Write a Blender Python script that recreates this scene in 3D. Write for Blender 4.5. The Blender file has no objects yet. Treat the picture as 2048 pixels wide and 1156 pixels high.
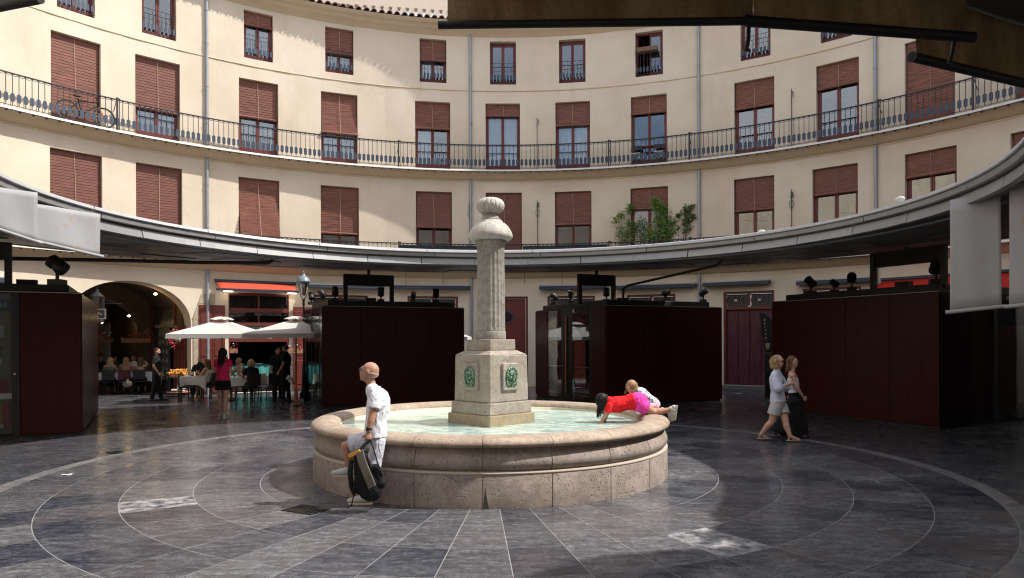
import bpy, math, random
from mathutils import Vector, Matrix, Quaternion
R = math.radians
random.seed(7)
scn = bpy.context.scene
COL = scn.collection

# ------------------------------------------------------------------ camera, sky, sun, exposure
CAMX, CAMY, CAMZ = 0.305, -10.206, 1.85
FPX, HORY, ROLL = 1400.0, 682.0, 0.0040
cam_data = bpy.data.cameras.new('camera')
cam = bpy.data.objects.new('camera', cam_data)
COL.objects.link(cam)
_c, _s = math.cos(ROLL), math.sin(ROLL)
cam.matrix_world = Matrix(((_c, _s, 0, CAMX), (0, 0, -1, CAMY), (-_s, _c, 0, CAMZ), (0, 0, 0, 1)))
cam_data.sensor_width = 36.0
cam_data.lens = FPX / 2048 * 36
cam_data.shift_y = (HORY - 578) / 2048
cam_data.clip_start = 0.05
cam_data.clip_end = 500
scn.camera = cam

SUN_EL, SUN_DIR = R(51), Vector((0.9976, -0.07, 0)).normalized()
world = bpy.data.worlds.new('World')
scn.world = world
world.use_nodes = True
wn, wl = world.node_tree.nodes, world.node_tree.links
wn.clear()
wo = wn.new('ShaderNodeOutputWorld')
bg = wn.new('ShaderNodeBackground')
sky = wn.new('ShaderNodeTexSky')
sky.sky_type = 'NISHITA'
sky.sun_disc = False
sky.sun_elevation = SUN_EL
sky.sun_rotation = math.atan2(SUN_DIR.x, SUN_DIR.y)
sky.dust_density = 2.0
bg.inputs['Strength'].default_value = 0.14
# broken bright cloud over the blue
tc = wn.new('ShaderNodeTexCoord')
nz = wn.new('ShaderNodeTexNoise')
nz.inputs['Scale'].default_value = 2.2
nz.inputs['Detail'].default_value = 8
nz.inputs['Roughness'].default_value = 0.6
rp = wn.new('ShaderNodeValToRGB')
rp.color_ramp.elements[0].position = 0.36
rp.color_ramp.elements[1].position = 0.58
mx = wn.new('ShaderNodeMix')
mx.data_type = 'RGBA'
mx.inputs['B'].default_value = (6.0, 6.1, 6.5, 1)
wl.new(tc.outputs['Generated'], nz.inputs['Vector'])
wl.new(nz.outputs['Fac'], rp.inputs['Fac'])
wl.new(rp.outputs['Color'], mx.inputs['Factor'])
wl.new(sky.outputs['Color'], mx.inputs['A'])
wl.new(mx.outputs['Result'], bg.inputs['Color'])
wl.new(bg.outputs['Background'], wo.inputs['Surface'])

sun_data = bpy.data.lights.new('sun', 'SUN')
sun_data.energy = 4.2
sun_data.angle = R(1.1)
sun_data.color = (1.0, 0.95, 0.87)
sun = bpy.data.objects.new('sun', sun_data)
COL.objects.link(sun)
_sv = Vector((SUN_DIR.x * math.cos(SUN_EL), SUN_DIR.y * math.cos(SUN_EL), math.sin(SUN_EL)))
sun.rotation_euler = _sv.to_track_quat('Z', 'Y').to_euler()
sun.location = (0, 0, 30)

scn.view_settings.view_transform = 'Standard'
scn.view_settings.look = 'None'
scn.view_settings.exposure = 0.55
scn.cycles.pixel_filter_type = 'BLACKMAN_HARRIS'
scn.cycles.filter_width = 1.15
scn.view_settings.gamma = 1.0
scn.view_settings.use_curve_mapping = False
scn.cycles.caustics_reflective = False
scn.cycles.caustics_refractive = False
scn.cycles.max_bounces = 8
scn.cycles.diffuse_bounces = 4
scn.cycles.transparent_max_bounces = 12

# ------------------------------------------------------------------ measuring helpers (positions read off the survey photo)
def W(px, py, Y):
    u = (px - 1024) / FPX; v = (HORY - py) / FPX
    u, v = _c * u + _s * v, -_s * u + _c * v
    return Vector((CAMX + u * Y, CAMY + Y, CAMZ + v * Y))
def G(px, py, z=0.0):
    v = (HORY - py) / FPX; u = (px - 1024) / FPX
    v2 = -_s * u + _c * v
    return W(px, py, (z - CAMZ) / v2)
BC = Vector((0.2, 0.47, 0)); RW = 17.77
def on_ring(px, py, rad=RW, c=BC):
    """angle (from +Y, clockwise) and height where the sight line meets a cylinder round c"""
    u = (px - 1024) / FPX; v = (HORY - py) / FPX
    u, v = _c * u + _s * v, -_s * u + _c * v
    a = 1 + u * u; dx = CAMX - c.x; dy = CAMY - c.y
    b = 2 * (u * dx + dy); k = dx * dx + dy * dy - rad * rad
    Y = (-b + math.sqrt(b * b - 4 * a * k)) / (2 * a)
    return math.atan2(dx + u * Y, dy + Y), CAMZ + v * Y
def pol(c, r, a, z=0.0):
    return Vector((c.x + r * math.sin(a), c.y + r * math.cos(a), z))

# ------------------------------------------------------------------ mesh helpers
class MB:
    def __init__(s): s.v = []; s.f = []; s.m = []; s.sm = []
    def add(s, vs, fs, mi=0, smooth=False):
        n = len(s.v); s.v += [tuple(v) for v in vs]
        s.f += [tuple(i + n for i in f) for f in fs]
        s.m += [mi] * len(fs); s.sm += [smooth] * len(fs)
    def box(s, c, d, rz=0, mi=0, M=None):
        x, y, z = d[0] / 2, d[1] / 2, d[2] / 2
        vs = [Vector((i * x, j * y, k * z)) for k in (-1, 1) for j in (-1, 1) for i in (-1, 1)]
        if M is not None: vs = [M @ v for v in vs]
        elif rz: 
            q = Matrix.Rotation(rz, 3, 'Z'); vs = [q @ v for v in vs]
        c = Vector(c)
        s.add([v + c for v in vs], [(0, 2, 3, 1), (4, 5, 7, 6), (0, 1, 5, 4), (2, 6, 7, 3), (0, 4, 6, 2), (1, 3, 7, 5)], mi)
    def hexa(s, p, mi=0):
        """8 corners: bottom ring 0-3 ccw, top ring 4-7"""
        s.add(p, [(0, 3, 2, 1), (4, 5, 6, 7), (0, 1, 5, 4), (1, 2, 6, 5), (2, 3, 7, 6), (3, 0, 4, 7)], mi)
    def prism(s, poly, z0, z1, mi=0):
        n = len(poly)
        s.add([(p[0], p[1], z0) for p in poly] + [(p[0], p[1], z1) for p in poly],
              [tuple(range(n - 1, -1, -1)), tuple(range(n, 2 * n))] + [(i, (i + 1) % n, n + (i + 1) % n, n + i) for i in range(n)], mi)
    def tube(s, pts, r, n=8, mi=0, cap=True, closed=False, smooth=True):
        pts = [Vector(p) for p in pts]; rs = r if isinstance(r, (list, tuple)) else [r] * len(pts)
        prev = None; rings = []
        L = len(pts)
        for i, p in enumerate(pts):
            t = (pts[(i + 1) % L] - pts[i - 1]) if closed else (pts[min(i + 1, L - 1)] - pts[max(i - 1, 0)])
            t = t.normalized() if t.length > 1e-9 else Vector((0, 0, 1))
            if prev is None:
                a = Vector((0, 0, 1)) if abs(t.z) < 0.9 else Vector((1, 0, 0))
                u = t.cross(a).normalized()
            else:
                u = (prev - t * prev.dot(t))
                u = u.normalized() if u.length > 1e-6 else t.orthogonal().normalized()
            w = t.cross(u); prev = u
            rings.append([p + (u * math.cos(2 * math.pi * k / n) + w * math.sin(2 * math.pi * k / n)) * rs[i] for k in range(n)])
        vs = [v for rg in rings for v in rg]; fs = []
        for i in range(L if closed else L - 1):
            j = (i + 1) % L
            for k in range(n):
                fs.append((i * n + k, i * n + (k + 1) % n, j * n + (k + 1) % n, j * n + k))
        s.add(vs, fs, mi, smooth)
        if cap and not closed:
            s.add(rings[0], [tuple(range(n - 1, -1, -1))], mi); s.add(rings[-1], [tuple(range(n))], mi)
    def lathe(s, prof, n=32, c=(0, 0), a0=0.0, a1=None, mi=0, smooth=True, closed_prof=False, fn=None):
        """prof [(r,z)]; angles clockwise from +Y"""
        full = a1 is None
        if full: a1 = a0 + 2 * math.pi
        m = n if full else n + 1
        vs = []
        for i in range(m):
            a = a0 + (a1 - a0) * i / n
            for (r, z) in prof:
                rr = r * (fn(a, z) if fn else 1)
                vs.append((c[0] + rr * math.sin(a), c[1] + rr * math.cos(a), z))
        L = len(prof); fs = []
        for i in range(n):
            j = (i + 1) % m
            for k in range(L if closed_prof else L - 1):
                k2 = (k + 1) % L
                fs.append((i * L + k, j * L + k, j * L + k2, i * L + k2))
        s.add(vs, fs, mi, smooth)
        if not full and closed_prof:
            s.add(vs[:L], [tuple(range(L))], mi); s.add(vs[-L:], [tuple(range(L - 1, -1, -1))], mi)
    def ell(s, c, r, n=10, m=7, M=None, mi=0):
        c = Vector(c); vs = []; fs = []
        for j in range(1, m):
            t = math.pi * j / m
            for i in range(n):
                a = 2 * math.pi * i / n
                p = Vector((r[0] * math.sin(t) * math.cos(a), r[1] * math.sin(t) * math.sin(a), r[2] * math.cos(t)))
                vs.append((M @ p if M else p) + c)
        top = len(vs); p = Vector((0, 0, r[2])); vs.append((M @ p if M else p) + c)
        bot = len(vs); p = Vector((0, 0, -r[2])); vs.append((M @ p if M else p) + c)
        for j in range(m - 2):
            for i in range(n):
                fs.append((j * n + i, (j + 1) * n + i, (j + 1) * n + (i + 1) % n, j * n + (i + 1) % n))
        for i in range(n):
            fs.append((top, i, (i + 1) % n)); fs.append((bot, (m - 2) * n + (i + 1) % n, (m - 2) * n + i))
        s.add(vs, fs, mi, True)
    def mesh(s, name, mats):
        me = bpy.data.meshes.new(name)
        me.from_pydata(s.v, [], s.f)
        for m in (mats if isinstance(mats, (list, tuple)) else [mats]): me.materials.append(m)
        me.polygons.foreach_set('material_index', s.m)
        me.polygons.foreach_set('use_smooth', s.sm)
        me.update()
        return me
    def obj(s, name, mats, parent=None, loc=None, rz=0):
        return put(name, s.mesh(name, mats), parent, loc, rz)
def put(name, me, parent=None, loc=None, rz=0):
    o = bpy.data.objects.new(name, me); COL.objects.link(o)
    if parent: o.parent = parent
    if loc is not None: o.location = loc
    if rz: o.rotation_euler = (0, 0, rz)
    return o
def tag(o, label, cat, group=None):
    o['label'] = label; o['category'] = cat
    if group: o['group'] = group
    return o
def thing(name, label, cat, loc=(0, 0, 0), rz=0, group=None):
    o = bpy.data.objects.new(name, None); COL.objects.link(o)
    o.location = loc; o.rotation_euler = (0, 0, rz); o.empty_display_size = 0.2
    return tag(o, label, cat, group)
def kind(o, k): o['kind'] = k; return o
def bev(o, w=0.01, n=1):
    m = o.modifiers.new('b', 'BEVEL'); m.width = w; m.segments = n; m.limit_method = 'ANGLE'; m.angle_limit = R(40)
    return o

# ------------------------------------------------------------------ materials
class NT:
    def __init__(s, name):
        s.mat = bpy.data.materials.new(name); s.mat.use_nodes = True
        s.n = s.mat.node_tree.nodes; s.l = s.mat.node_tree.links
        s.p = s.n['Principled BSDF']; s.o = s.n['Material Output']
        s.geo = None
    def set(s, **k):
        for a, b in k.items():
            key = {'color': 'Base Color', 'rough': 'Roughness', 'metal': 'Metallic', 'spec': 'Specular IOR Level', 'trans': 'Transmission Weight', 'alpha': 'Alpha', 'coat': 'Coat Weight'}[a]
            if isinstance(b, tuple): b = (*b, 1)
            if hasattr(b, 'links'): s.l.new(b, s.p.inputs[key])
            else: s.p.inputs[key].default_value = b
        return s
    def pos(s, kind='pos', scale=(1, 1, 1)):
        if kind == 'pos': out = s.n.new('ShaderNodeNewGeometry').outputs['Position']
        else: out = s.n.new('ShaderNodeTexCoord').outputs['Object']
        if scale != (1, 1, 1):
            m = s.n.new('ShaderNodeMapping'); m.inputs['Scale'].default_value = scale
            s.l.new(out, m.inputs['Vector']); out = m.outputs['Vector']
        return out
    def noise(s, vec, scale, detail=4, rough=0.55, dist=0):
        n = s.n.new('ShaderNodeTexNoise'); n.inputs['Scale'].default_value = scale; n.inputs['Detail'].default_value = detail
        n.inputs['Roughness'].default_value = rough; n.inputs['Distortion'].default_value = dist
        s.l.new(vec, n.inputs['Vector']); return n.outputs['Fac']
    def voro(s, vec, scale, feat='F1', out='Distance'):
        n = s.n.new('ShaderNodeTexVoronoi'); n.feature = feat; n.inputs['Scale'].default_value = scale
        s.l.new(vec, n.inputs['Vector']); return n.outputs[out]
    def ramp(s, fac, a, b, c0=(0, 0, 0), c1=(1, 1, 1)):
        n = s.n.new('ShaderNodeValToRGB'); e = n.color_ramp.elements
        e[0].position = a; e[1].position = b; e[0].color = (*c0, 1); e[1].color = (*c1, 1)
        s.l.new(fac, n.inputs['Fac']); return n.outputs['Color']
    def mix(s, fac, a, b, mode='MIX'):
        n = s.n.new('ShaderNodeMix'); n.data_type = 'RGBA'; n.blend_type = mode
        for key, v in (('Factor', fac), ('A', a), ('B', b)):
            sock = [i for i in n.inputs if i.name == key and (i.type == 'RGBA' or key == 'Factor')][0]
            if key == 'Factor': sock = n.inputs[0]
            if hasattr(v, 'links'): s.l.new(v, sock)
            elif isinstance(v, tuple): sock.default_value = (*v, 1)
            else: sock.default_value = v
        return [o for o in n.outputs if o.type == 'RGBA'][0]
    def math(s, op, a, b=0.0):
        n = s.n.new('ShaderNodeMath'); n.operation = op
        for i, v in enumerate((a, b)):
            if hasattr(v, 'links'): s.l.new(v, n.inputs[i])
            else: n.inputs[i].default_value = v
        return n.outputs[0]
    def rand(s): return s.n.new('ShaderNodeObjectInfo').outputs['Random']
    def bump(s, h, st=0.3, d=0.01):
        n = s.n.new('ShaderNodeBump'); n.inputs['Strength'].default_value = st; n.inputs['Distance'].default_value = d
        s.l.new(h, n.inputs['Height']); s.l.new(n.outputs['Normal'], s.p.inputs['Normal']); return s
def plain(name, col, rough=0.6, metal=0.0, var=0.12, scale=6.0, bumps=0.0, spec=0.5):
    t = NT(name); v = t.pos('obj')
    n = t.noise(v, scale, 5)
    lo = tuple(c * (1 - var) for c in col); hi = tuple(min(1, c * (1 + var)) for c in col)
    t.set(color=t.mix(n, lo, hi), rough=rough, metal=metal, spec=spec)
    if bumps: t.bump(t.noise(v, scale * 8, 4), bumps, 0.005)
    return t.mat

M = {}
# painted lime plaster of the round building
t = NT('cream_plaster'); v = t.pos()
big = t.ramp(t.noise(v, 0.35, 6, 0.6), 0.38, 0.66)
col = t.mix(big, (0.60, 0.51, 0.40), (0.70, 0.61, 0.50))
st = t.ramp(t.noise(t.pos('pos', (1.3, 1.3, 0.25)), 1.3, 7, 0.65), 0.58, 0.80)
col = t.mix(t.math('MULTIPLY', st, 0.45), col, (0.49, 0.385, 0.275))
pa = t.ramp(t.noise(v, 0.9, 3, 0.5, 0.6), 0.60, 0.66)
col = t.mix(t.math('MULTIPLY', pa, 0.30), col, (0.70, 0.61, 0.49))
ck = t.ramp(t.noise(v, 5.5, 8, 0.75), 0.70, 0.76)
col = t.mix(t.math('MULTIPLY', ck, 0.30), col, (0.38, 0.26, 0.18))
t.set(color=col, rough=0.85, spec=0.25).bump(t.noise(v, 9, 8, 0.7), 0.35, 0.02); M['plaster'] = t.mat
t = NT('cream_moulding'); v = t.pos()
t.set(color=t.mix(t.noise(v, 2.5, 6), (0.50, 0.39, 0.26), (0.62, 0.50, 0.36)), rough=0.8, spec=0.25).bump(t.noise(v, 14, 6), 0.3, 0.01); M['mould'] = t.mat
M['parapet'] = plain('pale_parapet_plaster', (0.70, 0.62, 0.52), 0.9, 0, 0.06, 0.8, 0.2)
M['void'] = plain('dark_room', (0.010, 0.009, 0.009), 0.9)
# joinery
t = NT('oxblood_painted_wood'); v = t.pos('obj', (6, 6, 1))
t.set(color=t.mix(t.noise(v, 6, 6), (0.10, 0.018, 0.016), (0.17, 0.034, 0.028)), rough=0.42).bump(t.noise(v, 30, 3), 0.1, 0.003); M['wood'] = t.mat
t = NT('plum_painted_doors'); v = t.pos('pos', (3, 3, 0.5))
t.set(color=t.mix(t.ramp(t.noise(v, 4, 6), 0.4, 0.75), (0.060, 0.010, 0.018), (0.115, 0.035, 0.05)), rough=0.45); M['plum'] = t.mat
t = NT('woven_cane_blind'); v = t.pos('obj')
w = t.noise(t.pos('obj', (1.2, 1, 42)), 2.4, 5, 0.6)
c = t.mix(t.ramp(w, 0.38, 0.62), (0.080, 0.026, 0.017), (0.30, 0.108, 0.068))
wear = t.math('MULTIPLY', t.ramp(t.noise(t.pos('obj', (1.5, 1, 30)), 3.0, 6, 0.7), 0.56, 0.74), t.ramp(t.noise(v, 1.1, 3), 0.42, 0.66))
c = t.mix(wear, c, (0.42, 0.23, 0.16))
c = t.mix(t.math('MULTIPLY', t.rand(), 0.45), c, (0.13, 0.045, 0.035))
t.set(color=c, rough=0.6).bump(w, 0.4, 0.01); M['blind'] = t.mat
M['cord'] = plain('pale_cord', (0.55, 0.42, 0.32), 0.8)
# window glass: dark mirror-like pane over a hint of what is behind
def glass(name, tint, refl=0.05, tr=0.75):
    t = NT(name); t.n.remove(t.p)
    a = t.n.new('ShaderNodeBsdfTransparent'); a.inputs['Color'].default_value = (*tint, 1)
    g = t.n.new('ShaderNodeBsdfGlossy'); g.inputs['Roughness'].default_value = 0.015
    n = t.noise(t.pos(), 1.1, 2); b = t.n.new('ShaderNodeBump'); b.inputs['Strength'].default_value = 0.04; b.inputs['Distance'].default_value = 0.05
    t.l.new(n, b.inputs['Height']); t.l.new(b.outputs['Normal'], g.inputs['Normal'])
    fr = t.n.new('ShaderNodeFresnel'); fr.inputs['IOR'].default_value = 1.55
    m = t.n.new('ShaderNodeMixShader')
    t.l.new(t.math('ADD', t.math('MULTIPLY', fr.outputs[0], 1.0 if tr > .5 else .5), refl), m.inputs[0]); t.l.new(a.outputs[0], m.inputs[1]); t.l.new(g.outputs[0], m.inputs[2])
    t.l.new(m.outputs[0], t.o.inputs['Surface']); return t.mat
M['glass'] = glass('window_glass', (0.88, 0.93, 0.97), 0.12)
M['clear'] = glass('shop_glass', (0.82, 0.85, 0.86), 0.0, .45)
t = NT('sheer_curtain'); v = t.pos('obj', (1, 1, 0.05))
t.set(color=t.mix(t.noise(v, 16, 2), (0.62, 0.68, 0.70), (0.92, 0.95, 0.95)), rough=0.9); M['curtain'] = t.mat
# metals
M['iron'] = plain('wrought_iron', (0.030, 0.030, 0.035), 0.5, 0.3, 0.3)
M['plate'] = plain('blue_grey_iron_plate', (0.036, 0.052, 0.078), 0.55, 0.1, 0.25, 3)
M['pipe'] = plain('grey_zinc_pipe', (0.30, 0.33, 0.36), 0.42, 0.35, 0.2, 2)
t = NT('grey_canopy_metal'); v = t.pos('pos', (1, 1, 3))
t.set(color=t.mix(t.math('ADD', t.math('MULTIPLY', t.noise(v, 1.5, 6), 0.7), t.math('MULTIPLY', t.rand(), 0.3)), (0.20, 0.20, 0.205), (0.36, 0.365, 0.37)), rough=0.42, metal=0.25); M['metal'] = t.mat
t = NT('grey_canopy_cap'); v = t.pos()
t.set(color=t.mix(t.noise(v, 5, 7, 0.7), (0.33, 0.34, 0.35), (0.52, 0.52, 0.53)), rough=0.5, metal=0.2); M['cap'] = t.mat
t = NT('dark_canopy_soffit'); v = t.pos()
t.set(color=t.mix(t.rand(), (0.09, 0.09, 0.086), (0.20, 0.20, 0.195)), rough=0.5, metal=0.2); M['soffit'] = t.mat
M['black'] = plain('black_metal', (0.012, 0.012, 0.013), 0.55, 0.0, 0.3)
M['darkbrown'] = plain('dark_bronze_metal', (0.022, 0.017, 0.013), 0.5, 0.2, 0.3)
M['navy'] = plain('navy_awning_housing', (0.025, 0.032, 0.050), 0.5, 0.1)
M['white_tile'] = plain('pale_slab_edge', (0.60, 0.57, 0.53), 0.6, 0, 0.15, 5)
t = NT('terracotta_tile'); v = t.pos()
t.set(color=t.mix(t.noise(v, 3.5, 6, 0.7), (0.16, 0.10, 0.07), (0.42, 0.30, 0.22)), rough=0.85).bump(t.noise(v, 20, 5), 0.4, 0.01); M['tile'] = t.mat
# kiosk maroon panel
t = NT('maroon_laminate_panel'); v = t.pos('obj', (3, 3, 0.6))
n1 = t.noise(v, 7, 7, 0.7)
sc = t.ramp(t.noise(t.pos('pos', (5, 5, 1)), 9, 8, 0.8), 0.70, 0.78)
t.set(color=t.mix(t.math('MULTIPLY', sc, 0.25), t.mix(n1, (0.034, 0.0062, 0.0055), (0.055, 0.0105, 0.0090)), (0.22, 0.12, 0.10)), rough=t.ramp(t.noise(v, 3, 4), 0.3, 0.8, (0.26,) * 3, (0.42,) * 3), spec=0.16); M['maroon'] = t.mat
# fountain stone
def stone(name, a, b, pit=0.5, warm=(0.42, 0.29, 0.17)):
    t = NT(name); v = t.pos()
    base = t.mix(t.ramp(t.noise(v, 2.2, 8, 0.68), 0.35, 0.68), a, b)
    base = t.mix(t.math('MULTIPLY', t.rand(), 0.35), base, tuple(x * 0.8 for x in b))
    ws = t.ramp(t.noise(t.pos('pos', (2, 2, 0.5)), 2.2, 6, 0.6), 0.56, 0.76)
    base = t.mix(t.math('MULTIPLY', ws, 0.5), base, warm)
    strk = t.ramp(t.noise(t.pos('pos', (14, 14, 0.8)), 2, 5, 0.6), 0.55, 0.8)
    base = t.mix(t.math('MULTIPLY', strk, 0.35), base, tuple(x * 0.5 for x in a))
    p1 = t.ramp(t.voro(v, 24), 0.16, 0.30, (1, 1, 1), (0, 0, 0))
    p1 = t.math('MULTIPLY', p1, t.ramp(t.noise(v, 5, 5, .7), 0.46, 0.56))
    p2 = t.math('MULTIPLY', t.ramp(t.noise(v, 60, 4, 0.7), 0.54, 0.64), t.ramp(t.noise(v, 2.5, 3), 0.40, 0.6))
    pits = t.math('MAXIMUM', p1, t.math('MULTIPLY', p2, 0.55))
    base = t.mix(t.math('MULTIPLY', t.ramp(t.noise(v, 9, 9, .8), .42, .62), .55), base, tuple(x * .62 for x in a))
    base = t.mix(t.math('MULTIPLY', pits, pit), base, (0.06, 0.045, 0.035))
    h = t.math('SUBTRACT', t.math('MULTIPLY', t.noise(v, 12, 8, 0.7), 0.6), pits)
    t.set(color=base, rough=0.75, spec=0.3).bump(h, 0.55, 0.012); return t.mat
M['stone_base'] = stone('pitted_travertine_base', (0.25, 0.205, 0.178), (0.46, 0.385, 0.34), 0.7)
M['stone_rim'] = stone('worn_travertine_rim', (0.31, 0.235, 0.175), (0.52, 0.42, 0.335), 0.45, (0.34, 0.20, 0.11))
M['stone_col'] = stone('grey_weathered_column_stone', (0.23, 0.21, 0.185), (0.44, 0.41, 0.37), 0.6, (0.32, 0.26, 0.19))
M['stone_cap'] = stone('pale_lichened_cap_stone', (0.44, 0.41, 0.37), (0.66, 0.63, 0.58), 0.6, (0.46, 0.40, 0.32))
M['stone_ped'] = stone('pedestal_stone', (0.28, 0.24, 0.205), (0.48, 0.42, 0.36), 0.6, (0.33, 0.24, 0.15))
M['stone_wet'] = stone('ochre_stained_plinth_stone', (0.30, 0.24, 0.17), (0.46, 0.37, 0.25), 0.3, (0.42, 0.24, 0.07))
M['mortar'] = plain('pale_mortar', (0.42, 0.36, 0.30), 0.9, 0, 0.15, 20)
M['limescale'] = plain('pale_limescale_basin_lining', (0.62, 0.55, 0.38), 0.7, 0, 0.2, 4, 0.2)
t = NT('verdigris_bronze'); v = t.pos()
t.set(color=t.mix(t.ramp(t.noise(v, 28, 5), 0.4, 0.62), (0.05, 0.065, 0.03), (0.20, 0.34, 0.25)), rough=0.6, metal=0.2); M['verdigris'] = t.mat
# fountain water: milky pale green with ripples
t = NT('fountain_water'); v = t.pos('pos', (1, 2.2, 1))
rip = t.noise(v, 5.0, 6, 0.62, 1.2)
t.set(color=t.mix(t.ramp(t.noise(v, 1.9, 6, 0.62, 2.2), 0.40, 0.62), (0.27, 0.42, 0.37), (0.70, 0.80, 0.74)), rough=0.10, spec=0.6).bump(rip, 0.40, 0.05); M['water'] = t.mat
# floor
t = NT('dark_polished_slab'); v = t.pos()
rnd = t.rand()
a = t.mix(rnd, (0.014, 0.018, 0.030), (0.075, 0.071, 0.073))
n1 = t.noise(t.pos('pos', (0.8, 3.0, 1)), 3.6, 12, 0.78, 0.3)
n2 = t.noise(v, 13, 10, 0.8)
n3 = t.noise(t.pos('pos', (2, 9, 1)), 9, 8, 0.85)
scuff = t.math('MULTIPLY', t.math('MULTIPLY', t.ramp(n1, 0.40, 0.66), t.ramp(n2, 0.38, 0.62)), t.ramp(n3, .30, .62, (.35,) * 3))
scuff = t.math('MULTIPLY', scuff, t.math('ADD', t.math('MULTIPLY', rnd, 0.7), 0.6))
a = t.mix(scuff, a, (0.30, 0.31, 0.345))
fine = t.ramp(t.noise(t.pos('pos', (6, 26, 1)), 7, 6, 0.8), 0.56, 0.68)
a = t.mix(t.math('MULTIPLY', fine, 0.30), a, (0.36, 0.36, 0.37))
red = t.math('MULTIPLY', t.ramp(t.noise(v, 0.9, 4), 0.52, 0.68), 0.30)
a = t.mix(red, a, (0.085, 0.055, 0.048))
scr = t.ramp(t.noise(t.pos('pos', (3, 14, 1)), 3.0, 9, 0.8, 0.6), 0.64, 0.72)
a = t.mix(t.math('MULTIPLY', scr, 0.28), a, (0.46, 0.45, 0.45))
chalk = t.math('MULTIPLY', t.ramp(t.noise(v, 0.55, 3, 0.5), 0.60, 0.72), t.ramp(t.noise(v, 9, 8, 0.75), 0.40, 0.62))
a = t.mix(t.math('MULTIPLY', chalk, 0.5), a, (0.40, 0.39, 0.40))
t.set(color=a, rough=t.ramp(t.noise(v, 1.8, 7, 0.65), 0.30, 0.72, (0.11,) * 3, (0.38,) * 3), spec=0.6).bump(t.noise(v, 14, 6, 0.7), 0.10, 0.006); M['slab'] = t.mat
t = NT('scuffed_light_slab'); v = t.pos()
t.set(color=t.mix(t.ramp(t.noise(v, 7, 8, 0.7), 0.4, 0.62), (0.05, 0.052, 0.06), (0.36, 0.35, 0.35)), rough=0.45).bump(t.noise(v, 14, 6, 0.7), 0.1, 0.006); M['slab_light'] = t.mat
M['grout'] = plain('pale_grout', (0.24, 0.235, 0.235), 0.8, 0, 0.7, 6)
t = NT('grey_granite_band'); v = t.pos()
t.set(color=t.mix(t.ramp(t.noise(v, 4, 8, 0.75), 0.35, 0.7), (0.07, 0.07, 0.08), (0.25, 0.24, 0.235)), rough=0.42, spec=0.5); M['band'] = t.mat
# ------------------------------------------------------------------ ground and paving
mb = MB(); mb.lathe([(0.01, -0.0012), (60, -0.0012)], 96, (0, 0), smooth=False)
ground = mb.obj('ground', M['grout']); kind(ground, 'structure')
paving = thing('plaza_paving', 'dark polished stone slabs laid in rings round the fountain', 'paving'); del paving['category']; del paving['label']; kind(paving, 'structure')
RINGS = [2.45, 3.175, 3.96, 4.745, 5.53, 6.24]
NS = 48; STEP = 2 * math.pi / NS; GAPW = 0.009
def slab_mesh(r0, r1, name, mat, step=STEP, sub=3, top=0.0):
    m = MB(); pts = []
    g0, g1 = GAPW / 2 / max(r0, .1), GAPW / 2 / r1
    n = sub
    outer = [(r1 * math.sin(a), r1 * math.cos(a)) for a in [(-step / 2 + g1) + (step - 2 * g1) * i / n for i in range(n + 1)]]
    inner = [(r0 * math.sin(a), r0 * math.cos(a)) for a in [(-step / 2 + g0) + (step - 2 * g0) * i / n for i in range(n + 1)]]
    poly = inner + outer[::-1]
    m.prism(poly[::-1], -0.02, top)
    return m.mesh(name, mat)
def _sl(px, py):
    g = G(px, py); return (2, round(math.atan2(g.x, g.y) / STEP) % NS)
LIGHT = (_sl(310, 1012), _sl(1455, 1080))
for i in range(5):
    r0, r1 = RINGS[i] + GAPW / 2, RINGS[i + 1] - GAPW / 2
    me = slab_mesh(r0, r1, 'paving_slab', M['slab']); ml = None
    for k in range(NS):
        use = me
        if (i, k) in LIGHT:
            ml = slab_mesh(r0, r1, 'paving_slab', M['slab_light']); use = ml
        o = put('paving_slab', use, paving, (0, 0, random.uniform(-0.0003, 0.0003)), -(k * STEP))
me = slab_mesh(6.243, 6.44, 'granite_band_stone', M['band'])
for k in range(NS): put('granite_band_stone', me, paving, (0, 0, 0.001), -k * STEP)
mb = MB()
r = 6.445
rows = [1.25, 1.35, 1.4, 1.5, 1.6, 1.7, 2.5, 2.4, 2.4, 2.4, 2.4]
for q, dr in enumerate(rows):
    n = 48 if q < 2 else 72
    for k in range(n):
        a0 = 2 * math.pi * (k + (q % 2) * .5) / n; st = 2 * math.pi / n
        g = GAPW / 2 / r
        rr0, rr1 = r + .003, r + dr - .003
        pts = [(rr0 * math.sin(a0 + g), rr0 * math.cos(a0 + g)), (rr0 * math.sin(a0 + st / 2), rr0 * math.cos(a0 + st / 2)), (rr0 * math.sin(a0 + st - g), rr0 * math.cos(a0 + st - g)),
               (rr1 * math.sin(a0 + st - g), rr1 * math.cos(a0 + st - g)), (rr1 * math.sin(a0 + st / 2), rr1 * math.cos(a0 + st / 2)), (rr1 * math.sin(a0 + g), rr1 * math.cos(a0 + g))]
        mb.prism(pts, -0.02, 0.0 + random.uniform(-.0003, .0003))
    r += dr
o = mb.obj('outer_paving', M['slab'], paving); kind(o, 'stuff')

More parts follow.
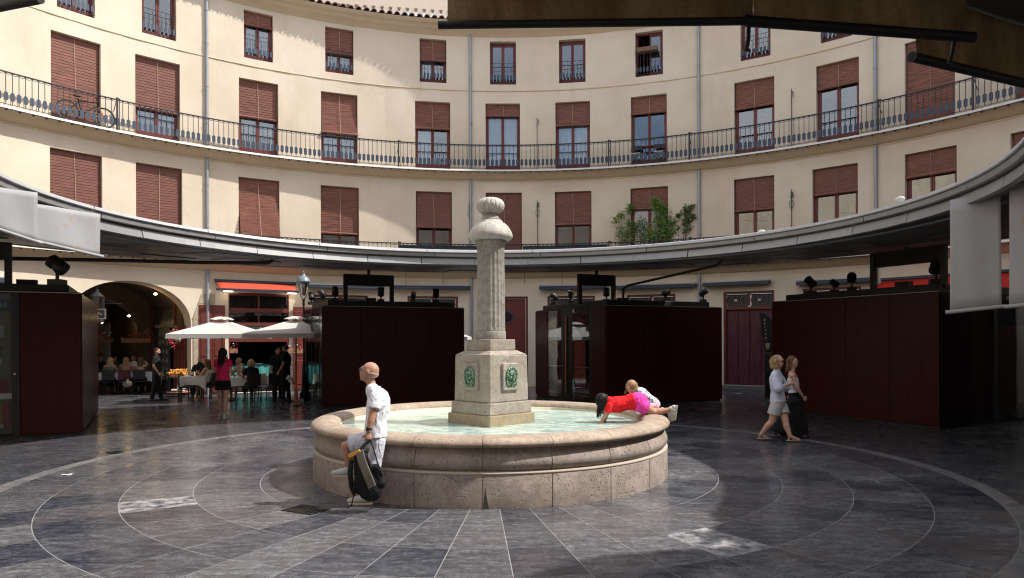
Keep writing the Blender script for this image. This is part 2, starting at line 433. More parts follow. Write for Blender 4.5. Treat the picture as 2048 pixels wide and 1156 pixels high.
# ------------------------------------------------------------------ the round building
building = thing('round_apartment_building', 'cream plastered circular apartment building with two balconies and red cane blinds', 'building', (BC.x, BC.y, 0))
Z0 = Vector((0, 0, 0))
ZB1, ZB2 = 4.75, 8.73
TOP = [(-1, 114, 190), (0, 283.6, 352.4), (1, 487.8, 546), (2, 650.5, 707), (3, 839.4, 892.8), (4, 980, 1032), (5, 1118, 1171), (6, 1270.6, 1325.7), (7, 1481, 1541), (8, 1641, 1704), (9, 1822, 1890)]
MID = [(101.7, 201.6), (270.6, 360), (478, 556.6), (642.3, 715.2), (830.5, 900.6), (971.3, 1040), (1111, 1180), (1262, 1333.6), (1468.5, 1548.8), (1632.5, 1718), (1809.5, 1910), (2028.5, 2135)]
LOW = [(100, 204.5), (272, 364.6), (477.5, 559), (641.7, 718), (832, 904), (971.7, 1043.6), (1110, 1183), (1261, 1336), (1468, 1548.7), (1625, 1715.7), (1809.5, 1913.5), (2021, 2132)]
MIDF = [1.0, .61, .48, .56, .37, .16, .32, .225, .34, .28, 1.0, 1.0]
LOWF = [1.0, 1.0, 1.0, .57, .45, 1.0, .41, .25, .37, .28, .23, .6]
TOPF = [.3, 0, .25, .52, .46, 0, 0, 0, 0, .3, .3]
TOPY = {0: 95, 1: -8}
def ang(px, py): return on_ring(px, py)[0]
wins = []
for k, (i, x0, x1) in enumerate(TOP):
    py = [20, 10, 70, 100, 120, 125, 120, 100, 70, 50, 20][k]
    wins.append(('top', k, ang(x0, py), ang(x1, py), 12.27, 14.02))
for k, (x0, x1) in enumerate(MID):
    py = [150, 190, 225, 250, 270, 275, 270, 250, 225, 200, 160, 120][k]
    wins.append(('mid', k, ang(x0, py), ang(x1, py), ZB2, 11.50))
for k, (x0, x1) in enumerate(LOW):
    py = [350, 390, 420, 430, 440, 440, 440, 420, 410, 390, 345, 300][k]
    wins.append(('low', k, ang(x0, py), ang(x1, py), ZB1, 7.88))
# ground floor openings: (px0, px1, py, z0, z1)
GF = {'restaurant': (457, 578, 650, 0.0, 3.62), 'shop_a': (625, 736, 600, 0.12, 3.66), 'shop_b': (815, 916, 600, .12, 3.66), 'round_door': (959, 1056, 640, .12, 3.66),
      'shop_c': (1095, 1190, 600, .12, 3.66), 'shop_d': (1254, 1351, 600, .12, 3.66), 'plum_door': (1447, 1549, 640, .16, 3.67), 'shop_e': (1606, 1722, 600, .12, 3.67), 'shop_f': (1790, 1900, 600, .12, 3.6)}
gfa = {n: (ang(a, y), ang(b, y), z0, z1) for n, (a, b, y, z0, z1) in GF.items()}
AR = ang(382, 650); AC = ang(262, 600); AHW = AR - AC; AL = AC - AHW
ARCH_SPRING, ARCH_RISE = 2.50, 1.40
def arch_z(a):
    t = max(-1, min(1, (a - AC) / AHW))
    return ARCH_SPRING + ARCH_RISE * math.sqrt(max(0, 1 - abs(t) ** 2.1))
def band(mb, zlo, zhi, ops, arch=False):
    brk = set([-math.pi + 2 * math.pi * i / 90 for i in range(91)])
    for (a0, a1, z0, z1) in ops: brk |= {a0, a1}
    if arch:
        brk |= {AC + AHW * math.sin(-math.pi / 2 + math.pi * i / 36) for i in range(37)}
    brk = sorted(brk)
    # drop near-duplicates that are not opening edges
    keep = [brk[0]]; edges = {x for o in ops for x in o[:2]} | ({AL, AR} if arch else set())
    for b in brk[1:]:
        if b - keep[-1] < 1e-4 and b not in edges: continue
        keep.append(b)
    for a, b in zip(keep[:-1], keep[1:]):
        m = (a + b) / 2; holes = [(z0, z0, z1, z1) for (a0, a1, z0, z1) in ops if a0 < m < a1]
        if arch and AL < m < AR: holes.append((zlo, zlo, arch_z(a), arch_z(b)))
        holes.sort(); pa, pb = zlo, zlo; spans = []
        for (l0, r0_, l1, r1_) in holes:
            spans.append((pa, pb, l0, r0_)); pa, pb = l1, r1_
        spans.append((pa, pb, zhi, zhi))
        for (la, lb, ha, hb) in spans:
            if ha - la < 1e-4 and hb - lb < 1e-4: continue
            mb.add([pol(Z0, RW, a, la), pol(Z0, RW, b, lb), pol(Z0, RW, b, hb), pol(Z0, RW, a, ha)], [(0, 1, 2, 3)])
    D = 0.30
    for (a0, a1, z0, z1) in ops:
        for a in (a0, a1):
            mb.add([pol(Z0, RW, a, z0), pol(Z0, RW + D, a, z0), pol(Z0, RW + D, a, z1), pol(Z0, RW, a, z1)], [(0, 1, 2, 3)])
        for z in (z0, z1):
            mb.add([pol(Z0, RW, a0, z), pol(Z0, RW, a1, z), pol(Z0, RW + D, a1, z), pol(Z0, RW + D, a0, z)], [(0, 1, 2, 3)])
mb = MB()
band(mb, 0, 4.3, list(gfa.values()), arch=True)
band(mb, 4.3, 8.45, [w[2:] for w in wins if w[0] == 'low'])
band(mb, 8.45, 11.99, [w[2:] for w in wins if w[0] == 'mid'])
band(mb, 11.99, 14.2, [w[2:] for w in wins if w[0] == 'top'])
mb.obj('wall', M['plaster'], building)
mb = MB()
mb.lathe([(RW + .001, 11.965), (RW - .022, 11.975), (RW - .030, 11.998), (RW - .004, 12.02), (RW - .001, 12.03)], 180)
mb.lathe([(RW + .001, 8.30), (RW - .018, 8.31), (RW - .022, 8.33), (RW - .001, 8.345)], 180)
mb.obj('string_course', M['mould'], building)
mb = MB()
mb.lathe([(RW, 14.18), (RW - .03, 14.19), (RW - .04, 14.24), (RW - .10, 14.27), (RW - .14, 14.34), (RW - .22, 14.37), (RW - .26, 14.42), (RW - .27, 14.45), (RW - .36, 14.50), (RW - .42, 14.52), (RW - .42, 14.60), (RW - .46, 14.62), (RW - .46, 14.64), (RW + .2, 14.66)], 180)
mb.obj('cornice', M['mould'], building)
# dark rooms behind the windows (shell) and the roof
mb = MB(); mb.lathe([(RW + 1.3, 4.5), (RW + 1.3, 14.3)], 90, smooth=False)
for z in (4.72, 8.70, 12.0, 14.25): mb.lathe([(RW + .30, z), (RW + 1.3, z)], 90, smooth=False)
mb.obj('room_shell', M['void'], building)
mb = MB(); mb.lathe([(RW - .40, 14.70), (RW + 5, 16.3), (RW + 5, 4)], 120, smooth=False)
mb.obj('roof', M['tile'], building)
# eave tiles
pitch = 0.292 / (RW - .5)
def tile_mesh(r_in, r_out, rad):
    m = MB(); n = 7; vs = []
    for (y, z, rr) in ((r_in, 0, rad), (r_out, .30, rad * .8)):
        for q in (1.0, .80):
            for i in range(n + 1):
                t = math.pi * i / n; vs.append((rr * q * math.cos(t), y, z + rr * q * math.sin(t) * .95))
    N = n + 1
    for i in range(n):
        m_ = [(i, i + 1, 2 * N + i + 1, 2 * N + i), (N + i + 1, N + i, 3 * N + i, 3 * N + i + 1), (i + 1, i, N + i, N + i + 1)]
        for f in m_: m.add([vs[k] for k in f], [(0, 1, 2, 3)], 0, False)
    return m
tm = tile_mesh(RW - .54, RW + .4, .115).mesh('roof_tile', M['tile'])
NT_ = int(2 * math.pi / pitch); rest = MB()
aL, aR = ang(540, 0), ang(900, 45)
for k in range(NT_):
    a = -math.pi + 2 * math.pi * (k + .5) / NT_
    if aL - .02 < a < aR + .08:
        o = put('roof_tile', tm, building, (0, 0, 14.655 + random.uniform(-.006, .006)), -a + random.uniform(-.0006, .0006))
        # mortar bed under each tile is joined to the stuff below
    else:
        x = tile_mesh(RW - .54, RW + .4, .115); q = Matrix.Rotation(-a, 3, 'Z')
        rest.add([q @ Vector(v) + Vector((0, 0, 14.655)) for v in x.v], x.f)
o = rest.obj('roof_tile_row', M['tile'], building); kind(o, 'stuff')

# windows -------------------------------------------------------------
def slats(w, z1, z0, y, tilt=0.0, full=False):
    """cane blind hanging from z1 down to z0 in the plane y, swung out by tilt at the foot"""
    m = MB(); n = max(3, int((z1 - z0) / .045)); h = (z1 - z0) / n
    for i in range(n):
        f = (i + .5) / n; yy = y - tilt * f * f - (0.008 if i % 2 else 0)
        sag = random.uniform(-.003, .003)
        m.box((sag, yy, z1 - (i + .5) * h), (w + random.uniform(-.006, .006), .014, h * .93))
    rr = .020 if full else .052
    m.tube([(-w / 2 - .02, y - tilt - .03, z0 - rr * .6), (w / 2 + .02, y - tilt - .03, z0 - rr * .6)], rr, 10)
    m.box((0, y + .02, z1 + .03), (w + .02, .05, .07))
    return m
def build_window(row, k, a0, a1, z0, z1):
    am = (a0 + a1) / 2; w = 2 * (RW + .1) * math.sin((a1 - a0) / 2); H = z1 - z0
    loc = pol(Z0, (RW + .24) * math.cos((a1 - a0) / 2), am, z0); fr = .065
    m = MB()
    m.box((-w / 2 + fr / 2, 0, H / 2), (fr, .09, H)); m.box((w / 2 - fr / 2, 0, H / 2), (fr, .09, H))
    m.box((0, 0, H - fr / 2), (w - 2 * fr, .09, fr)); bot = .12 if row == 'top' else .22
    m.box((0, 0, bot / 2), (w - 2 * fr, .088, bot))
    lw = (w - 2 * fr - .006) / 2
    open_l = (row == 'top' and k == 7)
    for s in (-1, 1):
        cx = s * (lw / 2 + .003); st = .058
        if open_l and s == -1: continue
        for q in (-1, 1): m.box((cx + q * (lw / 2 - st / 2), -.012, (H - fr + bot) / 2), (st, .05, H - fr - bot))
        m.box((cx, -.012, H - fr - .035), (lw - 2 * st, .05, .07)); m.box((cx, -.012, bot + .04), (lw - 2 * st, .05, .08))
    o = m.obj('window', M['wood'], building, loc, -am); bev(o, .006)
    for s in (-1, 1):
        if open_l and s == -1: continue
        p = MB(); p.box((s * (lw / 2 + .003), 0, (H - fr + bot) / 2 + .002), (lw - .11, .008, H - fr - bot - .14)); p.obj('pane', M['glass'], o)
    if open_l:
        q = MB(); W2 = Matrix.Rotation(R(65), 3, 'Z')
        for (cx, cz, dx, dz) in ((0.03, (H - fr + bot) / 2, .06, H - fr - bot), (lw - .03, (H - fr + bot) / 2, .06, H - fr - bot), (lw / 2, H - fr - .035, lw - .12, .07), (lw / 2, bot + .04, lw - .12, .08)):
            v = W2 @ Vector((cx, 0, 0)); q.box((v.x - w / 2 + fr, v.y + .02, cz), (dx, .05, dz), R(65))
        q.obj('open_sash', M['wood'], o)
        v = W2 @ Vector((lw / 2, 0, 0)); q = MB(); q.box((v.x - w / 2 + fr, v.y + .02, (H - fr + bot) / 2), (lw - .12, .006, H - fr - bot - .15), R(65)); q.obj('pane', M['glass'], o)
    # curtains
    has_c = (row == 'mid' and k in (1, 2, 3, 4, 5, 6)) or (row == 'low' and k == 7) or (row == 'top' and k in (2, 3, 4))
    if has_c:
        c = MB(); pts = []
        for s in (-1, 1):
            if row == 'mid' and k == 4 and s == 1: continue
            if row == 'top' and k == 4 and s == 1: continue
            n = 40; x0 = s * (lw / 2 + .003) - lw / 2 + .05; ww = lw - .1
            vs = []
            for z in (bot + .05, H - fr):
                for i in range(n + 1): vs.append((x0 + ww * i / n, .13 + .022 * math.sin(i * .95 + k) + .008 * math.sin(i * 2.3), z))
            c.add(vs, [(i, i + 1, n + 2 + i, n + 1 + i) for i in range(n)], 0, True)
        c.obj('curtain', M['curtain'], o)
    f = {'top': TOPF, 'mid': MIDF, 'low': LOWF}[row][k]
    if f > 0:
        tilt = {('low', 2): .42, ('mid', 3): .16, ('low', 3): .03, ('low', 4): .12}.get((row, k), 0.02 if f > .9 else 0)
        y = -.10
        zb = H * (1 - f) + (.08 if f > .9 else 0)
        if row == 'low' and k == 2: zb = H * .28
        s = slats(w - .06, H - .08, zb, y, tilt, f > .9); s.obj('blind', M['blind'], o)
        c = MB(); c.tube([(.02 if k % 2 else -.03, y - .03, H - .06), (.02 if k % 2 else 0, y - .045 - tilt * .3, (H + zb) / 2), (.03 if k % 2 else 0, y - .07 - tilt, zb - (.1 if f < .9 else -.1))], .006, 4); c.obj('cord', M['cord'], o)
    if row == 'top':
        g = MB(); n = 8; hr = .83; y = -.20
        g.tube([(-w / 2, y, hr + .05), (w / 2, y, hr + .05)], .010, 5); g.tube([(-w / 2, y, hr - .12), (w / 2, y, hr - .12)], .006, 4); g.tube([(-w / 2, y, .10), (w / 2, y, .10)], .010, 5)
        o2 = g; pl = MB()
        for i in range(n):
            x = -w / 2 + w * (i + .5) / n
            g.box((x, y, (hr + .15) / 2), (.011, .011, hr - .10))
            pts = [(x, .18), (x + .042, .215), (x + .042, .37), (x, .41), (x - .042, .37), (x - .042, .215)]
            pl.add([(p[0], y - .014, p[1]) for p in pts] + [(p[0], y - .008, p[1]) for p in pts], [(0, 1, 2, 3, 4, 5), (11, 10, 9, 8, 7, 6)] + [(a, (a + 1) % 6, 6 + (a + 1) % 6, 6 + a) for a in range(6)])
        g2 = MB(); g2.add(g.v, g.f, 0); g2.add(pl.v, pl.f, 1)
        g2.obj('railing', [M['iron'], M['plate']], o)
    return o
for w_ in wins: build_window(*w_)

# balconies -------------------------------------------------------------
RB = RW - .45
AB0, AB1 = R(-80), R(80)
bal_me = MB(); bal_me.box((0, 0, .50), (.017, .017, .92))
pts = [(0, .12), (.056, .165), (.056, .36), (0, .41), (-.056, .36), (-.056, .165)]
bal_me.add([(p[0], -.012, p[1]) for p in pts] + [(p[0], -.004, p[1]) for p in pts], [(0, 1, 2, 3, 4, 5), (11, 10, 9, 8, 7, 6)] + [(a, (a + 1) % 6, 6 + (a + 1) % 6, 6 + a) for a in range(6)], 1)
bal_me.tube([(.0 + .075 * math.cos(math.pi * i / 5) + .08, 0, .955 - .06 * math.sin(math.pi * i / 5)) for i in range(6)], .010, 3)
bal_mesh = bal_me.mesh('baluster', [M['iron'], M['plate']])
posts_px = [(235, 200), (797, 300), (1217, 295), (1378, 280), (1755, 225), (1945, 175)]
for lvl, zf in ((1, ZB1), (2, ZB2)):
    m = MB()
    prof = [(RW + .01, zf - .02), (RB + .02, zf - .02), (RB, zf - .03), (RB, zf - .10), (RB + .05, zf - .11), (RB + .12, zf - .12), (RB + .20, zf - .17), (RB + .27, zf - .25), (RB + .36, zf - .33), (RB + .43, zf - .36), (RW + .01, zf - .37)]
    m.lathe(prof[:4], 110, (0, 0), AB0, AB1, 1); m.lathe(prof[3:], 110, (0, 0), AB0, AB1, 0)
    bal = m.obj('balcony', [M['mould'], M['white_tile']], building)
    m = MB(); m.lathe([(RB + .020, zf + .945), (RB + .070, zf + .945), (RB + .070, zf + .980), (RB + .020, zf + .980)], 120, (0, 0), AB0, AB1, closed_prof=True, smooth=False)
    m.lathe([(RB - .03, zf - .115), (RB + .01, zf - .115), (RB + .01, zf - .10), (RB - .03, zf - .10)], 120, (0, 0), AB0, AB1, closed_prof=True, smooth=False)
    m.lathe([(RB + .04, zf + .03), (RB + .055, zf + .03), (RB + .055, zf + .045), (RB + .04, zf + .045)], 120, (0, 0), AB0, AB1, closed_prof=True, smooth=False)
    for i in range(140):
        a = AB0 + (AB1 - AB0) * (i + .5) / 140; q = Matrix.Rotation(-a, 3, 'Z'); m.box(pol(Z0, RB + .03, a, zf - .13), (.04, .09, .03), 0, 0, q)
    m.obj('handrail', M['iron'], bal)
    st = .168 / RB
    lim0, lim1 = (R(-58), R(58)) if lvl == 2 else (R(-33), R(33))
    n = int((lim1 - lim0) / st)
    for i in range(n):
        a = lim0 + (i + .5) * st
        if lvl == 1 and i % 1: continue
        put('baluster', bal_mesh, bal, pol(Z0, RB + .045, a, zf), -a)
    # beyond the stretch in view
    m = MB()
    for s0, s1 in ((AB0, lim0), (lim1, AB1)):
        for i in range(int((s1 - s0) / st)):
            a = s0 + i * st; q = Matrix.Rotation(-a, 3, 'Z')
            m.add([q @ Vector(v) + pol(Z0, RB + .045, a, zf) for v in bal_me.v], bal_me.f)
    o = m.obj('baluster_run', M['iron'], bal); kind(o, 'stuff')
    for (px, py) in posts_px:
        a = on_ring(px, py, RB)[0]; q = Matrix.Rotation(-a, 3, 'Z')
        m = MB(); m.box((0, 0, .50), (.05, .05, 1.06)); m.tube([(0, .02, .98), (0, .16, .86), (0, .30, .70), (0, .42, .66)], .012, 5); m.box((.07, .02, .5), (.02, .02, 1.0)); m.box((.035, .02, 1.0), (.12, .05, .03))
        m.obj('railing_post', M['iron'], bal, pol(Z0, RB + .03, a, zf), -a)
    if lvl == 1:
        for (xa, xb) in ((797, 958), (1046, 1215)):
            a0, a1 = on_ring(xa, 488, RB)[0], on_ring(xb, 488, RB)[0]
            m = MB(); n = 36
            vs = []
            for z in (zf + .1, zf + .90):
                for i in range(n + 1):
                    a = a0 + (a1 - a0) * i / n; vs.append(pol(Z0, RB + .085 + .01 * math.sin(i * 1.7), a, z))
            m.add(vs, [(i, i + 1, n + 2 + i, n + 1 + i) for i in range(n)], 0, True)
            o = m.obj('privacy_screen', M['plate'], bal); md = o.modifiers.new('s', 'SOLIDIFY'); md.thickness = .01

# drainpipes
for (px, py, ztop) in ((413, 250, 15), (941, 300, 14.2), (1398, 250, 15), (1752, 200, 15)):
    a = ang(px, py)
    m = MB(); zt = min(ztop, 14.17)
    m.tube([(0, 0, ZB2 - .36), (0, 0, zt)], .052, 12)
    m.tube([(0, 0, ZB1 - .34), (0, 0, ZB2 - .42)], .052, 12)
    m.tube([(0, 0, .0), (0, 0, ZB1 - .36)], .055, 12)
    for z in (1.6, 3.2, 5.9, 7.4, 9.6, 10.9, 12.4, 13.6): m.tube([(0, 0, z), (0, 0, z + .06)], .064, 12); m.box((0, .06, z + .03), (.03, .08, .03))
    m.tube([(0, .02, zt), (0, .0, zt + .03), (0, .05, zt + .06)], .055, 10)
    m.obj('drainpipe', M['pipe'], building, pol(Z0, RW - .075, a, 0), -a)
# iron awning hooks on the wall
for (px, py0, py1, R_) in ((1074, 232, 330, RW), (1583, 175, 300, RW), (1075, 398, 486, RW), (1583, 376, 450, RW), (939, 398, 488, RW), (941, 236, 330, RW)):
    a, zt = on_ring(px, py0, RW - .06); zb = on_ring(px, py1, RW - .06)[1]
    m = MB(); m.tube([(0, 0, zb - .2), (0, 0, zt - .12)], .013, 6); m.tube([(0, 0, zt - .12), (0, 0, zt)], [.013, .002], 6)
    m.tube([(0, 0, zt - .14), (.04, -.02, zt - .17), (.055, -.02, zt - .24), (.05, -.02, zt - .34)], [.012, .016, .013, .009], 6); m.box((0, .03, zt - .3), (.02, .07, .02)); m.box((0, .03, (zb + zt) / 2), (.02, .07, .02))
    if py0 in (376, 398):
        for s in (-1, 1): m.tube([(0, 0, zt - .75), (s * .06, -.01, zt - .65), (s * .07, -.01, zt - .5), (0, 0, zt - .42), (-s * .04, -.01, zt - .28), (s * .03, -.01, zt - .16)], .009, 5)
    m.obj('iron_hook', M['iron'], building, pol(Z0, RW - .06, a, 0), -a)

# tower wall with slots above the eaves
m = MB(); pA, pB = W(500, 10, 33.0), W(1130, 50, 35.2)
dv = (pB - pA); dv.z = 0; L = dv.length; ux = dv.normalized(); uy = Vector((-ux.y, ux.x, 0)); az = math.atan2(ux.y, ux.x)
slot_lo, slot_hi = 17.62, 18.04
def tb(x0, x1, z0, z1, y0=0, y1=.30):
    c = pA + ux * ((x0 + x1) / 2) + uy * ((y0 + y1) / 2); m.box((c.x, c.y, (z0 + z1) / 2), (x1 - x0, y1 - y0, z1 - z0), az)
pit = .405; sw = .115; n = int(L / pit)
tb(0, L, 14.2, slot_lo); tb(0, L, slot_hi, 20.6); 
for i in range(n): tb(i * pit + sw, (i + 1) * pit, slot_lo, slot_hi)
tb(n * pit + sw, L, slot_lo, slot_hi)
for i in range(n):
    c = pA + ux * (i * pit + sw / 2) - uy * .004; m.box((c.x, c.y, slot_hi + .02), (sw + .05, .03, .05), az, 1)
c = pA + ux * 2.6 + uy * 1.5; m.box((c.x, c.y, 17.9), (7.2, .2, 2.4), az, 2)
o = m.obj('slotted_tower_wall', [M['parapet'], M['tile'], M['void']]); tag(o, 'pale parapet wall with a row of narrow slots rising behind the roof tiles', 'wall')
M['lampglass'] = glass('lantern_glass', (0.85, 0.85, 0.83), 0.08)
M['green_sign'] = plain('dark_green_sign', (0.035, 0.06, 0.05), 0.5)
M['letter'] = plain('pale_lettering', (0.62, 0.61, 0.58), 0.6)
M['lace'] = plain('grey_patterned_glazing', (0.10, 0.105, 0.10), 0.35, 0, 0.4, 25)
def canvas_mat(name, c, tr=.45):
    t = NT(name); t.n.remove(t.p); a = t.n.new('ShaderNodeBsdfDiffuse'); b = t.n.new('ShaderNodeBsdfTranslucent'); x = t.n.new('ShaderNodeMixShader'); x.inputs[0].default_value = tr
    cc = t.mix(t.noise(t.pos(), 2.5, 4), tuple(k * .9 for k in c), c); t.l.new(cc, a.inputs[0]); t.l.new(cc, b.inputs[0]); t.l.new(a.outputs[0], x.inputs[1]); t.l.new(b.outputs[0], x.inputs[2]); t.l.new(x.outputs[0], t.o.inputs['Surface']); return t.mat
M['red_awning'] = canvas_mat('orange_red_canvas', (0.66, 0.11, 0.065), .25); M['red_awning2'] = canvas_mat('red_canvas', (0.62, 0.055, 0.045), .4)
M['teal'] = plain('turquoise_cloth', (0.0, 0.13, 0.12), 0.7, 0, .08, 2)
M['chalkstone'] = stone('limestone_quoin', (0.38, 0.31, 0.23), (0.52, 0.44, 0.34), 0.3)
M['cloth'] = plain('white_tablecloth', (0.74, 0.73, 0.70), 0.85, 0, 0.05, 5)
def emis(name, col, st):
    t = NT(name); t.p.inputs['Emission Color'].default_value = (*col, 1); t.p.inputs['Emission Strength'].default_value = st; t.set(color=(0.8, 0.7, 0.5)); return t.mat
M['bulb'] = emis('warm_bulb', (1.0, 0.72, 0.36), 14)
M['lamp_lit'] = emis('warm_white_lamp', (1.0, 0.86, 0.66), 7)
def frame_at(a, r=RW + .2):
    """a local frame on the wall: x right along the wall, y outward"""
    return pol(BC, r, a, 0), -a
def text(name, body, size, mat, parent, loc, rot, ext=0.003, shear=0, spacing=1.0):
    cu = bpy.data.curves.new(name, 'FONT'); cu.body = body; cu.size = size; cu.extrude = ext; cu.align_x = 'CENTER'; cu.align_y = 'CENTER'; cu.shear = shear
    cu.space_character = spacing; cu.resolution_u = 2
    cu.materials.append(mat); o = bpy.data.objects.new(name, cu); COL.objects.link(o)
    dg = bpy.context.evaluated_depsgraph_get(); me = bpy.data.meshes.new_from_object(o.evaluated_get(dg)); bpy.data.objects.remove(o); me.name = name
    o = bpy.data.objects.new(name, me); COL.objects.link(o)
    if parent: o.parent = parent
    o.location = loc; o.rotation_euler = rot; return o

# ---- shop fronts in their openings (parts of the building)
def shopfront(key, style):
    a0, a1, z0, z1 = gfa[key]; am = (a0 + a1) / 2; w = 2 * (RW + .1) * math.sin((a1 - a0) / 2)
    loc = pol(Z0, RW + .15, am, 0); fr = .09
    m = MB(); tz = z1 - .62
    for s in (-1, 1): m.box((s * (w / 2 - fr / 2), -.04, (z0 + z1) / 2), (fr, .16, z1 - z0))
    m.box((0, -.04, z1 - fr / 2), (w - 2 * fr, .16, fr))
    if style != 'round': m.box((0, -.04, tz), (w - 2 * fr, .16, .12)); m.box((0, -.05, (tz + z1) / 2), (.10, .10, z1 - tz - .15))
    o = m.obj('shop_front', M['wood'], building, loc, -am); bev(o, .008)
    if style != 'round':
        for s in (-1, 1):
            g = MB(); gw = (w - 2 * fr - .1) / 2; g.box((s * (gw / 2 + .05), .03, (tz + .06 + z1 - fr) / 2), (gw - .01, .01, z1 - fr - tz - .07)); g.obj('transom_pane', M['lace'], o)
            g = MB()
            for i in range(5):
                cx = s * (.05 + gw * (i + .5) / 5); h = (z1 - fr - tz - .06) / 2; cz = tz + .06 + h
                g.tube([(cx + .45 * gw / 5 * math.cos(t * math.pi / 6), -.01, cz + h * .9 * math.sin(t * math.pi / 6)) for t in range(12)], .006, 4, closed=True)
                g.tube([(cx - gw / 10, -.01, cz - h), (cx + gw / 10, -.01, cz + h)], .005, 4); g.tube([(cx + gw / 10, -.01, cz - h), (cx - gw / 10, -.01, cz + h)], .005, 4)
            g.obj('transom_grille', M['iron'], o)
    if style != 'round': g = MB(); g.box((0, .09, (z0 + tz) / 2), (w, .02, tz - z0)); g.obj('door_backing', M['void'], o)
    if style in ('doors', 'plum'):
        mat = M['plum'] if style == 'plum' else M['wood']
        n = 4; dw = (w - 2 * fr) / n
        for i in range(n):
            d = MB(); cx = -w / 2 + fr + dw * (i + .5); zt = tz - .06
            d.box((cx, .0, (z0 + .02 + zt) / 2), (dw - .012, .05, zt - z0 - .02))
            if style == 'doors':
                for (za, zb) in ((z0 + .15, z0 + .95), (z0 + 1.1, zt - .15)): d.box((cx, -.032, (za + zb) / 2), (dw - .16, .02, zb - za))
            else: d.box((cx - dw * .42, -.035, 1.9), (.02, .02, 1.2)); d.box((cx - dw / 2 + .03, -.03, 1.6), (.012, .025, .12), 0)
            bev(d.obj('door_leaf', mat, o), .006)
        if style == 'plum':
            for sx in (-.5, .35): g = MB(); g.box((sx, -.012, tz + .30), (.10, .006, .08)); g.obj('notice', M['letter'], o)
            g = MB(); g.box((0, -.22, .10), (w + .3, .60, .10)); g.box((0, -.36, .04), (w + .4, .60, .06)); g.box((0, -.10, .155), (w, .3, .012), 0, 1); g.obj('step', [M['soffit'], M['mortar']], o)
    if style == 'round':
        d = MB(); d.box((0, .0, (z0 + z1 - fr) / 2), (w - 2 * fr - .01, .05, z1 - z0 - fr - .01))
        for (za, zb) in ((.3, 1.3), (1.45, 2.35)):
            for s in (-1, 1): d.box((s * w * .2, -.03, (za + zb) / 2), (w * .30, .02, zb - za))
        d.tube([(.42 * math.cos(t * math.pi / 12), -.03, 2.82 + .25 * math.sin(t * math.pi / 12)) for t in range(24)], .028, 6, 1, closed=True)
        bev(d.obj('door_leaf', [M['wood'], M['plate']], o), .006)
        d = MB(); d.ell((0, -.02, 2.82), (.40, .012, .235), 20, 6); d.obj('oval_window', M['void'], o)
        d = MB()
        for i in range(7): x = -.33 + i * .11; h = .23 * math.sqrt(max(0, 1 - (x / .41) ** 2)); d.tube([(x, -.045, 2.82 - h), (x * .4, -.045, 2.82), (x, -.045, 2.82 + h)], .010, 4)
        d.tube([(-.4, -.045, 2.82), (.4, -.045, 2.82)], .01, 4); d.obj('grille', M['plate'], o)
    return o
for k_ in ('shop_a', 'shop_b', 'shop_c', 'shop_d', 'shop_e', 'shop_f'): shopfront(k_, 'doors')
shopfront('plum_door', 'plum'); shopfront('round_door', 'round')

# restaurant front
a0, a1, z0, z1 = gfa['restaurant']; am = (a0 + a1) / 2; w = 2 * (RW + .1) * math.sin((a1 - a0) / 2)
LR = pol(Z0, RW + .10, am, 0)
m = MB()
for s in (-1, 1): m.box((s * (w / 2 + .02), -.02, 1.8), (.14, .20, 3.6))
for (z, h) in ((3.60, .10), (3.02, .16), (2.50, .14), (2.02, .34)): m.box((0, -.03, z), (w - .10, .18, h))
m.box((0, -.03, 3.3), (.07, .1, .5)); m.box((.0, -.03, 2.74), (.05, .08, .36))
rf = m.obj('restaurant_front', M['wood'], building, LR, -am); bev(rf, .01)
m = MB(); 
for s in (-1, 1):
    for i in range(4):
        cx = s * (.12 + .28 * i + .10); m.tube([(cx + .13 * math.cos(t * math.pi / 6), -.02, 3.32 + .19 * math.sin(t * math.pi / 6)) for t in range(12)], .008, 4, closed=True)
        m.tube([(cx - .14, -.02, 3.12), (cx + .14, -.02, 3.52)], .007, 4); m.tube([(cx + .14, -.02, 3.12), (cx - .14, -.02, 3.52)], .007, 4)
m.obj('transom_grille', M['iron'], rf)
m = MB(); m.box((0, .0, 2.76), (w - .16, .012, .36)); m.obj('transom_pane', M['glass'], rf)
m = MB(); m.box((0, .30, 3.3), (w, .02, .6)); m.obj('transom_back', M['void'], rf)
m = MB(); m.box((.25, -.09, 2.36), (1.5, .03, .22)); m.box((.25, -.108, 2.445), (1.40, .004, .012), 0, 1); sg = m.obj('restaurant_sign', [M['green_sign'], M['letter']], rf)
text('sign_lettering', 'f  tt', .17, M['letter'], rf, (.12, -.112, 2.33), (R(90), 0, 0), .002, .3)
m = MB(); m.box((0, 2.2, 1.6), (3.2, .05, 3.2)); m.box((-1.6, 1.2, 1.6), (.05, 2.1, 3.2)); m.box((1.6, 1.2, 1.6), (.05, 2.1, 3.2)); m.box((0, 1.2, 3.2), (3.2, 2.1, .05))
m.obj('dark_interior', M['void'], rf)
for s in (-1, 1):
    for q in range(2):
        d = MB(); dw = .44; cx = s * (w / 2 + .12 + dw * (q + .5)); d.box((cx, -.22 - .03 * q, 1.62), (dw - .01, .045, 3.10))
        for (za, zb) in ((.25, 1.15), (1.35, 2.0), (2.12, 3.0)): d.box((cx, -.25 - .03 * q, (za + zb) / 2), (dw - .14, .02, zb - za))
        o = d.obj('shutter', M['wood'], rf); bev(o, .008)
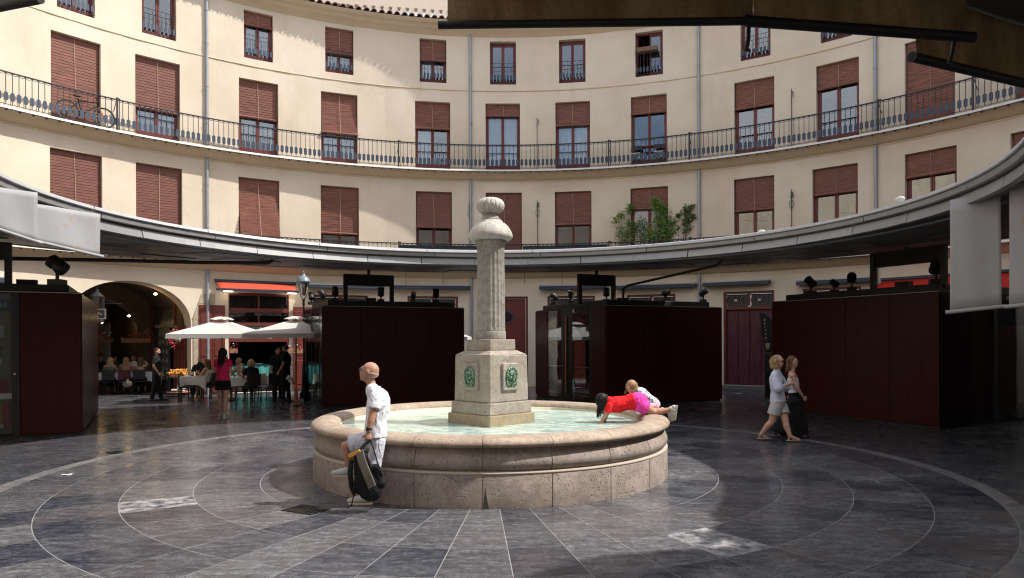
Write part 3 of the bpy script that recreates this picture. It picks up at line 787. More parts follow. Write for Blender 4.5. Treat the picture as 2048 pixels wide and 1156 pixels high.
# fluorescent lamps under the awning
for s in (-1, 1):
    t_ = thing('strip_lamp', 'lit strip lamp under the orange awning, %s the transom grille' % ('above the left end of' if s < 0 else 'above the right end of'), 'lamp', tuple(pol(BC, RW - .3, am, 3.72) + Vector((s * 1.12 * math.cos(am), -s * 1.12 * math.sin(am), 0))), -am, 'lamps under the orange awning')
    d = MB(); d.box((0, 0, 0), (.34, .14, .05)); d.obj('housing', M['letter'], t_)
    d = MB(); d.box((0, -.03, -.045), (.30, .12, .05)); d.obj('tube', M['lamp_lit'], t_)
# counter with turquoise cloth
o = thing('serving_counter', 'counter under a bright turquoise cloth inside the restaurant front', 'counter', tuple(pol(BC, RW + .55, am, 0)), -am)
d = MB(); d.box((0, .2, .5), (2.2, .6, .95)); d.obj('body', M['void'], o)
d = MB(); n = 40; vs = [(-1.12 + 2.24 * i / n, -.13 + .012 * math.sin(i * 1.3), z) for z in (.25, 1.0) for i in range(n + 1)] + [(-1.12 + 2.24 * i / n, .5, 1.003) for i in range(n + 1)]
d.add(vs, [(i + j * (n + 1), i + 1 + j * (n + 1), i + 1 + (j + 1) * (n + 1), i + (j + 1) * (n + 1)) for j in range(2) for i in range(n)], 0, True); o_ = d.obj('cloth', M['teal'], o)
d = MB(); 
for x in (-.6, .1, .7): d.lathe([(.001, 1.01), (.12, 1.01), (.16, 1.05), (.14, 1.05), (.001, 1.02)], 14, (x, .1))
d.obj('dishes', M['cloth'], o)
# limestone quoin between arch and restaurant
aq0, aq1 = AR + .004, ang(430, 640)
m = MB(); zt = 3.62; z = 0.02; i = 0
qs = [.55, .5, .58, .52, .5, .55, .36]
for h in qs:
    n = 4; rI = RW - .028
    A0 = aq0; A1 = aq1
    mm = MB()
    def pt(r, t, zz): return pol(Z0, r, A0 + (A1 - A0) * t, zz)
    z2 = z + h - .012; cut = 0.0
    if i >= 5: 
        t0 = 0.0
    zz2 = z2
    pts_b = [pt(rI, t / n, z) for t in range(n + 1)]; pts_t = [pt(rI, t / n, zz2) for t in range(n + 1)]
    bb = [pt(RW + .02, t / n, z) for t in range(n + 1)]; bt = [pt(RW + .02, t / n, zz2) for t in range(n + 1)]
    if i >= 5:
        # top blocks splay away from the arch crown
        f0 = (z - 2.75) / 1.2; f1 = (zz2 - 2.75) / 1.2
        pts_b = [pt(rI, f0 * .55 + (1 - f0 * .55) * t / n, z) for t in range(n + 1)]; pts_t = [pt(rI, f1 * .55 + (1 - f1 * .55) * t / n, zz2) for t in range(n + 1)]
        bb = [pt(RW + .02, f0 * .55 + (1 - f0 * .55) * t / n, z) for t in range(n + 1)]; bt = [pt(RW + .02, f1 * .55 + (1 - f1 * .55) * t / n, zz2) for t in range(n + 1)]
    L_ = n + 1
    mm.add(pts_b + pts_t, [(t, t + 1, L_ + t + 1, L_ + t) for t in range(n)]); mm.add(pts_t + bt, [(t, t + 1, L_ + t + 1, L_ + t) for t in range(n)]); mm.add(pts_b + bb, [(t + 1, t, L_ + t, L_ + t + 1) for t in range(n)])
    mm.add([pts_b[0], bb[0], bt[0], pts_t[0]], [(0, 1, 2, 3)]); mm.add([pts_b[-1], bb[-1], bt[-1], pts_t[-1]], [(3, 2, 1, 0)])
    mm.obj('quoin_stone', M['chalkstone'], building); z += h; i += 1
# arch: soffit and passage
m = MB(); n = 36; DEP = .9
prev = None
for i in range(n + 1):
    a = AC + AHW * math.sin(-math.pi / 2 + math.pi * i / n); z = arch_z(a) if 0 < i < n else ARCH_SPRING
    p0, p1 = pol(Z0, RW, a, z), pol(Z0, RW + DEP, a, z)
    if prev: m.add([prev[0], p0, p1, prev[1]], [(0, 1, 2, 3)], 0, True)
    prev = (p0, p1)
for a in (AL, AR):
    m.add([pol(Z0, RW, a, 0), pol(Z0, RW + DEP, a, 0), pol(Z0, RW + DEP, a, ARCH_SPRING), pol(Z0, RW, a, ARCH_SPRING)], [(0, 1, 2, 3)])
m.obj('arch_reveal', M['plaster'], building)
# frame of the passage : x tangent (right), y outward from the wall face, z up
PF = thing('covered_passage', 'dark vaulted passage behind the wide arch with cream walls and oxblood doors', 'passage', tuple(pol(BC, RW, AC, 0)), -AC)
hw = RW * math.sin(AHW) + .02
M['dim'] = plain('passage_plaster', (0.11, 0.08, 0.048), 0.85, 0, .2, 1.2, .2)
M['rust'] = plain('warm_rusticated_plaster', (0.36, 0.25, 0.12), 0.85, 0, .15, 2, .2)
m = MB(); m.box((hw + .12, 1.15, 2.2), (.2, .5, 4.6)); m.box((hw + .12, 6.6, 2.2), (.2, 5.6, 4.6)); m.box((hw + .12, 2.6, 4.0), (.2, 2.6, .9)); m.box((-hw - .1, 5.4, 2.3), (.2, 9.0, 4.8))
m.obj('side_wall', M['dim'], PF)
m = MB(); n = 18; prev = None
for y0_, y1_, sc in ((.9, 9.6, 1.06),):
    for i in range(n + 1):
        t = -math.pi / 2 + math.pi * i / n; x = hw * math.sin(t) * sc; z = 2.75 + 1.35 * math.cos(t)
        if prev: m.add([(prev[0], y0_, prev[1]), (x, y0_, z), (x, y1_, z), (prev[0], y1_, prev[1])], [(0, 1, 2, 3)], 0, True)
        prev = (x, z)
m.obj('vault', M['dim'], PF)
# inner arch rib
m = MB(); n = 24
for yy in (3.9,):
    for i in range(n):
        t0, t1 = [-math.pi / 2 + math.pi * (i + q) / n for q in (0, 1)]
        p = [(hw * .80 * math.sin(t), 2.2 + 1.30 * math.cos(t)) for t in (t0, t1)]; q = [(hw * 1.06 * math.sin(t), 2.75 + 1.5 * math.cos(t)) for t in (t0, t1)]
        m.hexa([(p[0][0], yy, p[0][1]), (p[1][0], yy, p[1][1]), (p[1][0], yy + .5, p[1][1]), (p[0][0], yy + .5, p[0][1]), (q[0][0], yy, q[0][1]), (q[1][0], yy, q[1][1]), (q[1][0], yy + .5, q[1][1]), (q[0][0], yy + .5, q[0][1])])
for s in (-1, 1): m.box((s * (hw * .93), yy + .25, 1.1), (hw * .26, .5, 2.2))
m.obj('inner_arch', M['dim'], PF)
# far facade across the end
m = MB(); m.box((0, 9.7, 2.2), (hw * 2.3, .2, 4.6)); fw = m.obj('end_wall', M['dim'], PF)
for i in range(9):
    for j in range(4):
        x = -hw + .25 + (2 * hw - .5) * (j + .5) / 4
        if j in (1, ) : continue
        m = MB(); m.box((x + (.0 if i % 2 else .06), 9.56, 1.55 + i * .30), (.70, .08, .275)); m.obj('rusticated_block', M['rust'], PF)
for (x, z0_, z1_, ww) in ((-.75, 0, 2.2, 1.0), (.85, 0, 2.2, 1.1), (-.15, 2.5, 3.7, 1.0)):
    m = MB(); m.box((x, 9.48, (z0_ + z1_) / 2), (ww, .10, z1_ - z0_))
    for s in (-1, 1): m.box((x + s * ww / 4, 9.42, (z0_ + z1_) / 2), (ww * .36, .04, (z1_ - z0_) * .8))
    bev(m.obj('far_door', M['wood'], PF), .01)
# side doorway with open shutters on the right wall
m = MB()
for y in (1.42, 3.85): m.box((hw, y, 1.8), (.14, .10, 3.6))
for z in (2.45, 3.55): m.box((hw, 2.63, z), (.14, 2.4, .12))
bev(m.obj('door_frame', M['wood'], PF), .01)
m = MB(); m.box((hw + .05, 2.63, 3.0), (.02, 2.3, 1.0)); m.obj('dark_transom', M['lace'], PF)
m = MB()
for i in range(14): y = 1.55 + i * .17; m.tube([(hw - .01, y + .075 * math.cos(t), 3.0 + (.22 if i % 2 else -.2) + .16 * math.sin(t)) for t in [q * math.pi / 5 for q in range(10)]], .008, 4, closed=True)
m.obj('transom_grille', M['iron'], PF)
m = MB(); m.box((hw + .03, 2.95, 1.2), (.02, 1.7, 2.4)); m.obj('lace_door', M['lace'], PF); m = MB(); m.box((hw + .22, 2.6, 2.0), (.04, 3.2, 4.2)); m.obj('back_wall', M['void'], PF)
m = MB()
for i in range(6):
    for j in range(3): m.ell((hw + .01, 2.4 + j * .35, .5 + i * .33), (.008, .13, .11), 12, 4)
m.obj('lace_pattern', plain('pale_lace', (0.30, 0.31, 0.30), .8), PF)
for (y, rz) in ((.62, R(8)), (1.05, R(-6))):
    m = MB(); m.box((hw - .07, y, 1.25), (.05, .42, 2.45), rz)
    for (za, zb) in ((.2, .8), (.95, 1.6), (1.75, 2.35)): m.box((hw - .105, y, (za + zb) / 2), (.02, .28, zb - za), rz)
    bev(m.obj('shutter', M['wood'], PF), .008)
# warm bulbs
def bulb(px, py, Y, where, e=9, rad=.055):
    p = W(px, py, Y); o = thing('wall_bulb', 'small warm lit spotlight ' + where, 'lamp', tuple(p), 0, 'lit bulbs in the passage')
    m = MB(); m.ell((0, 0, 0), (rad, rad, rad * .7), 10, 6); m.obj('lit_lens', M['bulb'], o)
    m = MB(); m.tube([(0, .02, .02), (0, .10, .08)], [.06, .035], 10); m.obj('housing', M['black'], o)
    l = bpy.data.lights.new('bulb_light', 'POINT'); l.energy = e; l.color = (1, .66, .32); l.shadow_soft_size = .06
    lo = bpy.data.objects.new('bulb_light', l); COL.objects.link(lo); lo.parent = o; lo.location = (0, -.12, -.08)
bulb(311, 588, 25.0, 'high under the vault above the side doorway', 5)
bulb(258, 632, 28.5, 'on the wall beside the inner arch', 3)
bulb(203, 645, 27.5, 'beneath the hanging square sign', 2.5)

# ---- hanging lantern and square sign in the arch
o = thing('hanging_lantern', 'large black wrought iron lantern hanging in the mouth of the arch', 'lantern', tuple(W(194, 616, 22.6)))
m = MB(); m.lathe([(.001, .62), (.05, .60), (.06, .52), (.13, .46), (.22, .38), (.22, .34)], 8, smooth=False); m.lathe([(.20, -.40), (.20, -.45), (.10, -.50), (.03, -.58), (.001, -.60)], 8, smooth=False); m.tube([(0, 0, .6), (0, 0, 1.0)], .012, 6); m.obj('cap', M['black'], o)
m = MB()
for i in range(8): a = i * math.pi / 4; m.tube([(.21 * math.sin(a), .21 * math.cos(a), .36), (.19 * math.sin(a), .19 * math.cos(a), -.42)], .012, 5)
m.obj('cage', M['iron'], o)
m = MB(); m.lathe([(.20, .35), (.18, -.40)], 8, smooth=False); m.obj('glazing', M['lampglass'], o)
o = thing('square_sign', 'square black hanging sign with a pale border and thin script lettering', 'sign', tuple(W(201, 628, 21.9)))
m = MB(); m.box((0, 0, 0), (.36, .04, .34)); m.tube([(.02, 0, .17), (.02, 0, .34), (.50, .30, .34)], .012, 5); m.obj('board', M['black'], o)
m = MB()
for (c_, d_) in (((0, -.022, .15), (.32, .006, .012)), ((0, -.022, -.15), (.32, .006, .012)), ((.155, -.022, 0), (.012, .006, .288)), ((-.155, -.022, 0), (.012, .006, .288))): m.box(c_, d_)
m.obj('border', M['letter'], o)
text('lettering', 'f', .15, M['letter'], o, (-.09, -.024, 0), (R(90), 0, 0), .002, .5); text('lettering', 'orneria'[0:0] + 'ıııııı', .045, M['letter'], o, (.03, -.024, -.005), (R(90), 0, 0), .002)

# ---- awning housings along the wall, plus the open red ones
def awning_box(xa, xb, py, label, d=.22):
    aa, za = on_ring(xa, py, RW - .2); ab, zb = on_ring(xb, py, RW - .2)
    p0, p1 = pol(BC, RW - .17, aa, za), pol(BC, RW - .17, ab, zb); z = (za + zb) / 2
    c = (p0 + p1) / 2; dv = p1 - p0; dv.z = 0; L = dv.length; az = math.atan2(dv.y, dv.x)
    o = thing('folded_awning', label, 'awning', (c.x, c.y, z), az, 'folded awnings over the shop doors')
    m = MB(); m.box((0, 0, 0), (L, .16, .13)); m.box((0, -.10, -.035), (L - .04, .05, .09)); m.tube([(-L / 2 - .01, -.02, .0), (L / 2 + .01, -.02, 0)], .055, 8); bev(m.obj('housing', M['navy'], o), .015)
    m = MB(); m.box((0, .02, .085), (L + .02, .20, .04)); m.obj('hood', M['letter'] if False else M['pipe'], o)
    for s in (-1, 1):
        m = MB(); m.box((s * (L / 2 - .06), .08, .05), (.05, .20, .14)); m.obj('bracket', M['iron'], o)
    return o
for (xa, xb, py, lb) in ((614, 768, 574, 'closed navy awning behind the lantern and the left post of the roof frame'), (781, 940, 575, 'closed navy awning left of the drainpipe beside the column'),
        (1079, 1212, 575, 'closed navy awning just right of the column and the oval-grille door'), (1229, 1392, 573, 'closed navy awning under the sloping pipe, left of a drainpipe'),
        (1406, 1540, 567, 'closed navy awning over the tall plum doors'), (1593, 1746, 563, 'closed navy awning beside the big red canvas awning'), (-45, 18, 560, 'closed navy awning at the frame edge behind the left post')):
    awning_box(xa, xb, py, lb)
def canvas_awning(xa, xb, ytop, out, drop, label, mat, front=.10):
    aa, za = on_ring(xa, ytop, RW - .1); ab, zb = on_ring(xb, ytop, RW - .1)
    p0, p1 = pol(BC, RW - .10, aa, za), pol(BC, RW - .10, ab, zb); z = (za + zb) / 2; c = (p0 + p1) / 2; dv = p1 - p0; dv.z = 0; L = dv.length; az = math.atan2(dv.y, dv.x)
    o = thing('canvas_awning', label, 'awning', (c.x, c.y, z), az)
    m = MB(); n = 14; vs = []
    for j in range(5):
        for i in range(n + 1): f = j / 4; vs.append((-L / 2 + .06 + (L - .12) * i / n, -out * f, -.03 - drop * f - .03 * math.sin(math.pi * f)))
    m.add(vs, [(i + j * (n + 1), i + 1 + j * (n + 1), i + 1 + (j + 1) * (n + 1), i + (j + 1) * (n + 1)) for j in range(4) for i in range(n)], 0, True)
    q = m.obj('canvas', mat, o); md = q.modifiers.new('s', 'SOLIDIFY'); md.thickness = .008
    m = MB(); m.tube([(-L / 2, 0, .0), (L / 2, 0, .0)], .045, 8); m.box((0, .03, .05), (L + .04, .12, .03)); m.obj('roller', M['navy'], o)
    m = MB(); m.box((0, -out - .02, -drop - .06), (L + .03, .05, front)); m.obj('front_bar', M['navy'], o)
    for s in (-1, 1):
        m = MB(); m.tube([(s * L * .46, 0, -.08), (s * L * .38, -out * .5, -.10 - drop * .5), (s * L * .44, -out, -.05 - drop)], .016, 6); m.obj('folding_arm', M['navy'], o)
canvas_awning(430, 592, 565, .34, .26, 'orange red canvas awning over the restaurant front', M['red_awning'], .09)
canvas_awning(1762, 2130, 549, 1.5, .62, 'wide red canvas awning behind the right-hand kiosk', M['red_awning2'])

# thin rods hanging above the folded awnings
m = MB()
for (px, py0, py1) in ((812, 540, 566), (886, 541, 566), (1049, 541, 566), (1124, 540, 566)):
    a, zt = on_ring(px, py0, RW - .35); zb = on_ring(px, py1, RW - .35)[1]; p = pol(BC, RW - .35, a); m.tube([(p.x, p.y, zb), (p.x, p.y, zt + .6)], .010, 5); m.tube([(p.x, p.y, zb), (p.x, p.y, zb - .03)], .018, 6)
for v in range(len(m.v)): m.v[v] = (m.v[v][0] - BC.x, m.v[v][1] - BC.y, m.v[v][2])
m.obj('awning_rod', M['iron'], building)

# street lantern on a wall bracket
pl_ = W(607, 575, 22.2)
o = thing('street_lantern', 'old blue grey street lantern with tapered glass on a scrolled post behind the kiosk', 'lantern', (pl_.x, pl_.y, 0))
z = pl_.z
m = MB(); m.lathe([(.001, z + .52), (.03, z + .50), (.035, z + .45), (.012, z + .44), (.06, z + .42), (.05, z + .38), (.12, z + .35), (.19, z + .28), (.215, z + .20), (.225, z + .17), (.20, z + .15), (.18, z + .15), (.17, z + .11), (.001, z + .10)], 16)
for i in range(12): a = i * math.pi / 6; m.ell((.21 * math.sin(a), .21 * math.cos(a), z + .185), (.02, .02, .022), 6, 4)
m.obj('lantern_cap', M['plate'] if False else plain('blue_grey_lantern_paint', (.16, .19, .24), .45, .2, .2, 8), o)
m = MB(); m.lathe([(.165, z + .11), (.085, z - .25)], 6, smooth=False); m.obj('lantern_glass', M['lampglass'], o)
m = MB()
for i in range(6): a = i * math.pi / 3; m.tube([(.168 * math.sin(a), .168 * math.cos(a), z + .12), (.088 * math.sin(a), .088 * math.cos(a), z - .26)], .008, 4)
m.tube([(0, 0, z - .25), (0, 0, z + .0)], .014, 6)
m.obj('lantern_frame', M['iron'], o)
m = MB(); m.tube([(.09, 0, z - .27), (.03, 0, z - .36), (0, 0, z - .42)], .015, 6); m.tube([(-.09, 0, z - .27), (-.03, 0, z - .36), (0, 0, z - .42)], .015, 6)
m.lathe([(.03, z - .36), (.05, z - .40), (.03, z - .46), (.045, z - .52), (.028, z - .6), (.028, 1.2), (.05, 1.15), (.055, .9), (.075, .3), (.13, .22), (.13, 0), (.001, 0)], 12)
m.obj('post', M['darkbrown'], o)

# ------------------------------------------------------------------ ring canopy
KC = Vector((0.06, 0.0, 0)); RC = 6.35
CA0, CA1 = R(-127), R(126)
canopy = thing('ring_canopy', 'grey metal ring canopy with a stepped fascia circling over the kiosks', 'canopy', (KC.x, KC.y, 0))
NF = 32; FS = 2 * math.pi / NF
def arcseg(prof, st, n=4, gap=.0012, off=0):
    m = MB(); m.lathe(prof, n, (0, 0), -st / 2 + gap + off, st / 2 - gap + off, closed_prof=True, smooth=False); return m
f1 = arcseg([(RC + .02, 3.655), (RC + .035, 3.65), (RC + .11, 3.65), (RC + .11, 3.805), (RC + .075, 3.805), (RC + .06, 3.80)], FS).mesh('fascia_panel', M['metal'])
f2 = arcseg([(RC + .015, 3.83), (RC - .005, 3.84), (RC - .01, 3.915), (RC + .10, 3.915), (RC + .10, 3.83)], FS * 2, 8).mesh('gutter_panel', M['metal'])
f3 = arcseg([(RC - .035, 3.922), (RC - .045, 3.935), (RC - .03, 3.985), (RC + .14, 4.02), (RC + .14, 3.922)], FS * 2, 8).mesh('coping_panel', M['cap'])
for k in range(-11, 12):
    put('fascia_panel', f1, canopy, (0, 0, random.uniform(-.004, .004)), -k * FS + random.uniform(-.0008, .0008))
    if k % 2 == 0: put('gutter_panel', f2, canopy, (0, 0, 0), -k * FS + .05); put('coping_panel', f3, canopy, (0, 0, 0), -k * FS + .08)
m = MB(); m.lathe([(RC + .10, 3.80), (RC + .14, 3.82), (RC + .14, 4.0), (11.9, 4.38), (11.95, 4.38), (11.95, 4.34), (RC + .3, 3.97), (RC + .3, 3.70)], 96, (0, 0), CA0, CA1, smooth=False, closed_prof=True)
m.obj('roof_sheet', M['cap'], canopy)
for i in range(40):
    pass
rr = [RC + .12, 7.7, 9.1, 10.5, 11.86]
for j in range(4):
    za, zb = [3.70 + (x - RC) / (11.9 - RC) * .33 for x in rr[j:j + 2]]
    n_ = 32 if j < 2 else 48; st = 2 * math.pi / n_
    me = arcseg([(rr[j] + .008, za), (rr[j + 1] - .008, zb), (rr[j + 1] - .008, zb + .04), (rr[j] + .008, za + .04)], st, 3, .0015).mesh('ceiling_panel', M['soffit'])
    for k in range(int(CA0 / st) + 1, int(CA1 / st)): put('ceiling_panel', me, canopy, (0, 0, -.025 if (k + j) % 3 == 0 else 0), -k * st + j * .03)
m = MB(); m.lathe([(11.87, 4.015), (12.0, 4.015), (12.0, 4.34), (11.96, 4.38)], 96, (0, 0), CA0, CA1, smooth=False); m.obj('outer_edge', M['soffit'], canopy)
# strip lights / rails under the lip
m = MB(); m.lathe([(RC + .55, 3.70), (RC + .60, 3.70), (RC + .60, 3.67), (RC + .55, 3.67)], 96, (0, 0), CA0, CA1, closed_prof=True, smooth=False); m.obj('blind_rail', M['pipe'], canopy)

# sloping tubes (screen cranks) to the canopy
def pipe_thing(pts, r, label):
    p0 = Vector(pts[0]); o = thing('awning_tube', label, 'tube', tuple(p0), 0, 'tubes between kiosks and canopy')
    m = MB(); m.tube([Vector(p) - p0 for p in pts], r, 10); m.obj('tube', M['darkbrown'], o)
    m = MB(); m.ell((0, 0, 0), (r * 1.5,) * 3, 8, 6); m.ell(Vector(pts[-1]) - p0, (r * 1.5,) * 3, 8, 6); m.obj('joint', M['iron'], o)
pipe_thing([W(1246, 600, 19.5), W(1247, 577, 19.4), W(1256, 571, 19.2), W(1432, 531, 17.9), W(1443, 522, 17.8), W(1444, 510, 17.8)], .035, 'dark tube rising from the kiosk right of the column up to the canopy edge')
pipe_thing([W(-40, 516, 14.2), W(200, 520, 15.6), W(400, 525, 16.4), W(536, 526, 16.9), W(545, 521, 16.9), W(547, 514, 16.9)], .042, 'long dark tube running level from the left kiosk frame to the canopy')

# ---- roller screens hanging from the canopy
t = NT('grey_screen_fabric'); v = t.pos()
c = t.mix(t.noise(v, 2.5, 5), (0.27, 0.27, 0.285), (0.35, 0.35, 0.37))
rst = t.math('MULTIPLY', t.ramp(t.noise(t.pos('pos', (2.5, 2.5, 2)), 1.6, 7, .7), 0.57, 0.72), .6)
t.set(color=t.mix(rst, c, (0.30, 0.19, 0.11)), rough=0.8).bump(t.noise(t.pos('pos', (3, 3, 80)), 9, 2), .15, .002); M['screen'] = t.mat
t = NT('brown_backlit_screen_fabric'); v = t.pos()
weave = t.noise(t.pos('pos', (150, 150, 30)), 1.5, 2)
c = t.mix(t.ramp(t.noise(t.pos('pos', (2.2, 2.2, .7)), 1.8, 6, .7), .42, .7), (0.46, 0.37, 0.24), (0.22, 0.13, 0.065))
c = t.mix(t.math('MULTIPLY', t.ramp(weave, .4, .6), .35), c, (0.14, 0.11, 0.07))
t.n.remove(t.p); a_ = t.n.new('ShaderNodeBsdfDiffuse'); b_ = t.n.new('ShaderNodeBsdfTranslucent'); x_ = t.n.new('ShaderNodeMixShader'); x_.inputs[0].default_value = .5; t.l.new(c, a_.inputs[0]); t.l.new(c, b_.inputs[0]); t.l.new(a_.outputs[0], x_.inputs[1]); t.l.new(b_.outputs[0], x_.inputs[2]); t.l.new(x_.outputs[0], t.o.inputs['Surface']); M['screen_dark'] = t.mat
def screen(p0, p1, ztop, label, mat, group, bar=.028, sag=.0, off=.0, barmat=None):
    """fabric between bar ends p0,p1 (world) and the roller above"""
    p0, p1 = Vector(p0), Vector(p1); o = thing('roller_screen', label, 'screen', tuple(p0), 0, group)
    d = p1 - p0; n = 14; vs = []
    nr = Vector((-d.y, d.x, 0)).normalized()
    for j in range(9):
        f = j / 8
        for i in range(n + 1):
            t_ = i / n; b = d * t_; zb = b.z; zt = ztop - p0.z
            vs.append((b.x + nr.x * (.010 * math.sin(t_ * 9 + f * 2) + off * f), b.y + nr.y * (.010 * math.sin(t_ * 9 + f * 2) + off * f), zb + (zt - zb) * f))
    m = MB(); m.add(vs, [(i + j * (n + 1), i + 1 + j * (n + 1), i + 1 + (j + 1) * (n + 1), i + (j + 1) * (n + 1)) for j in range(8) for i in range(n)], 0, True)
    q = m.obj('fabric', mat, o); md = q.modifiers.new('s', 'SOLIDIFY'); md.thickness = .003
    m = MB(); e = d.normalized() * .05; m.tube([-e, d + e], bar, 10); m.tube([-e * 1.0, -e * .98], bar * 1.15, 10); m.obj('bottom_bar', barmat or M['pipe'], o)
    return o
g1 = 'pale roller screens hanging from the canopy edge'
screen(W(-70, 436, 8.3), W(75, 484, 8.9), 3.76, 'grey roller screen at the left edge, lowered a little under the canopy', M['screen'], g1, .022, barmat=M['screen'])
screen(W(45, 476, 9.35), W(200, 512, 10.3), 3.74, 'grey roller screen with a rust stain, beside the one at the left edge', M['screen'], g1, .022, barmat=M['screen'])
screen(W(1900, 624, 9.5), W(2003, 613, 9.0), 3.74, 'long pale roller screen lowered half way in front of the red awning', M['screen'], g1, .026, barmat=M['screen'])
screen(W(2018, 613, 8.6), W(2150, 598, 7.8), 3.74, 'long pale roller screen cut by the right edge of the view', M['screen'], g1, .026, barmat=M['screen'])
g2 = 'dark roller screens hanging just in front of the camera'
def nb(px, py, h): return W(px, py, (h - CAMZ) * FPX / (HORY - py))
screen(nb(895, 50, 3.60), nb(1506, 42, 3.60), 3.98, 'brown backlit roller screen across the top centre', M['screen_dark'], g2, .022, barmat=M['black'])
screen(nb(1508, 43, 3.60), nb(1932, 74, 3.60), 3.98, 'dark roller screen across the top right above its neighbours', M['screen_dark'], g2, .030, barmat=M['black'])
screen(nb(1834, 116, 3.60), nb(2120, 184, 3.60), 3.98, 'dark roller screen sloping down at the upper right corner', M['screen_dark'], g2, .030, barmat=M['black'])
screen(nb(-160, 45, 3.60), nb(66, 0, 3.60), 3.98, 'dark roller screen end in the upper left corner', M['screen_dark'], g2, .026, barmat=M['black'])
for (xa, ya, xb, yb, lb) in ((1497, 50, 1492, 104, 'short black strap hanging from the middle screen bar'), (1908, 82, 1897, 128, 'short black strap hanging between the two right screens')):
    p0, p1 = nb(xa, ya, 3.6), None; Y = p0.y - CAMY; p1 = W(xb, yb, Y)
    o = thing('strap', lb, 'strap', tuple(p0), 0); m = MB(); m.tube([(0, 0, 0), (p1 - p0) * .5 + Vector((.006, 0, 0)), (p1 - p0) * .95, (p1 - p0) + Vector((.02, 0, .01))], .012, 6); m.obj('webbing', M['black'], o)

# the roof just over the camera that the dark screens hang from
nr_ = thing('near_canopy', 'dark canopy roof overhead from which the dark screens hang', 'canopy', (2.0, -8.0, 3.99))
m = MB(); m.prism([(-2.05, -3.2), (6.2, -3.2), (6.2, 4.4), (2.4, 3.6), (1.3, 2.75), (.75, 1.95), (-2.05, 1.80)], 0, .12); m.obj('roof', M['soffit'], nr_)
m = MB(); m.box((-.5, 1.75, .16), (3.0, .06, .08), R(0)); m.obj('edge_beam', M['metal'], nr_)
# ------------------------------------------------------------------ fountain
fountain = thing('stone_fountain', 'round travertine fountain basin with a fluted column and pumpkin finial in its centre', 'fountain', (0, 0, 0))
NB = 20; BS = 2 * math.pi / NB
def block(prof, name, mat, off, jitter=0.0, gap=.006, n=8):
    m = MB(); r0 = max(p[0] for p in prof)
    m.lathe(prof, n, (0, 0), -BS / 2 + gap / r0, BS / 2 - gap / r0, closed_prof=True, smooth=True)
    me = m.mesh(name, mat)
    for k in range(NB):
        o = put(name, me, fountain, (0, 0, random.uniform(-jitter, jitter)), -(k + off) * BS)
        if k % 4 == 0 and False: pass
        e = o.modifiers.new('e', 'EDGE_SPLIT'); e.split_angle = R(50)
OFF = .5 + .03
block([(2.20, 0.0), (2.505, 0.0), (2.505, .368), (2.500, .376), (2.20, .378)], 'base_stone', M['stone_base'], OFF, .001)
block([(2.20, .402), (2.430, .402), (2.462, .412), (2.495, .445), (2.508, .48), (2.505, .52), (2.485, .57), (2.458, .62), (2.435, .655), (2.43, .675), (2.20, .675)], 'wall_stone', M['stone_base'], OFF, .001)
block([(2.15, .60), (2.15, .70), (2.165, .745), (2.21, .778), (2.29, .792), (2.38, .790), (2.46, .775), (2.515, .748), (2.538, .715), (2.532, .690), (2.505, .672), (2.465, .668), (2.45, .66), (2.20, .66)], 'rim_stone', M['stone_rim'], OFF, .0015, .003)
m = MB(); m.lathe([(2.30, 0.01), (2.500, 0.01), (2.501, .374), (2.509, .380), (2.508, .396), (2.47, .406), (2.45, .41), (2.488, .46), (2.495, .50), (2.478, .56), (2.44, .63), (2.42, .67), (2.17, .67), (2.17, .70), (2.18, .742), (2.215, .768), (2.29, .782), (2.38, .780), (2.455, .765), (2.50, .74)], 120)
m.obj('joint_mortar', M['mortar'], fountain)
m = MB(); m.lathe([(2.18, .62), (2.18, .685), (2.146, .700), (2.140, .60)], 120); m.lathe([(2.15, .45), (.001, .40)], 60); m.obj('basin_lining', M['limescale'], fountain)
m = MB(); n = 72; m.lathe([(.001, .665), (.5, .665), (1.0, .665), (1.5, .665), (2.15, .665)], n)
w_ = m.obj('fountain_water', M['water']); kind(w_, 'structure')
m = MB(); pp_ = [(-.035, .002), (.045, .002), (.030, .07), (.012, .17), (.004, .26), (-.006, .16), (-.015, .07)]; y0_, y1_ = -2.495, -2.5065
m.add([(p[0], y1_, p[1]) for p in pp_] + [(p[0], y0_, p[1]) for p in pp_], [tuple(range(7)), tuple(range(13, 6, -1))] + [(i, 7 + i, 7 + (i + 1) % 7, (i + 1) % 7) for i in range(7)]); q = m.obj('damp_stain', plain('dark_damp_mortar', (.07, .065, .055), .7, 0, .4, 20), fountain)
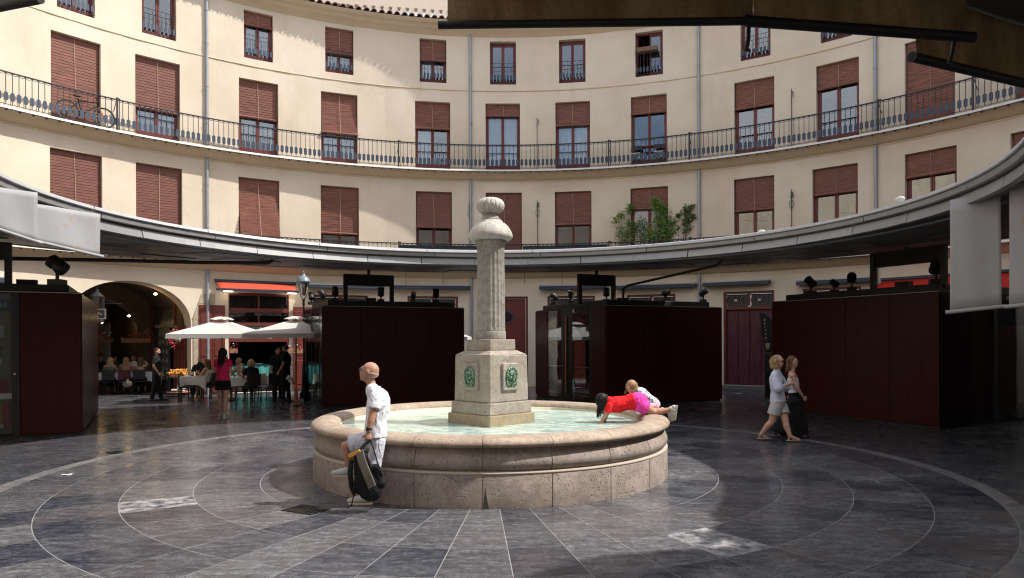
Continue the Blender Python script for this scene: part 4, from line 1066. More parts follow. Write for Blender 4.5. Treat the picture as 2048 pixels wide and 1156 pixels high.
# plinth and pedestal turned 45 degrees
def sq(s): h = s / math.sqrt(2); return [(0, -h), (h, 0), (0, h), (-h, 0)]
def sqblock(name, s0, z0, s1, z1, mat, b=.012, extra=None):
    m = MB(); a, c = sq(s0), sq(s1); m.hexa([(*p, z0) for p in a] + [(*p, z1) for p in c]); return bev(m.obj(name, mat, fountain), b, 2)
sqblock('plinth', .905, .40, .895, .815, M['stone_wet']); sqblock('plinth', .835, .815, .82, .985, M['stone_ped'])
sqblock('pedestal', .765, .985, .745, 1.655, M['stone_ped'], .018); sqblock('pedestal_slope', .735, 1.655, .535, 1.715, M['stone_ped'], .004)
sqblock('upper_block', .505, 1.715, .50, 1.865, M['stone_ped'], .012)
sqblock('joint_line', .50, 1.865, .48, 1.872, M['mortar'], .001)
for ang_ in (R(45), R(-45), R(135), R(-135)):
    # outward normal of the face
    nx, ny = math.sin(ang_ + math.pi), math.cos(ang_ + math.pi); q = Matrix.Rotation(-(ang_ + math.pi) + math.pi, 3, 'Z')
    c = Vector((nx, ny, 0)) * .385
    o = MB(); o.box(tuple(c + Vector((0, 0, 1.345))), (.315, .060, .385), 0, 0, q); bev(o.obj('mask_plate', M['stone_ped'], fountain), .015, 3)
    c = Vector((nx, ny, 0)) * .418
    o = MB()
    def E_(x, z, d, rx, rz, ry=.03):
        p = q @ Vector((x, -d, 0)); o.ell((c.x + p.x, c.y + p.y, 1.35 + z), (rx, ry, rz), 10, 6, q)
    E_(0, 0, 0, .078, .115, .035); E_(0, .045, .015, .06, .04, .03); E_(0, -.005, .045, .014, .038, .022); E_(0, -.055, .03, .035, .018, .02); E_(-.03, .025, .03, .02, .012, .014); E_(.03, .025, .03, .02, .012, .014); E_(-.04, -.02, .022, .022, .025); E_(.04, -.02, .022, .022, .025)
    for i in range(16):
        t_ = math.pi * (i / 15) - .0; r1 = .092; E_(math.cos(t_) * r1 * .95, math.sin(t_) * .10 + .015, .0 + .012 * (i % 2), .022, .030, .022)
    for i in range(7): E_(-.075 + .15 * i / 6, -.105 - .02 * (i % 2), .0, .014, .034, .016)
    for s in (-1, 1):
        for j in range(4): E_(s * .088, -.01 - j * .032, .004, .018, .018, .018)
    o.obj('bronze_mask', M['verdigris'], fountain)
# column
m = MB(); m.lathe([(.001, 1.872), (.215, 1.872), (.218, 1.89), (.215, 1.99), (.20, 2.0), (.001, 2.0)], 48); bev(m.obj('column_base', M['stone_col'], fountain), .005)
m = MB(); NFL = 20
def flute(a, z):
    f = (a * NFL / (2 * math.pi)) % 1.0; d = abs(f - .5) * 2
    return 1 - .040 * math.sqrt(max(0, 1 - (d / .80) ** 2)) if 2.03 < z < 3.18 and d < .80 else 1.0
m.lathe([(.208, 2.0), (.207, 2.031), (.206, 2.06), (.204, 2.4), (.201, 2.8), (.198, 3.15), (.198, 3.182), (.20, 3.22), (.212, 3.23), (.214, 3.26), (.228, 3.28), (.230, 3.33), (.22, 3.35)], NFL * 10, fn=flute)
o_ = m.obj('fluted_shaft', M['stone_col'], fountain); e = o_.modifiers.new('e', 'EDGE_SPLIT'); e.split_angle = R(35)
m = MB(); m.lathe([(.001, 3.31), (.22, 3.31), (.27, 3.315), (.302, 3.33), (.318, 3.355), (.322, 3.385), (.312, 3.42), (.288, 3.47), (.25, 3.525), (.21, 3.56), (.175, 3.575), (.17, 3.60), (.145, 3.61), (.001, 3.61)], 64); m.obj('mushroom_cap', M['stone_cap'], fountain)
m = MB(); m.lathe([(.001, 3.60), (.150, 3.60), (.152, 3.625), (.118, 3.645), (.112, 3.69), (.128, 3.70), (.001, 3.71)], 48); m.obj('finial_neck', M['stone_col'], fountain)
m = MB()
m.lathe([(.001, 3.69), (.10, 3.69), (.135, 3.705), (.175, 3.74), (.200, 3.785), (.206, 3.825), (.195, 3.87), (.165, 3.905), (.11, 3.93), (.05, 3.938), (.001, 3.938)], 18 * 10, fn=lambda a, z: 1 - .060 * (1 - abs(math.sin(a * 9))) ** 2.2)
m.obj('pumpkin_finial', M['stone_cap'], fountain)

# ------------------------------------------------------------------ kiosks
t = NT('dark_gloss_side_panel'); t.set(color=(0.010, 0.006, 0.006), rough=0.22, spec=0.22); M['gloss'] = t.mat
t = NT('display_back'); v = t.pos('obj')
t.set(color=t.mix(t.noise(v, 3, 4), (0.20, 0.20, 0.17), (0.34, 0.34, 0.31)), rough=.8); M['display'] = t.mat
ROLLS = {}
def kiosk(corner, ux, L, Wd, label, panels, side, name_frame=True, H=2.83, fpos=.38, left=True, side_on=-1):
    """corner: near corner on the ground; ux: unit dir along the long front; depth goes 90deg outward"""
    ux = Vector((ux[0], ux[1], 0)).normalized(); uy = Vector((-ux.y, ux.x, 0)); az = math.atan2(ux.y, ux.x)
    o = thing('market_kiosk', label, 'kiosk', (corner[0], corner[1], 0), az, 'closed maroon market kiosks round the fountain')
    m = MB(); m.box((L / 2, Wd / 2, H / 2 + .03), (L - .10, Wd - .10, H - .02)) if not side else m.box((L / 2, Wd / 2, H / 2 + .03), (L - .10, Wd - 1.0, H - .02)); m.obj('core', M['void'], o)
    m = MB(); m.box((L / 2, Wd / 2, .025), (L - .06, Wd - .06, .05)); m.obj('base', M['black'], o); m = MB(); m.box((L / 2, Wd / 2, H + .02), (L - .04, Wd - .04, .03)); m.obj('top_plate', M['black'], o)
    m = MB(); m.box((L / 2 - .02, Wd / 2 + .05, H + .115), (L - .42, Wd - .45, .16)); bev(m.obj('roof_slab', M['black'], o), .01)
    # long front
    n = panels; pw = L / n
    for i in range(n):
        m = MB(); m.box((pw * (i + .5), -.0, H / 2 + .03), (pw - .006, .04, H - .05)); q = m.obj('door_panel', M['maroon'], o); bev(q, .004)
        m = MB(); m.tube([(pw * (i + 1) - .10, -.03, 1.15), (pw * (i + 1) - .10, -.045, 1.15)], .022, 8); 
        if i % 2 == 0: m.obj('lock', M['darkbrown'], o)
    m = MB(); m.box((L / 2, -.012, H + .015), (L + .02, .07, .012)); m.obj('drip_strip', M['cap'], o)
    m = MB(); m.box((L / 2, Wd, H / 2 + .03), (L - .02, .04, H - .05)); m.obj('rear_panel', M['maroon'], o)
    return o
def frame(o, x0, x1, y, zt=3.86, z0=2.95, hd=.31):
    m = MB(); m.box((x0, y, (zt + z0) / 2), (.12, .10, zt - z0)); m.box((x1, y, (zt + z0) / 2), (.12, .10, zt - z0)); m.box(((x0 + x1) / 2, y, zt - .02), (x1 - x0, .10, .04)); m.box(((x0 + x1) / 2, y, zt - hd - .015), (x1 - x0, .10, .03)); m.tube([((x0 + x1) / 2, y, zt), ((x0 + x1) / 2, y, zt + .22)], .05, 8); m.obj('roof_frame', M['darkbrown'], o)
    # perforated header: a lattice of crossing bars
    m = MB(); m.box(((x0 + x1) / 2, y + .012, zt - hd / 2), (x1 - x0 - .12, .012, hd)); w = x1 - x0 - .12; n = 24; nz = 6
    for i in range(n):
        for j in range(nz):
            cx = x0 + .06 + w * (i + .5) / n; cz = zt - hd + .0 + hd * (j + .5) / nz; cw, ch = w / n, hd / nz
            s = 1 if (i * 7 + j * 3) % 5 < 3 else -1
            a = math.atan2(ch, cw); Mx = Matrix.Rotation(s * -a, 3, 'Y'); m.box((cx, y, cz), (math.hypot(cw, ch) * 1.02, .03, ch * .48), 0, 0, Mx)
            if (i + j) % 3 == 0: Mx = Matrix.Rotation(-s * -a, 3, 'Y'); m.box((cx, y, cz), (math.hypot(cw, ch), .026, ch * .35), 0, 0, Mx)
    m.obj('perforated_header', M['darkbrown'], o)
H_ = 2.83
# B : left of the column
cB = G(646, 817); eB = Vector((-1.14, 10.95, 0)); dB = (eB - Vector((cB.x, cB.y, 0)))
kB = kiosk((cB.x, cB.y), dB, dB.length, 3.2, 'closed maroon kiosk behind the seated man, left of the column', 4, None); LB = dB.length
frame(kB, .85, 2.25, 1.1)
m = MB(); m.box((-.0, .22, H_ / 2 + .03), (.04, .46, H_ - .05)); bev(m.obj('side_panel', M['gloss'], kB), .004)
for i in range(2):
    m = MB(); m.box((-.01, .47 + .85 + i * 1.36 - .2, H_ / 2 + .03), (.02, 1.28, H_ - .12)); m.obj('glass_panel', M['clear'], kB)
    m = MB(); m.box((-.0, .46 + i * 1.36, H_ / 2 + .03), (.05, .05, H_ - .08)); m.obj('mullion', M['black'], kB)
# C : right of the column
cC = G(1213, 813); pC = W(1443, 618, 21.4); dC = Vector((pC.x - cC.x, pC.y - cC.y, 0))
kC = kiosk((cC.x, cC.y), dC, dC.length, 4.4, 'closed maroon kiosk with two glass display doors, behind the playing girls', 3, True)
frame(kC, 1.15 - 1.1, 2.35 - 1.1, 1.55)
def side_display(o, spans, Wd, seed, xoff=0.0):
    """spans along y on the x=0 side: (y0,y1,kind)"""
    rnd_ = random.Random(seed)
    for (y0, y1, kd) in spans:
        yc, w = (y0 + y1) / 2, y1 - y0
        if kd == 'panel': m = MB(); m.box((xoff, yc, H_ / 2 + .03), (.04, w - .008, H_ - .05)); bev(m.obj('door_panel', M['maroon'], o), .004)
        elif kd == 'dark': m = MB(); m.box((xoff + .02, yc, H_ / 2 + .03), (.05, w, H_ - .05)); m.obj('door_frame', M['black'], o)
        elif kd == 'glass':
            m = MB(); m.box((xoff - .005, yc, H_ / 2 + .03), (.012, w, H_ - .10)); m.obj('glass_door', M['clear'], o)
            m = MB(); m.box((xoff + .34, yc, H_ / 2 + .03), (.03, w + .1, H_ - .1)); m.obj('display_back', M['display'], o)
            m = MB(); m.box((xoff + .15, yc, H_ - .38), (.02, w - .06, .16)); m.obj('teal_header', plain('teal_sign_band', (0.0, .085, .085), .5), o)
            m = MB(); m.box((xoff + .18, yc, 1.05), (.28, w, .03)); m.box((xoff + .18, yc, .2), (.28, w, .03)); m.obj('shelf', M['letter'], o)
            yield (yc, w)
for (yc, w) in side_display(kC, [(0.02, .78, 'panel'), (.78, .92, 'dark'), (.92, 1.90, 'glass'), (1.90, 2.60, 'dark'), (2.60, 3.50, 'glass'), (3.50, 4.38, 'panel')], 4.4, 3):
    rn = random.Random(int(yc * 10)); cols = [(.35, .18, .08), (.55, .35, .12), (.30, .05, .04), (.10, .12, .06), (.60, .55, .45), (.15, .09, .06)]
    if yc < 2:
        for i in range(22):
            m = MB(); m.box((.30, yc + rn.uniform(-.38, .38), rn.uniform(1.2, 2.1)), (.03, rn.uniform(.05, .12), rn.uniform(.05, .11))); m.obj('craft_item', plain('item_paint_%d' % i, cols[i % 6], .6), kC)
        m = MB(); m.box((.26, yc + .1, 2.15), (.03, .35, .30)); m.obj('picture', plain('tan_picture', (.42, .30, .20), .7), kC)
    else:
        for (dy, z, ry, rz_) in ((-.2, 2.0, .16, .32), (.2, 2.05, .15, .30), (-.2, 1.5, .17, .2), (.18, 1.5, .17, .2), (.0, 1.3, .14, .14), (.25, 1.9, .1, .4)):
            m = MB(); m.ell((.27, yc + dy, z), (.02, ry, rz_), 14, 6); m.obj('lace_fan', plain('ivory_lace', (.42, .40, .36), .8), kC)
        m = MB(); m.prism([(.2, yc + .15), (.2, yc + .32), (.24, yc + .32), (.24, yc + .15)], .5, .98); m.obj('red_cloth', plain('dark_red_cloth', (.16, .02, .015), .8), kC)
        m = MB(); m.prism([(.2, yc - .1), (.2, yc - .35), (.24, yc - .35), (.24, yc - .1)], .25, .85); m.obj('white_cloth', M['letter'], kC)
m = MB(); m.tube([(-.04, 2.25, .25), (-.04, 2.25, 2.6)], .022, 8); m.obj('door_pull', plain('copper_pull', (.45, .16, .07), .35, .6), kC)
# D : right
cD0 = W(1545, 605, 18.4); cD = G(1880, 858)
dD = Vector((cD.x - cD0.x, cD.y - cD0.y, 0))
kD = kiosk((cD0.x, cD0.y), dD, dD.length, 4.6, 'closed maroon kiosk behind the two walking women', 4, None)
frame(kD, dD.length - 1.9, dD.length - .25, .55)
LD = dD.length
m = MB(); m.box((LD, .55, H_ / 2 + .03), (.04, 1.06, H_ - .05)); bev(m.obj('side_panel', M['gloss'], kD), .004)
for i, (y0, y1) in enumerate(((1.1, 1.85), (2.0, 3.3))):
    m = MB(); m.box((LD + .0, (y0 + y1) / 2, H_ / 2 + .03), (.02, y1 - y0, H_ - .1)); m.obj('glass_panel', M['clear'], kD)
    m = MB(); m.box((LD + .0, y1 + .08, H_ / 2 + .03), (.05, .14, H_ - .06)); m.obj('mullion', M['black'], kD)
m = MB(); m.box((LD - .03, 2.55, 1.2), (.01, 1.2, 1.9)); m.obj('dim_red_poster', plain('dim_red_poster', (.10, .018, .014), .6), kD)
kReflected = kiosk((12.3, 5.0), (.12, -1), 4.6, 3.2, 'unseen maroon kiosk added past the right edge as a dark reflection', 4, None)  # added out of view, only to give the glass of kiosk D a dark reflection
# A : left edge
cA = G(163, 869); uA = Vector((.89, .46, 0)).normalized(); LA = 3.4
oA = Vector((cA.x, cA.y, 0)) - uA * LA
kA = kiosk((oA.x, oA.y), uA, LA, 4.9, 'maroon kiosk with a glass display front, cut by the left edge', 1, None)
for c_ in list(kA.children):
    if c_.name.startswith('door_panel') or c_.name.startswith('lock'): bpy.data.objects.remove(c_)
tA = 1.02
m = MB(); m.box((LA - tA / 2, 0, H_ / 2 + .03), (tA - .01, .04, H_ - .05)); bev(m.obj('door_panel', M['maroon'], kA), .004)
m = MB(); m.box((LA - tA - .065, .0, H_ / 2 + .03), (.12, .045, H_ - .05)); m.obj('door_frame', M['black'], kA)
x1 = LA - tA - .13; wv = x1 - .05
m = MB(); m.box((x1 - wv / 2, -.01, H_ / 2 + .03), (wv, .012, H_ - .08)); m.obj('glass_door', M['clear'], kA)
m = MB(); m.box((x1 - wv / 2, .045 + .0, H_ / 2 + .03), (wv, .02, H_ - .1)); m.obj('display_back', plain('olive_grey_display', (.22, .22, .16), .8), kA)
def it(name, col, x, z, dx, dz, y=.02, mt=None):
    m = MB(); m.box((x1 - x - dx / 2, y, z), (dx, .012, dz)); return m.obj(name, mt or plain(name + '_paint', col, .6, 0, .35, 9), kA)
it('blue_header', (.01, .09, .18), 0.02, 2.58, 1.0, .22); text('lettering', 'rtic Públi', .13, M['letter'], kA, (x1 - .30, .008, 2.58), (R(90), 0, 0), .002)
it('patterned_tile', (.22, .19, .15), .03, 2.33, .9, .22); it('patterned_tile', (.45, .45, .48), .12, 2.08, .5, .22); it('patterned_tile', (.22, .19, .15), .03, 1.86, .9, .20)
it('price_card', (.6, .6, .6), .16, 1.50, .14, .09); it('red_book', (.22, .02, .02), .06, 1.02, .27, .26); it('shelf', (.62, .60, .60), 0.0, .82, 1.0, .11, .0)
it('pink_book', (.35, .05, .07), .04, .44, .10, .5); it('ochre_book', (.38, .20, .03), .16, .50, .09, .42); it('blue_book', (.04, .08, .16), .27, .48, .10, .4); it('price_card', (.6, .6, .62), .03, .25, .16, .08)
m = MB(); m.tube([(x1 - .18, .02, 1.74), (x1 - .30, .02, 1.35), (x1 - .36, .02, 1.2)], .012, 5); m.ell((x1 - .18, .02, 1.75), (.03, .01, .03)); m.obj('hanging_key', M['iron'], kA)
m = MB(); m.box((LA, 4.9 / 2, H_ / 2 + .03), (.04, 4.88, H_ - .05)); bev(m.obj('side_panel', M['maroon'], kA), .004)
m = MB(); m.tube([(LA + .02, 1.4, 1.32), (LA + .04, 1.4, 1.32)], .02, 8); m.obj('lock', M['letter'], kA); m = MB(); m.tube([(LA - tA - .08, -.03, 1.25), (LA - tA - .08, -.05, 1.25)], .02, 8); m.obj('lock', M['letter'], kA)
frame(kA, LA - 3.0, LA - 1.28, .55)

# ---- spotlights on kiosk roofs
def spot_proto():
    m = MB(); m.box((0, 0, .05), (.20, .18, .10)); base = m.mesh('base', M['darkbrown'])
    m = MB(); m.tube([(0, 0, .08), (0, 0, .20)], .025, 8); m.tube([(-.06, 0, .30), (-.07, 0, .20), (.07, 0, .20), (.06, 0, .30)], .012, 5); brk = m.mesh('bracket', M['darkbrown'])
    m = MB(); m.lathe([(.001, -.14), (.06, -.135), (.085, -.10), (.09, 0), (.098, .02), (.098, .12), (.09, .13), (.088, .10), (.001, .095)], 16)
    for z in (-.10, -.07, -.04): m.lathe([(.088, z - .006), (.10, z - .006), (.10, z + .006), (.088, z + .006)], 16, closed_prof=True)
    head = m.mesh('lamp_head', M['darkbrown'])
    m = MB(); m.lathe([(.001, .105), (.086, .105)], 16); lens = m.mesh('lens', M['clear'])
    return base, brk, head, lens
SB = spot_proto()
def spot(k, x, y, rx, rz, label, s=1.0, z=3.025):
    c, s_ = math.cos(k.rotation_euler.z), math.sin(k.rotation_euler.z)
    loc = (k.location.x + c * x - s_ * y, k.location.y + s_ * x + c * y, z)
    o = thing('spotlight', label, 'spotlight', loc, rz, 'spotlights standing on the kiosk roofs'); o.scale = (s, s, s)
    put('base', SB[0], o); put('bracket', SB[1], o); h = put('lamp_head', SB[2], o, (0, 0, .31)); h.rotation_euler = (rx, 0, 0); q = put('lens', SB[3], h)
sp = lambda px, py, k: None
spot(kB, -.35 + .75, 2.4, R(-45), R(60), 'spotlight at the rear left corner of the kiosk roof left of the column')
spot(kB, .55, 1.1, R(-35), R(20), 'spotlight tipped up just left of the roof frame behind the seated man')
spot(kB, 1.88, .95, R(20), R(10), 'spotlight inside the roof frame behind the seated man')
spot(kB, 3.05, 1.5, R(-30), R(200), 'low spotlight right of the roof frame behind the seated man', .85)
spot(kB, 3.60, .9, R(40), R(10), 'spotlight near the right end of the kiosk roof left of the column')
spot(kB, 0.15, 2.95, R(150), R(30), 'spotlight turned down below the street lantern', .9)
spot(kC, .45, 3.9, R(-55), R(70), 'spotlight at the left rear of the kiosk with glass doors', 1)
spot(kC, .35, 2.6, R(20), R(0), 'squat spotlight above the glass doors', .95)
spot(kC, 1.0, 1.55, R(10), R(180), 'spotlight inside the roof frame above the playing girls', 1.0)
spot(kC, 2.75, .9, R(-60), R(-60), 'spotlight right of the roof frame above the playing girls', .95)
spot(kC, 3.95, .6, R(55), R(65), 'spotlight on the right end of the kiosk with glass doors')
spot(kD, .45, .9, R(-55), R(110), 'spotlight on the left end of the kiosk behind the women', 1.1)
spot(kD, 1.25, .8, R(120), R(20), 'squat spotlight behind the women kiosk roof, half hidden', .8)
spot(kD, 1.75, .8, R(75), R(-25), 'spotlight with its round lens facing the plaza, left of the right roof frame', 1.1)
spot(kD, LD - .45, .6, R(55), R(-20), 'big spotlight inside the right roof frame in front of the red awning', 1.25)
spot(kA, LA - .45, .5, R(-128), R(-80), 'large grey spotlight on the left kiosk tipped towards the arch', 1.45, 3.0)
for (k, x, y, w, lb) in ((kB, 1.55, .9, .30, 'small black control box on the roof left of the column'), (kC, 1.35, 1.2, .30, 'small black box on the kiosk roof right of the column'), (kD, LD - 1.15, .55, .30, 'pair of small dark boxes on the right kiosk roof'), (kA, LA - 1.0, .8, .35, 'flat dark box on the left kiosk roof')):
    c, s_ = math.cos(k.rotation_euler.z), math.sin(k.rotation_euler.z)
    o = thing('control_box', lb, 'box', (k.location.x + c * x - s_ * y, k.location.y + s_ * x + c * y, 3.025), k.rotation_euler.z); m = MB(); m.box((0, 0, .06), (w, .2, .12)); 
    for i in range(5): m.box((-w / 2 + w * (i + .5) / 5, -.105, .06), (.02, .015, .10))
    m.obj('housing', M['darkbrown'], o)

# feather flag and floor sign
fp = G(1547, 798); fl = thing('feather_flag', 'black feather flag with pale spaced capitals beside the plum doors', 'flag', (fp.x, fp.y, 0))
fx = lambda px, py: (W(px, py, fp.y - CAMY).x - fp.x, W(px, py, fp.y - CAMY).z)
m = MB(); pts = [fx(1519, 627), fx(1526, 626), fx(1533, 629), fx(1541, 636), fx(1547, 648), fx(1549, 690), fx(1549, 705), fx(1530, 705), fx(1527, 685)]
m.add([(p[0], 0, p[1]) for p in pts] + [(p[0], .01, p[1]) for p in pts], [tuple(range(8, -1, -1)), tuple(range(9, 18))] + [(i, (i + 1) % 9, 9 + (i + 1) % 9, 9 + i) for i in range(9)])
m.obj('banner', M['black'], fl)
m = MB(); a_ = fx(1549, 795); b_ = fx(1549, 650); m.tube([(a_[0], .02, 0), (b_[0], .02, b_[1])], .014, 6); m.box((a_[0], 0, .02), (.5, .4, .04)); m.obj('pole', M['iron'], fl)
for ch, (px, py) in zip('BELYAR', ((1529, 640), (1529.5, 647), (1530, 654), (1531, 661), (1531.5, 668), (1532, 676))):
    x, z = fx(px, py); text('lettering', ch, .085, M['letter'], fl, (x, -.006, z), (R(90), 0, 0), .001)
x, z = fx(1535, 692); m = MB(); m.lathe([(.001, -.12), (.05, -.10), (.07, 0), (.08, .08), (.001, .1)], 10); q = m.obj('emblem', plain('tan_emblem', (.30, .22, .17), .7), fl, (x, -.005, z)); q.scale = (1, .08, 1)
sb = thing('standing_board', 'black upright menu board with rows of pale lettering under the feather flag', 'sign', (fp.x - .02, fp.y - .15, 0))
m = MB(); xa, za = fx(1529, 708); xb, zb = fx(1549, 756); m.box(((xa + xb) / 2 + .02, .12, (za + .05) / 2), (xb - xa, .03, za - .05)); m.obj('board', M['black'], sb)
for i in range(5):
    m = MB()
    for k in range(4 if i else 1): m.box(((xa + xb) / 2 + .02 + ((k - 1.5) * .05 if i else 0), .10, za - .05 - i * .11), (.036 if i else .2, .004, .045 if i else .012))
    m.obj('lettering_row', M['lace'], sb)
# ------------------------------------------------------------------ people
def skinmat(name, c):
    t = NT(name); v = t.pos('obj'); t.set(color=t.mix(t.noise(v, 12, 4), tuple(x * .88 for x in c), tuple(min(1, x * 1.1) for x in c)), rough=.5, spec=.35)
    t.p.inputs['Subsurface Weight'].default_value = .08; t.p.inputs['Subsurface Radius'].default_value = (.02, .008, .004); return t.mat
def cloth(name, c, var=.10, sc=9, extra=None):
    t = NT(name); v = t.pos('obj'); n = t.noise(v, sc, 4, .6, .8)
    t.set(color=t.mix(n, tuple(x * (1 - var) for x in c), tuple(min(1, x * (1 + var)) for x in c)), rough=.85, spec=.25).bump(t.noise(t.pos('obj', (1, 1, .45)), 13, 3, .5, 1.4), .9, .035); return t.mat
def hairmat(name, a, b):
    t = NT(name); v = t.pos('obj'); t.set(color=t.mix(t.noise(v, 40, 3), a, b), rough=.5, spec=.22); return t.mat
SK = {'tan': skinmat('tanned_skin', (.42, .235, .165)), 'light': skinmat('light_skin', (.60, .36, .27)), 'olive': skinmat('olive_skin', (.47, .25, .15))}
HM = {'blonde': hairmat('blonde_hair', (.36, .23, .11), (.66, .50, .30)), 'brown': hairmat('brown_hair', (.09, .05, .028), (.20, .115, .06)), 'black': hairmat('black_hair', (.006, .005, .005), (.022, .016, .015)),
      'grey': hairmat('grey_stubble', (.33, .20, .15), (.42, .28, .22)), 'fair': hairmat('light_brown_hair', (.22, .13, .07), (.46, .31, .18))}
CM = {'white': cloth('white_cotton', (.76, .78, .84), .05), 'black': cloth('black_cotton', (.012, .012, .014), .3), 'shoe': plain('white_leather', (.42, .41, .38), .5, 0, .12, 20), 'sole': plain('cream_rubber', (.52, .47, .38), .7),
      'beige': plain('beige_leather', (.50, .36, .22), .5, 0, .12, 20), 'eye': plain('dark_eye', (.02, .015, .012), .25), 'lip': plain('lip', (.38, .13, .10), .5)}

def capsule(mb, p0, p1, r0, r1, side=None, fl=1.0, n=12):
    """closed tapered capsule; cross-section radius times fl across the direction perpendicular to side"""
    p0, p1 = Vector(p0), Vector(p1); d = p1 - p0; L = d.length; t = d.normalized() if L > 1e-6 else Vector((0, 0, 1))
    s = Vector(side) if side is not None else (Vector((1, 0, 0)) if abs(t.x) < .8 else Vector((0, 1, 0)))
    u = (s - t * s.dot(t)).normalized(); w = t.cross(u); vs = []; rings = []
    for q in (-80, -50, -22): rings.append((p0 + t * r0 * math.sin(R(q)), r0 * math.cos(R(q))))
    for f in (0, .5, 1): rings.append((p0 + d * f, r0 + (r1 - r0) * f))
    for q in (22, 50, 80): rings.append((p1 + t * r1 * math.sin(R(q)), r1 * math.cos(R(q))))
    for (c, r) in rings:
        for k in range(n): a = 2 * math.pi * k / n; vs.append(c + u * (r * math.cos(a)) + w * (r * fl * math.sin(a)))
    m = len(rings); fs = [(i * n + k, i * n + (k + 1) % n, (i + 1) * n + (k + 1) % n, (i + 1) * n + k) for i in range(m - 1) for k in range(n)]
    fs += [tuple(range(n - 1, -1, -1)), tuple(range((m - 1) * n, m * n))]
    mb.add(vs, fs, 0, True)
def frus(mb, p0, p1, r0, r1, side=None, fl=1.0, n=16):
    p0, p1 = Vector(p0), Vector(p1); d = p1 - p0; t = d.normalized(); s = Vector(side) if side is not None else (Vector((1, 0, 0)) if abs(t.x) < .8 else Vector((0, 1, 0)))
    u = (s - t * s.dot(t)).normalized(); w = t.cross(u); vs = []
    for f in (0, .5, 1):
        c = p0 + d * f; r = r0 + (r1 - r0) * f
        for k in range(n): a = 2 * math.pi * k / n; vs.append(c + u * (r * math.cos(a)) + w * (r * fl * math.sin(a)))
    mb.add(vs, [(i * n + k, i * n + (k + 1) % n, (i + 1) * n + (k + 1) % n, (i + 1) * n + k) for i in range(2) for k in range(n)] + [tuple(range(n - 1, -1, -1)), tuple(range(2 * n, 3 * n))], 0, True)
def remesh(o, vox, it=3, fac=.6):
    m = o.modifiers.new('r', 'REMESH'); m.mode = 'VOXEL'; m.voxel_size = vox; m.use_smooth_shade = True
    s = o.modifiers.new('s', 'SMOOTH'); s.iterations = it; s.factor = fac; return o
def hand(mb, wr, d, nrm, thumb, curl=.5, s=1.0):
    """palm from the wrist along d; nrm points out of the palm; thumb: side the thumb is on"""
    d, nrm = Vector(d).normalized(), Vector(nrm); nrm = (nrm - d * nrm.dot(d)).normalized(); sd = Vector(thumb); sd = (sd - d * sd.dot(d)); sd = (sd - nrm * sd.dot(nrm)).normalized()
    wr = Vector(wr); k = wr + d * .085 * s
    capsule(mb, wr + d * .01, wr + d * .075 * s, .026 * s, .037 * s, sd, .45)
    for i, (off, ln) in enumerate(((.030, .90), (.011, 1.0), (-.010, .94), (-.029, .74))):
        b = k + sd * off * s; c1 = math.cos(curl * 1.0); s1 = math.sin(curl * 1.0); d1 = (d * c1 + nrm * s1); c2 = math.cos(curl * 2.2); s2 = math.sin(curl * 2.2); d2 = d * c2 + nrm * s2
        a1 = b + d1 * .040 * ln * s; a2 = a1 + d2 * .036 * ln * s
        capsule(mb, b - d * .02, a1, .0100 * s, .0092 * s, n=8); capsule(mb, a1, a2, .0092 * s, .0078 * s, n=8)
    tb = wr + d * .028 * s + sd * .026 * s; t1 = tb + (d * .6 + sd * .7 + nrm * .25).normalized() * .038 * s; t2 = t1 + (d * .85 + sd * .2 + nrm * .5).normalized() * .030 * s
    capsule(mb, tb - sd * .012, t1, .0125 * s, .0108 * s, n=8); capsule(mb, t1, t2, .0108 * s, .009 * s, n=8)
def head(mb, c, F, up, s=1.0):
    F = Vector(F).normalized(); up = Vector(up); up = (up - F * up.dot(F)).normalized(); sd = F.cross(up)
    B = Matrix((sd, F, up)).transposed()
    P = lambda x, y, z: Vector(c) + B @ Vector((x * s, y * s, z * s))
    E = lambda x, y, z, rx, ry, rz, n=12, m=8: mb.ell(P(x, y, z), (rx * s, ry * s, rz * s), n, m, B)
    E(0, -.012, .028, .076, .094, .088); E(0, .020, -.020, .064, .070, .090); E(0, .052, -.078, .032, .030, .026); E(0, .020, -.055, .056, .055, .045)
    E(0, .090, -.012, .012, .018, .022, 8, 6); E(0, .086, .012, .009, .016, .026, 8, 6); E(0, .076, .038, .050, .018, .010, 8, 6)
    E(-.030, .073, .004, .020, .014, .012, 8, 6); E(.030, .073, .004, .020, .014, .012, 8, 6); E(0, .080, -.050, .024, .014, .010, 8, 6)
    for q in (-1, 1): E(q * .077, -.005, .0, .010, .022, .032, 8, 6)
    return P, B, sd, up
def strands(mb, rng, P, B, n, length, spread, curl, back=1.0, n0=5, droop=None, th=.0045, top=1.75, front=False):
    """hair strands from the scalp falling by length"""
    for i in range(n):
        a = rng.uniform(-top, top)
        # a=0 is the back of the head
        h = rng.uniform(.1, 1.0); rr = math.sqrt(max(0, 1 - h * h * .85))
        x = math.sin(a) * .086 * rr; y = -math.cos(a) * .104 * rr - .008; z = .03 + h * .092
        p = P(x, y, z); pts = [p]; ph = rng.uniform(0, 6.28); L = length * rng.uniform(.7, 1.08); seg = 7
        out = (B @ Vector((math.sin(a), -math.cos(a) * back, 0))); dn = droop if droop is not None else Vector((0, 0, -1))
        q = P(math.sin(a) * .092, -math.cos(a) * .106 - .008, .0) ; pts.append((p + q) / 2 + out * .016); pts.append(q + out * .004)
        for k in range(1, seg):
            f = k / (seg - 1); w = curl * math.sin(ph + f * 9) ; w2 = curl * math.cos(ph * 1.7 + f * 8)
            pts.append(q + dn * L * f + out * (spread * f) + Vector((w, w2, 0)) * (.3 + .7 * f))
        mb.tube(pts, [th * 1.1] * 3 + [th * (1.3 - .9 * k / seg) for k in range(1, seg)], 4, cap=False)
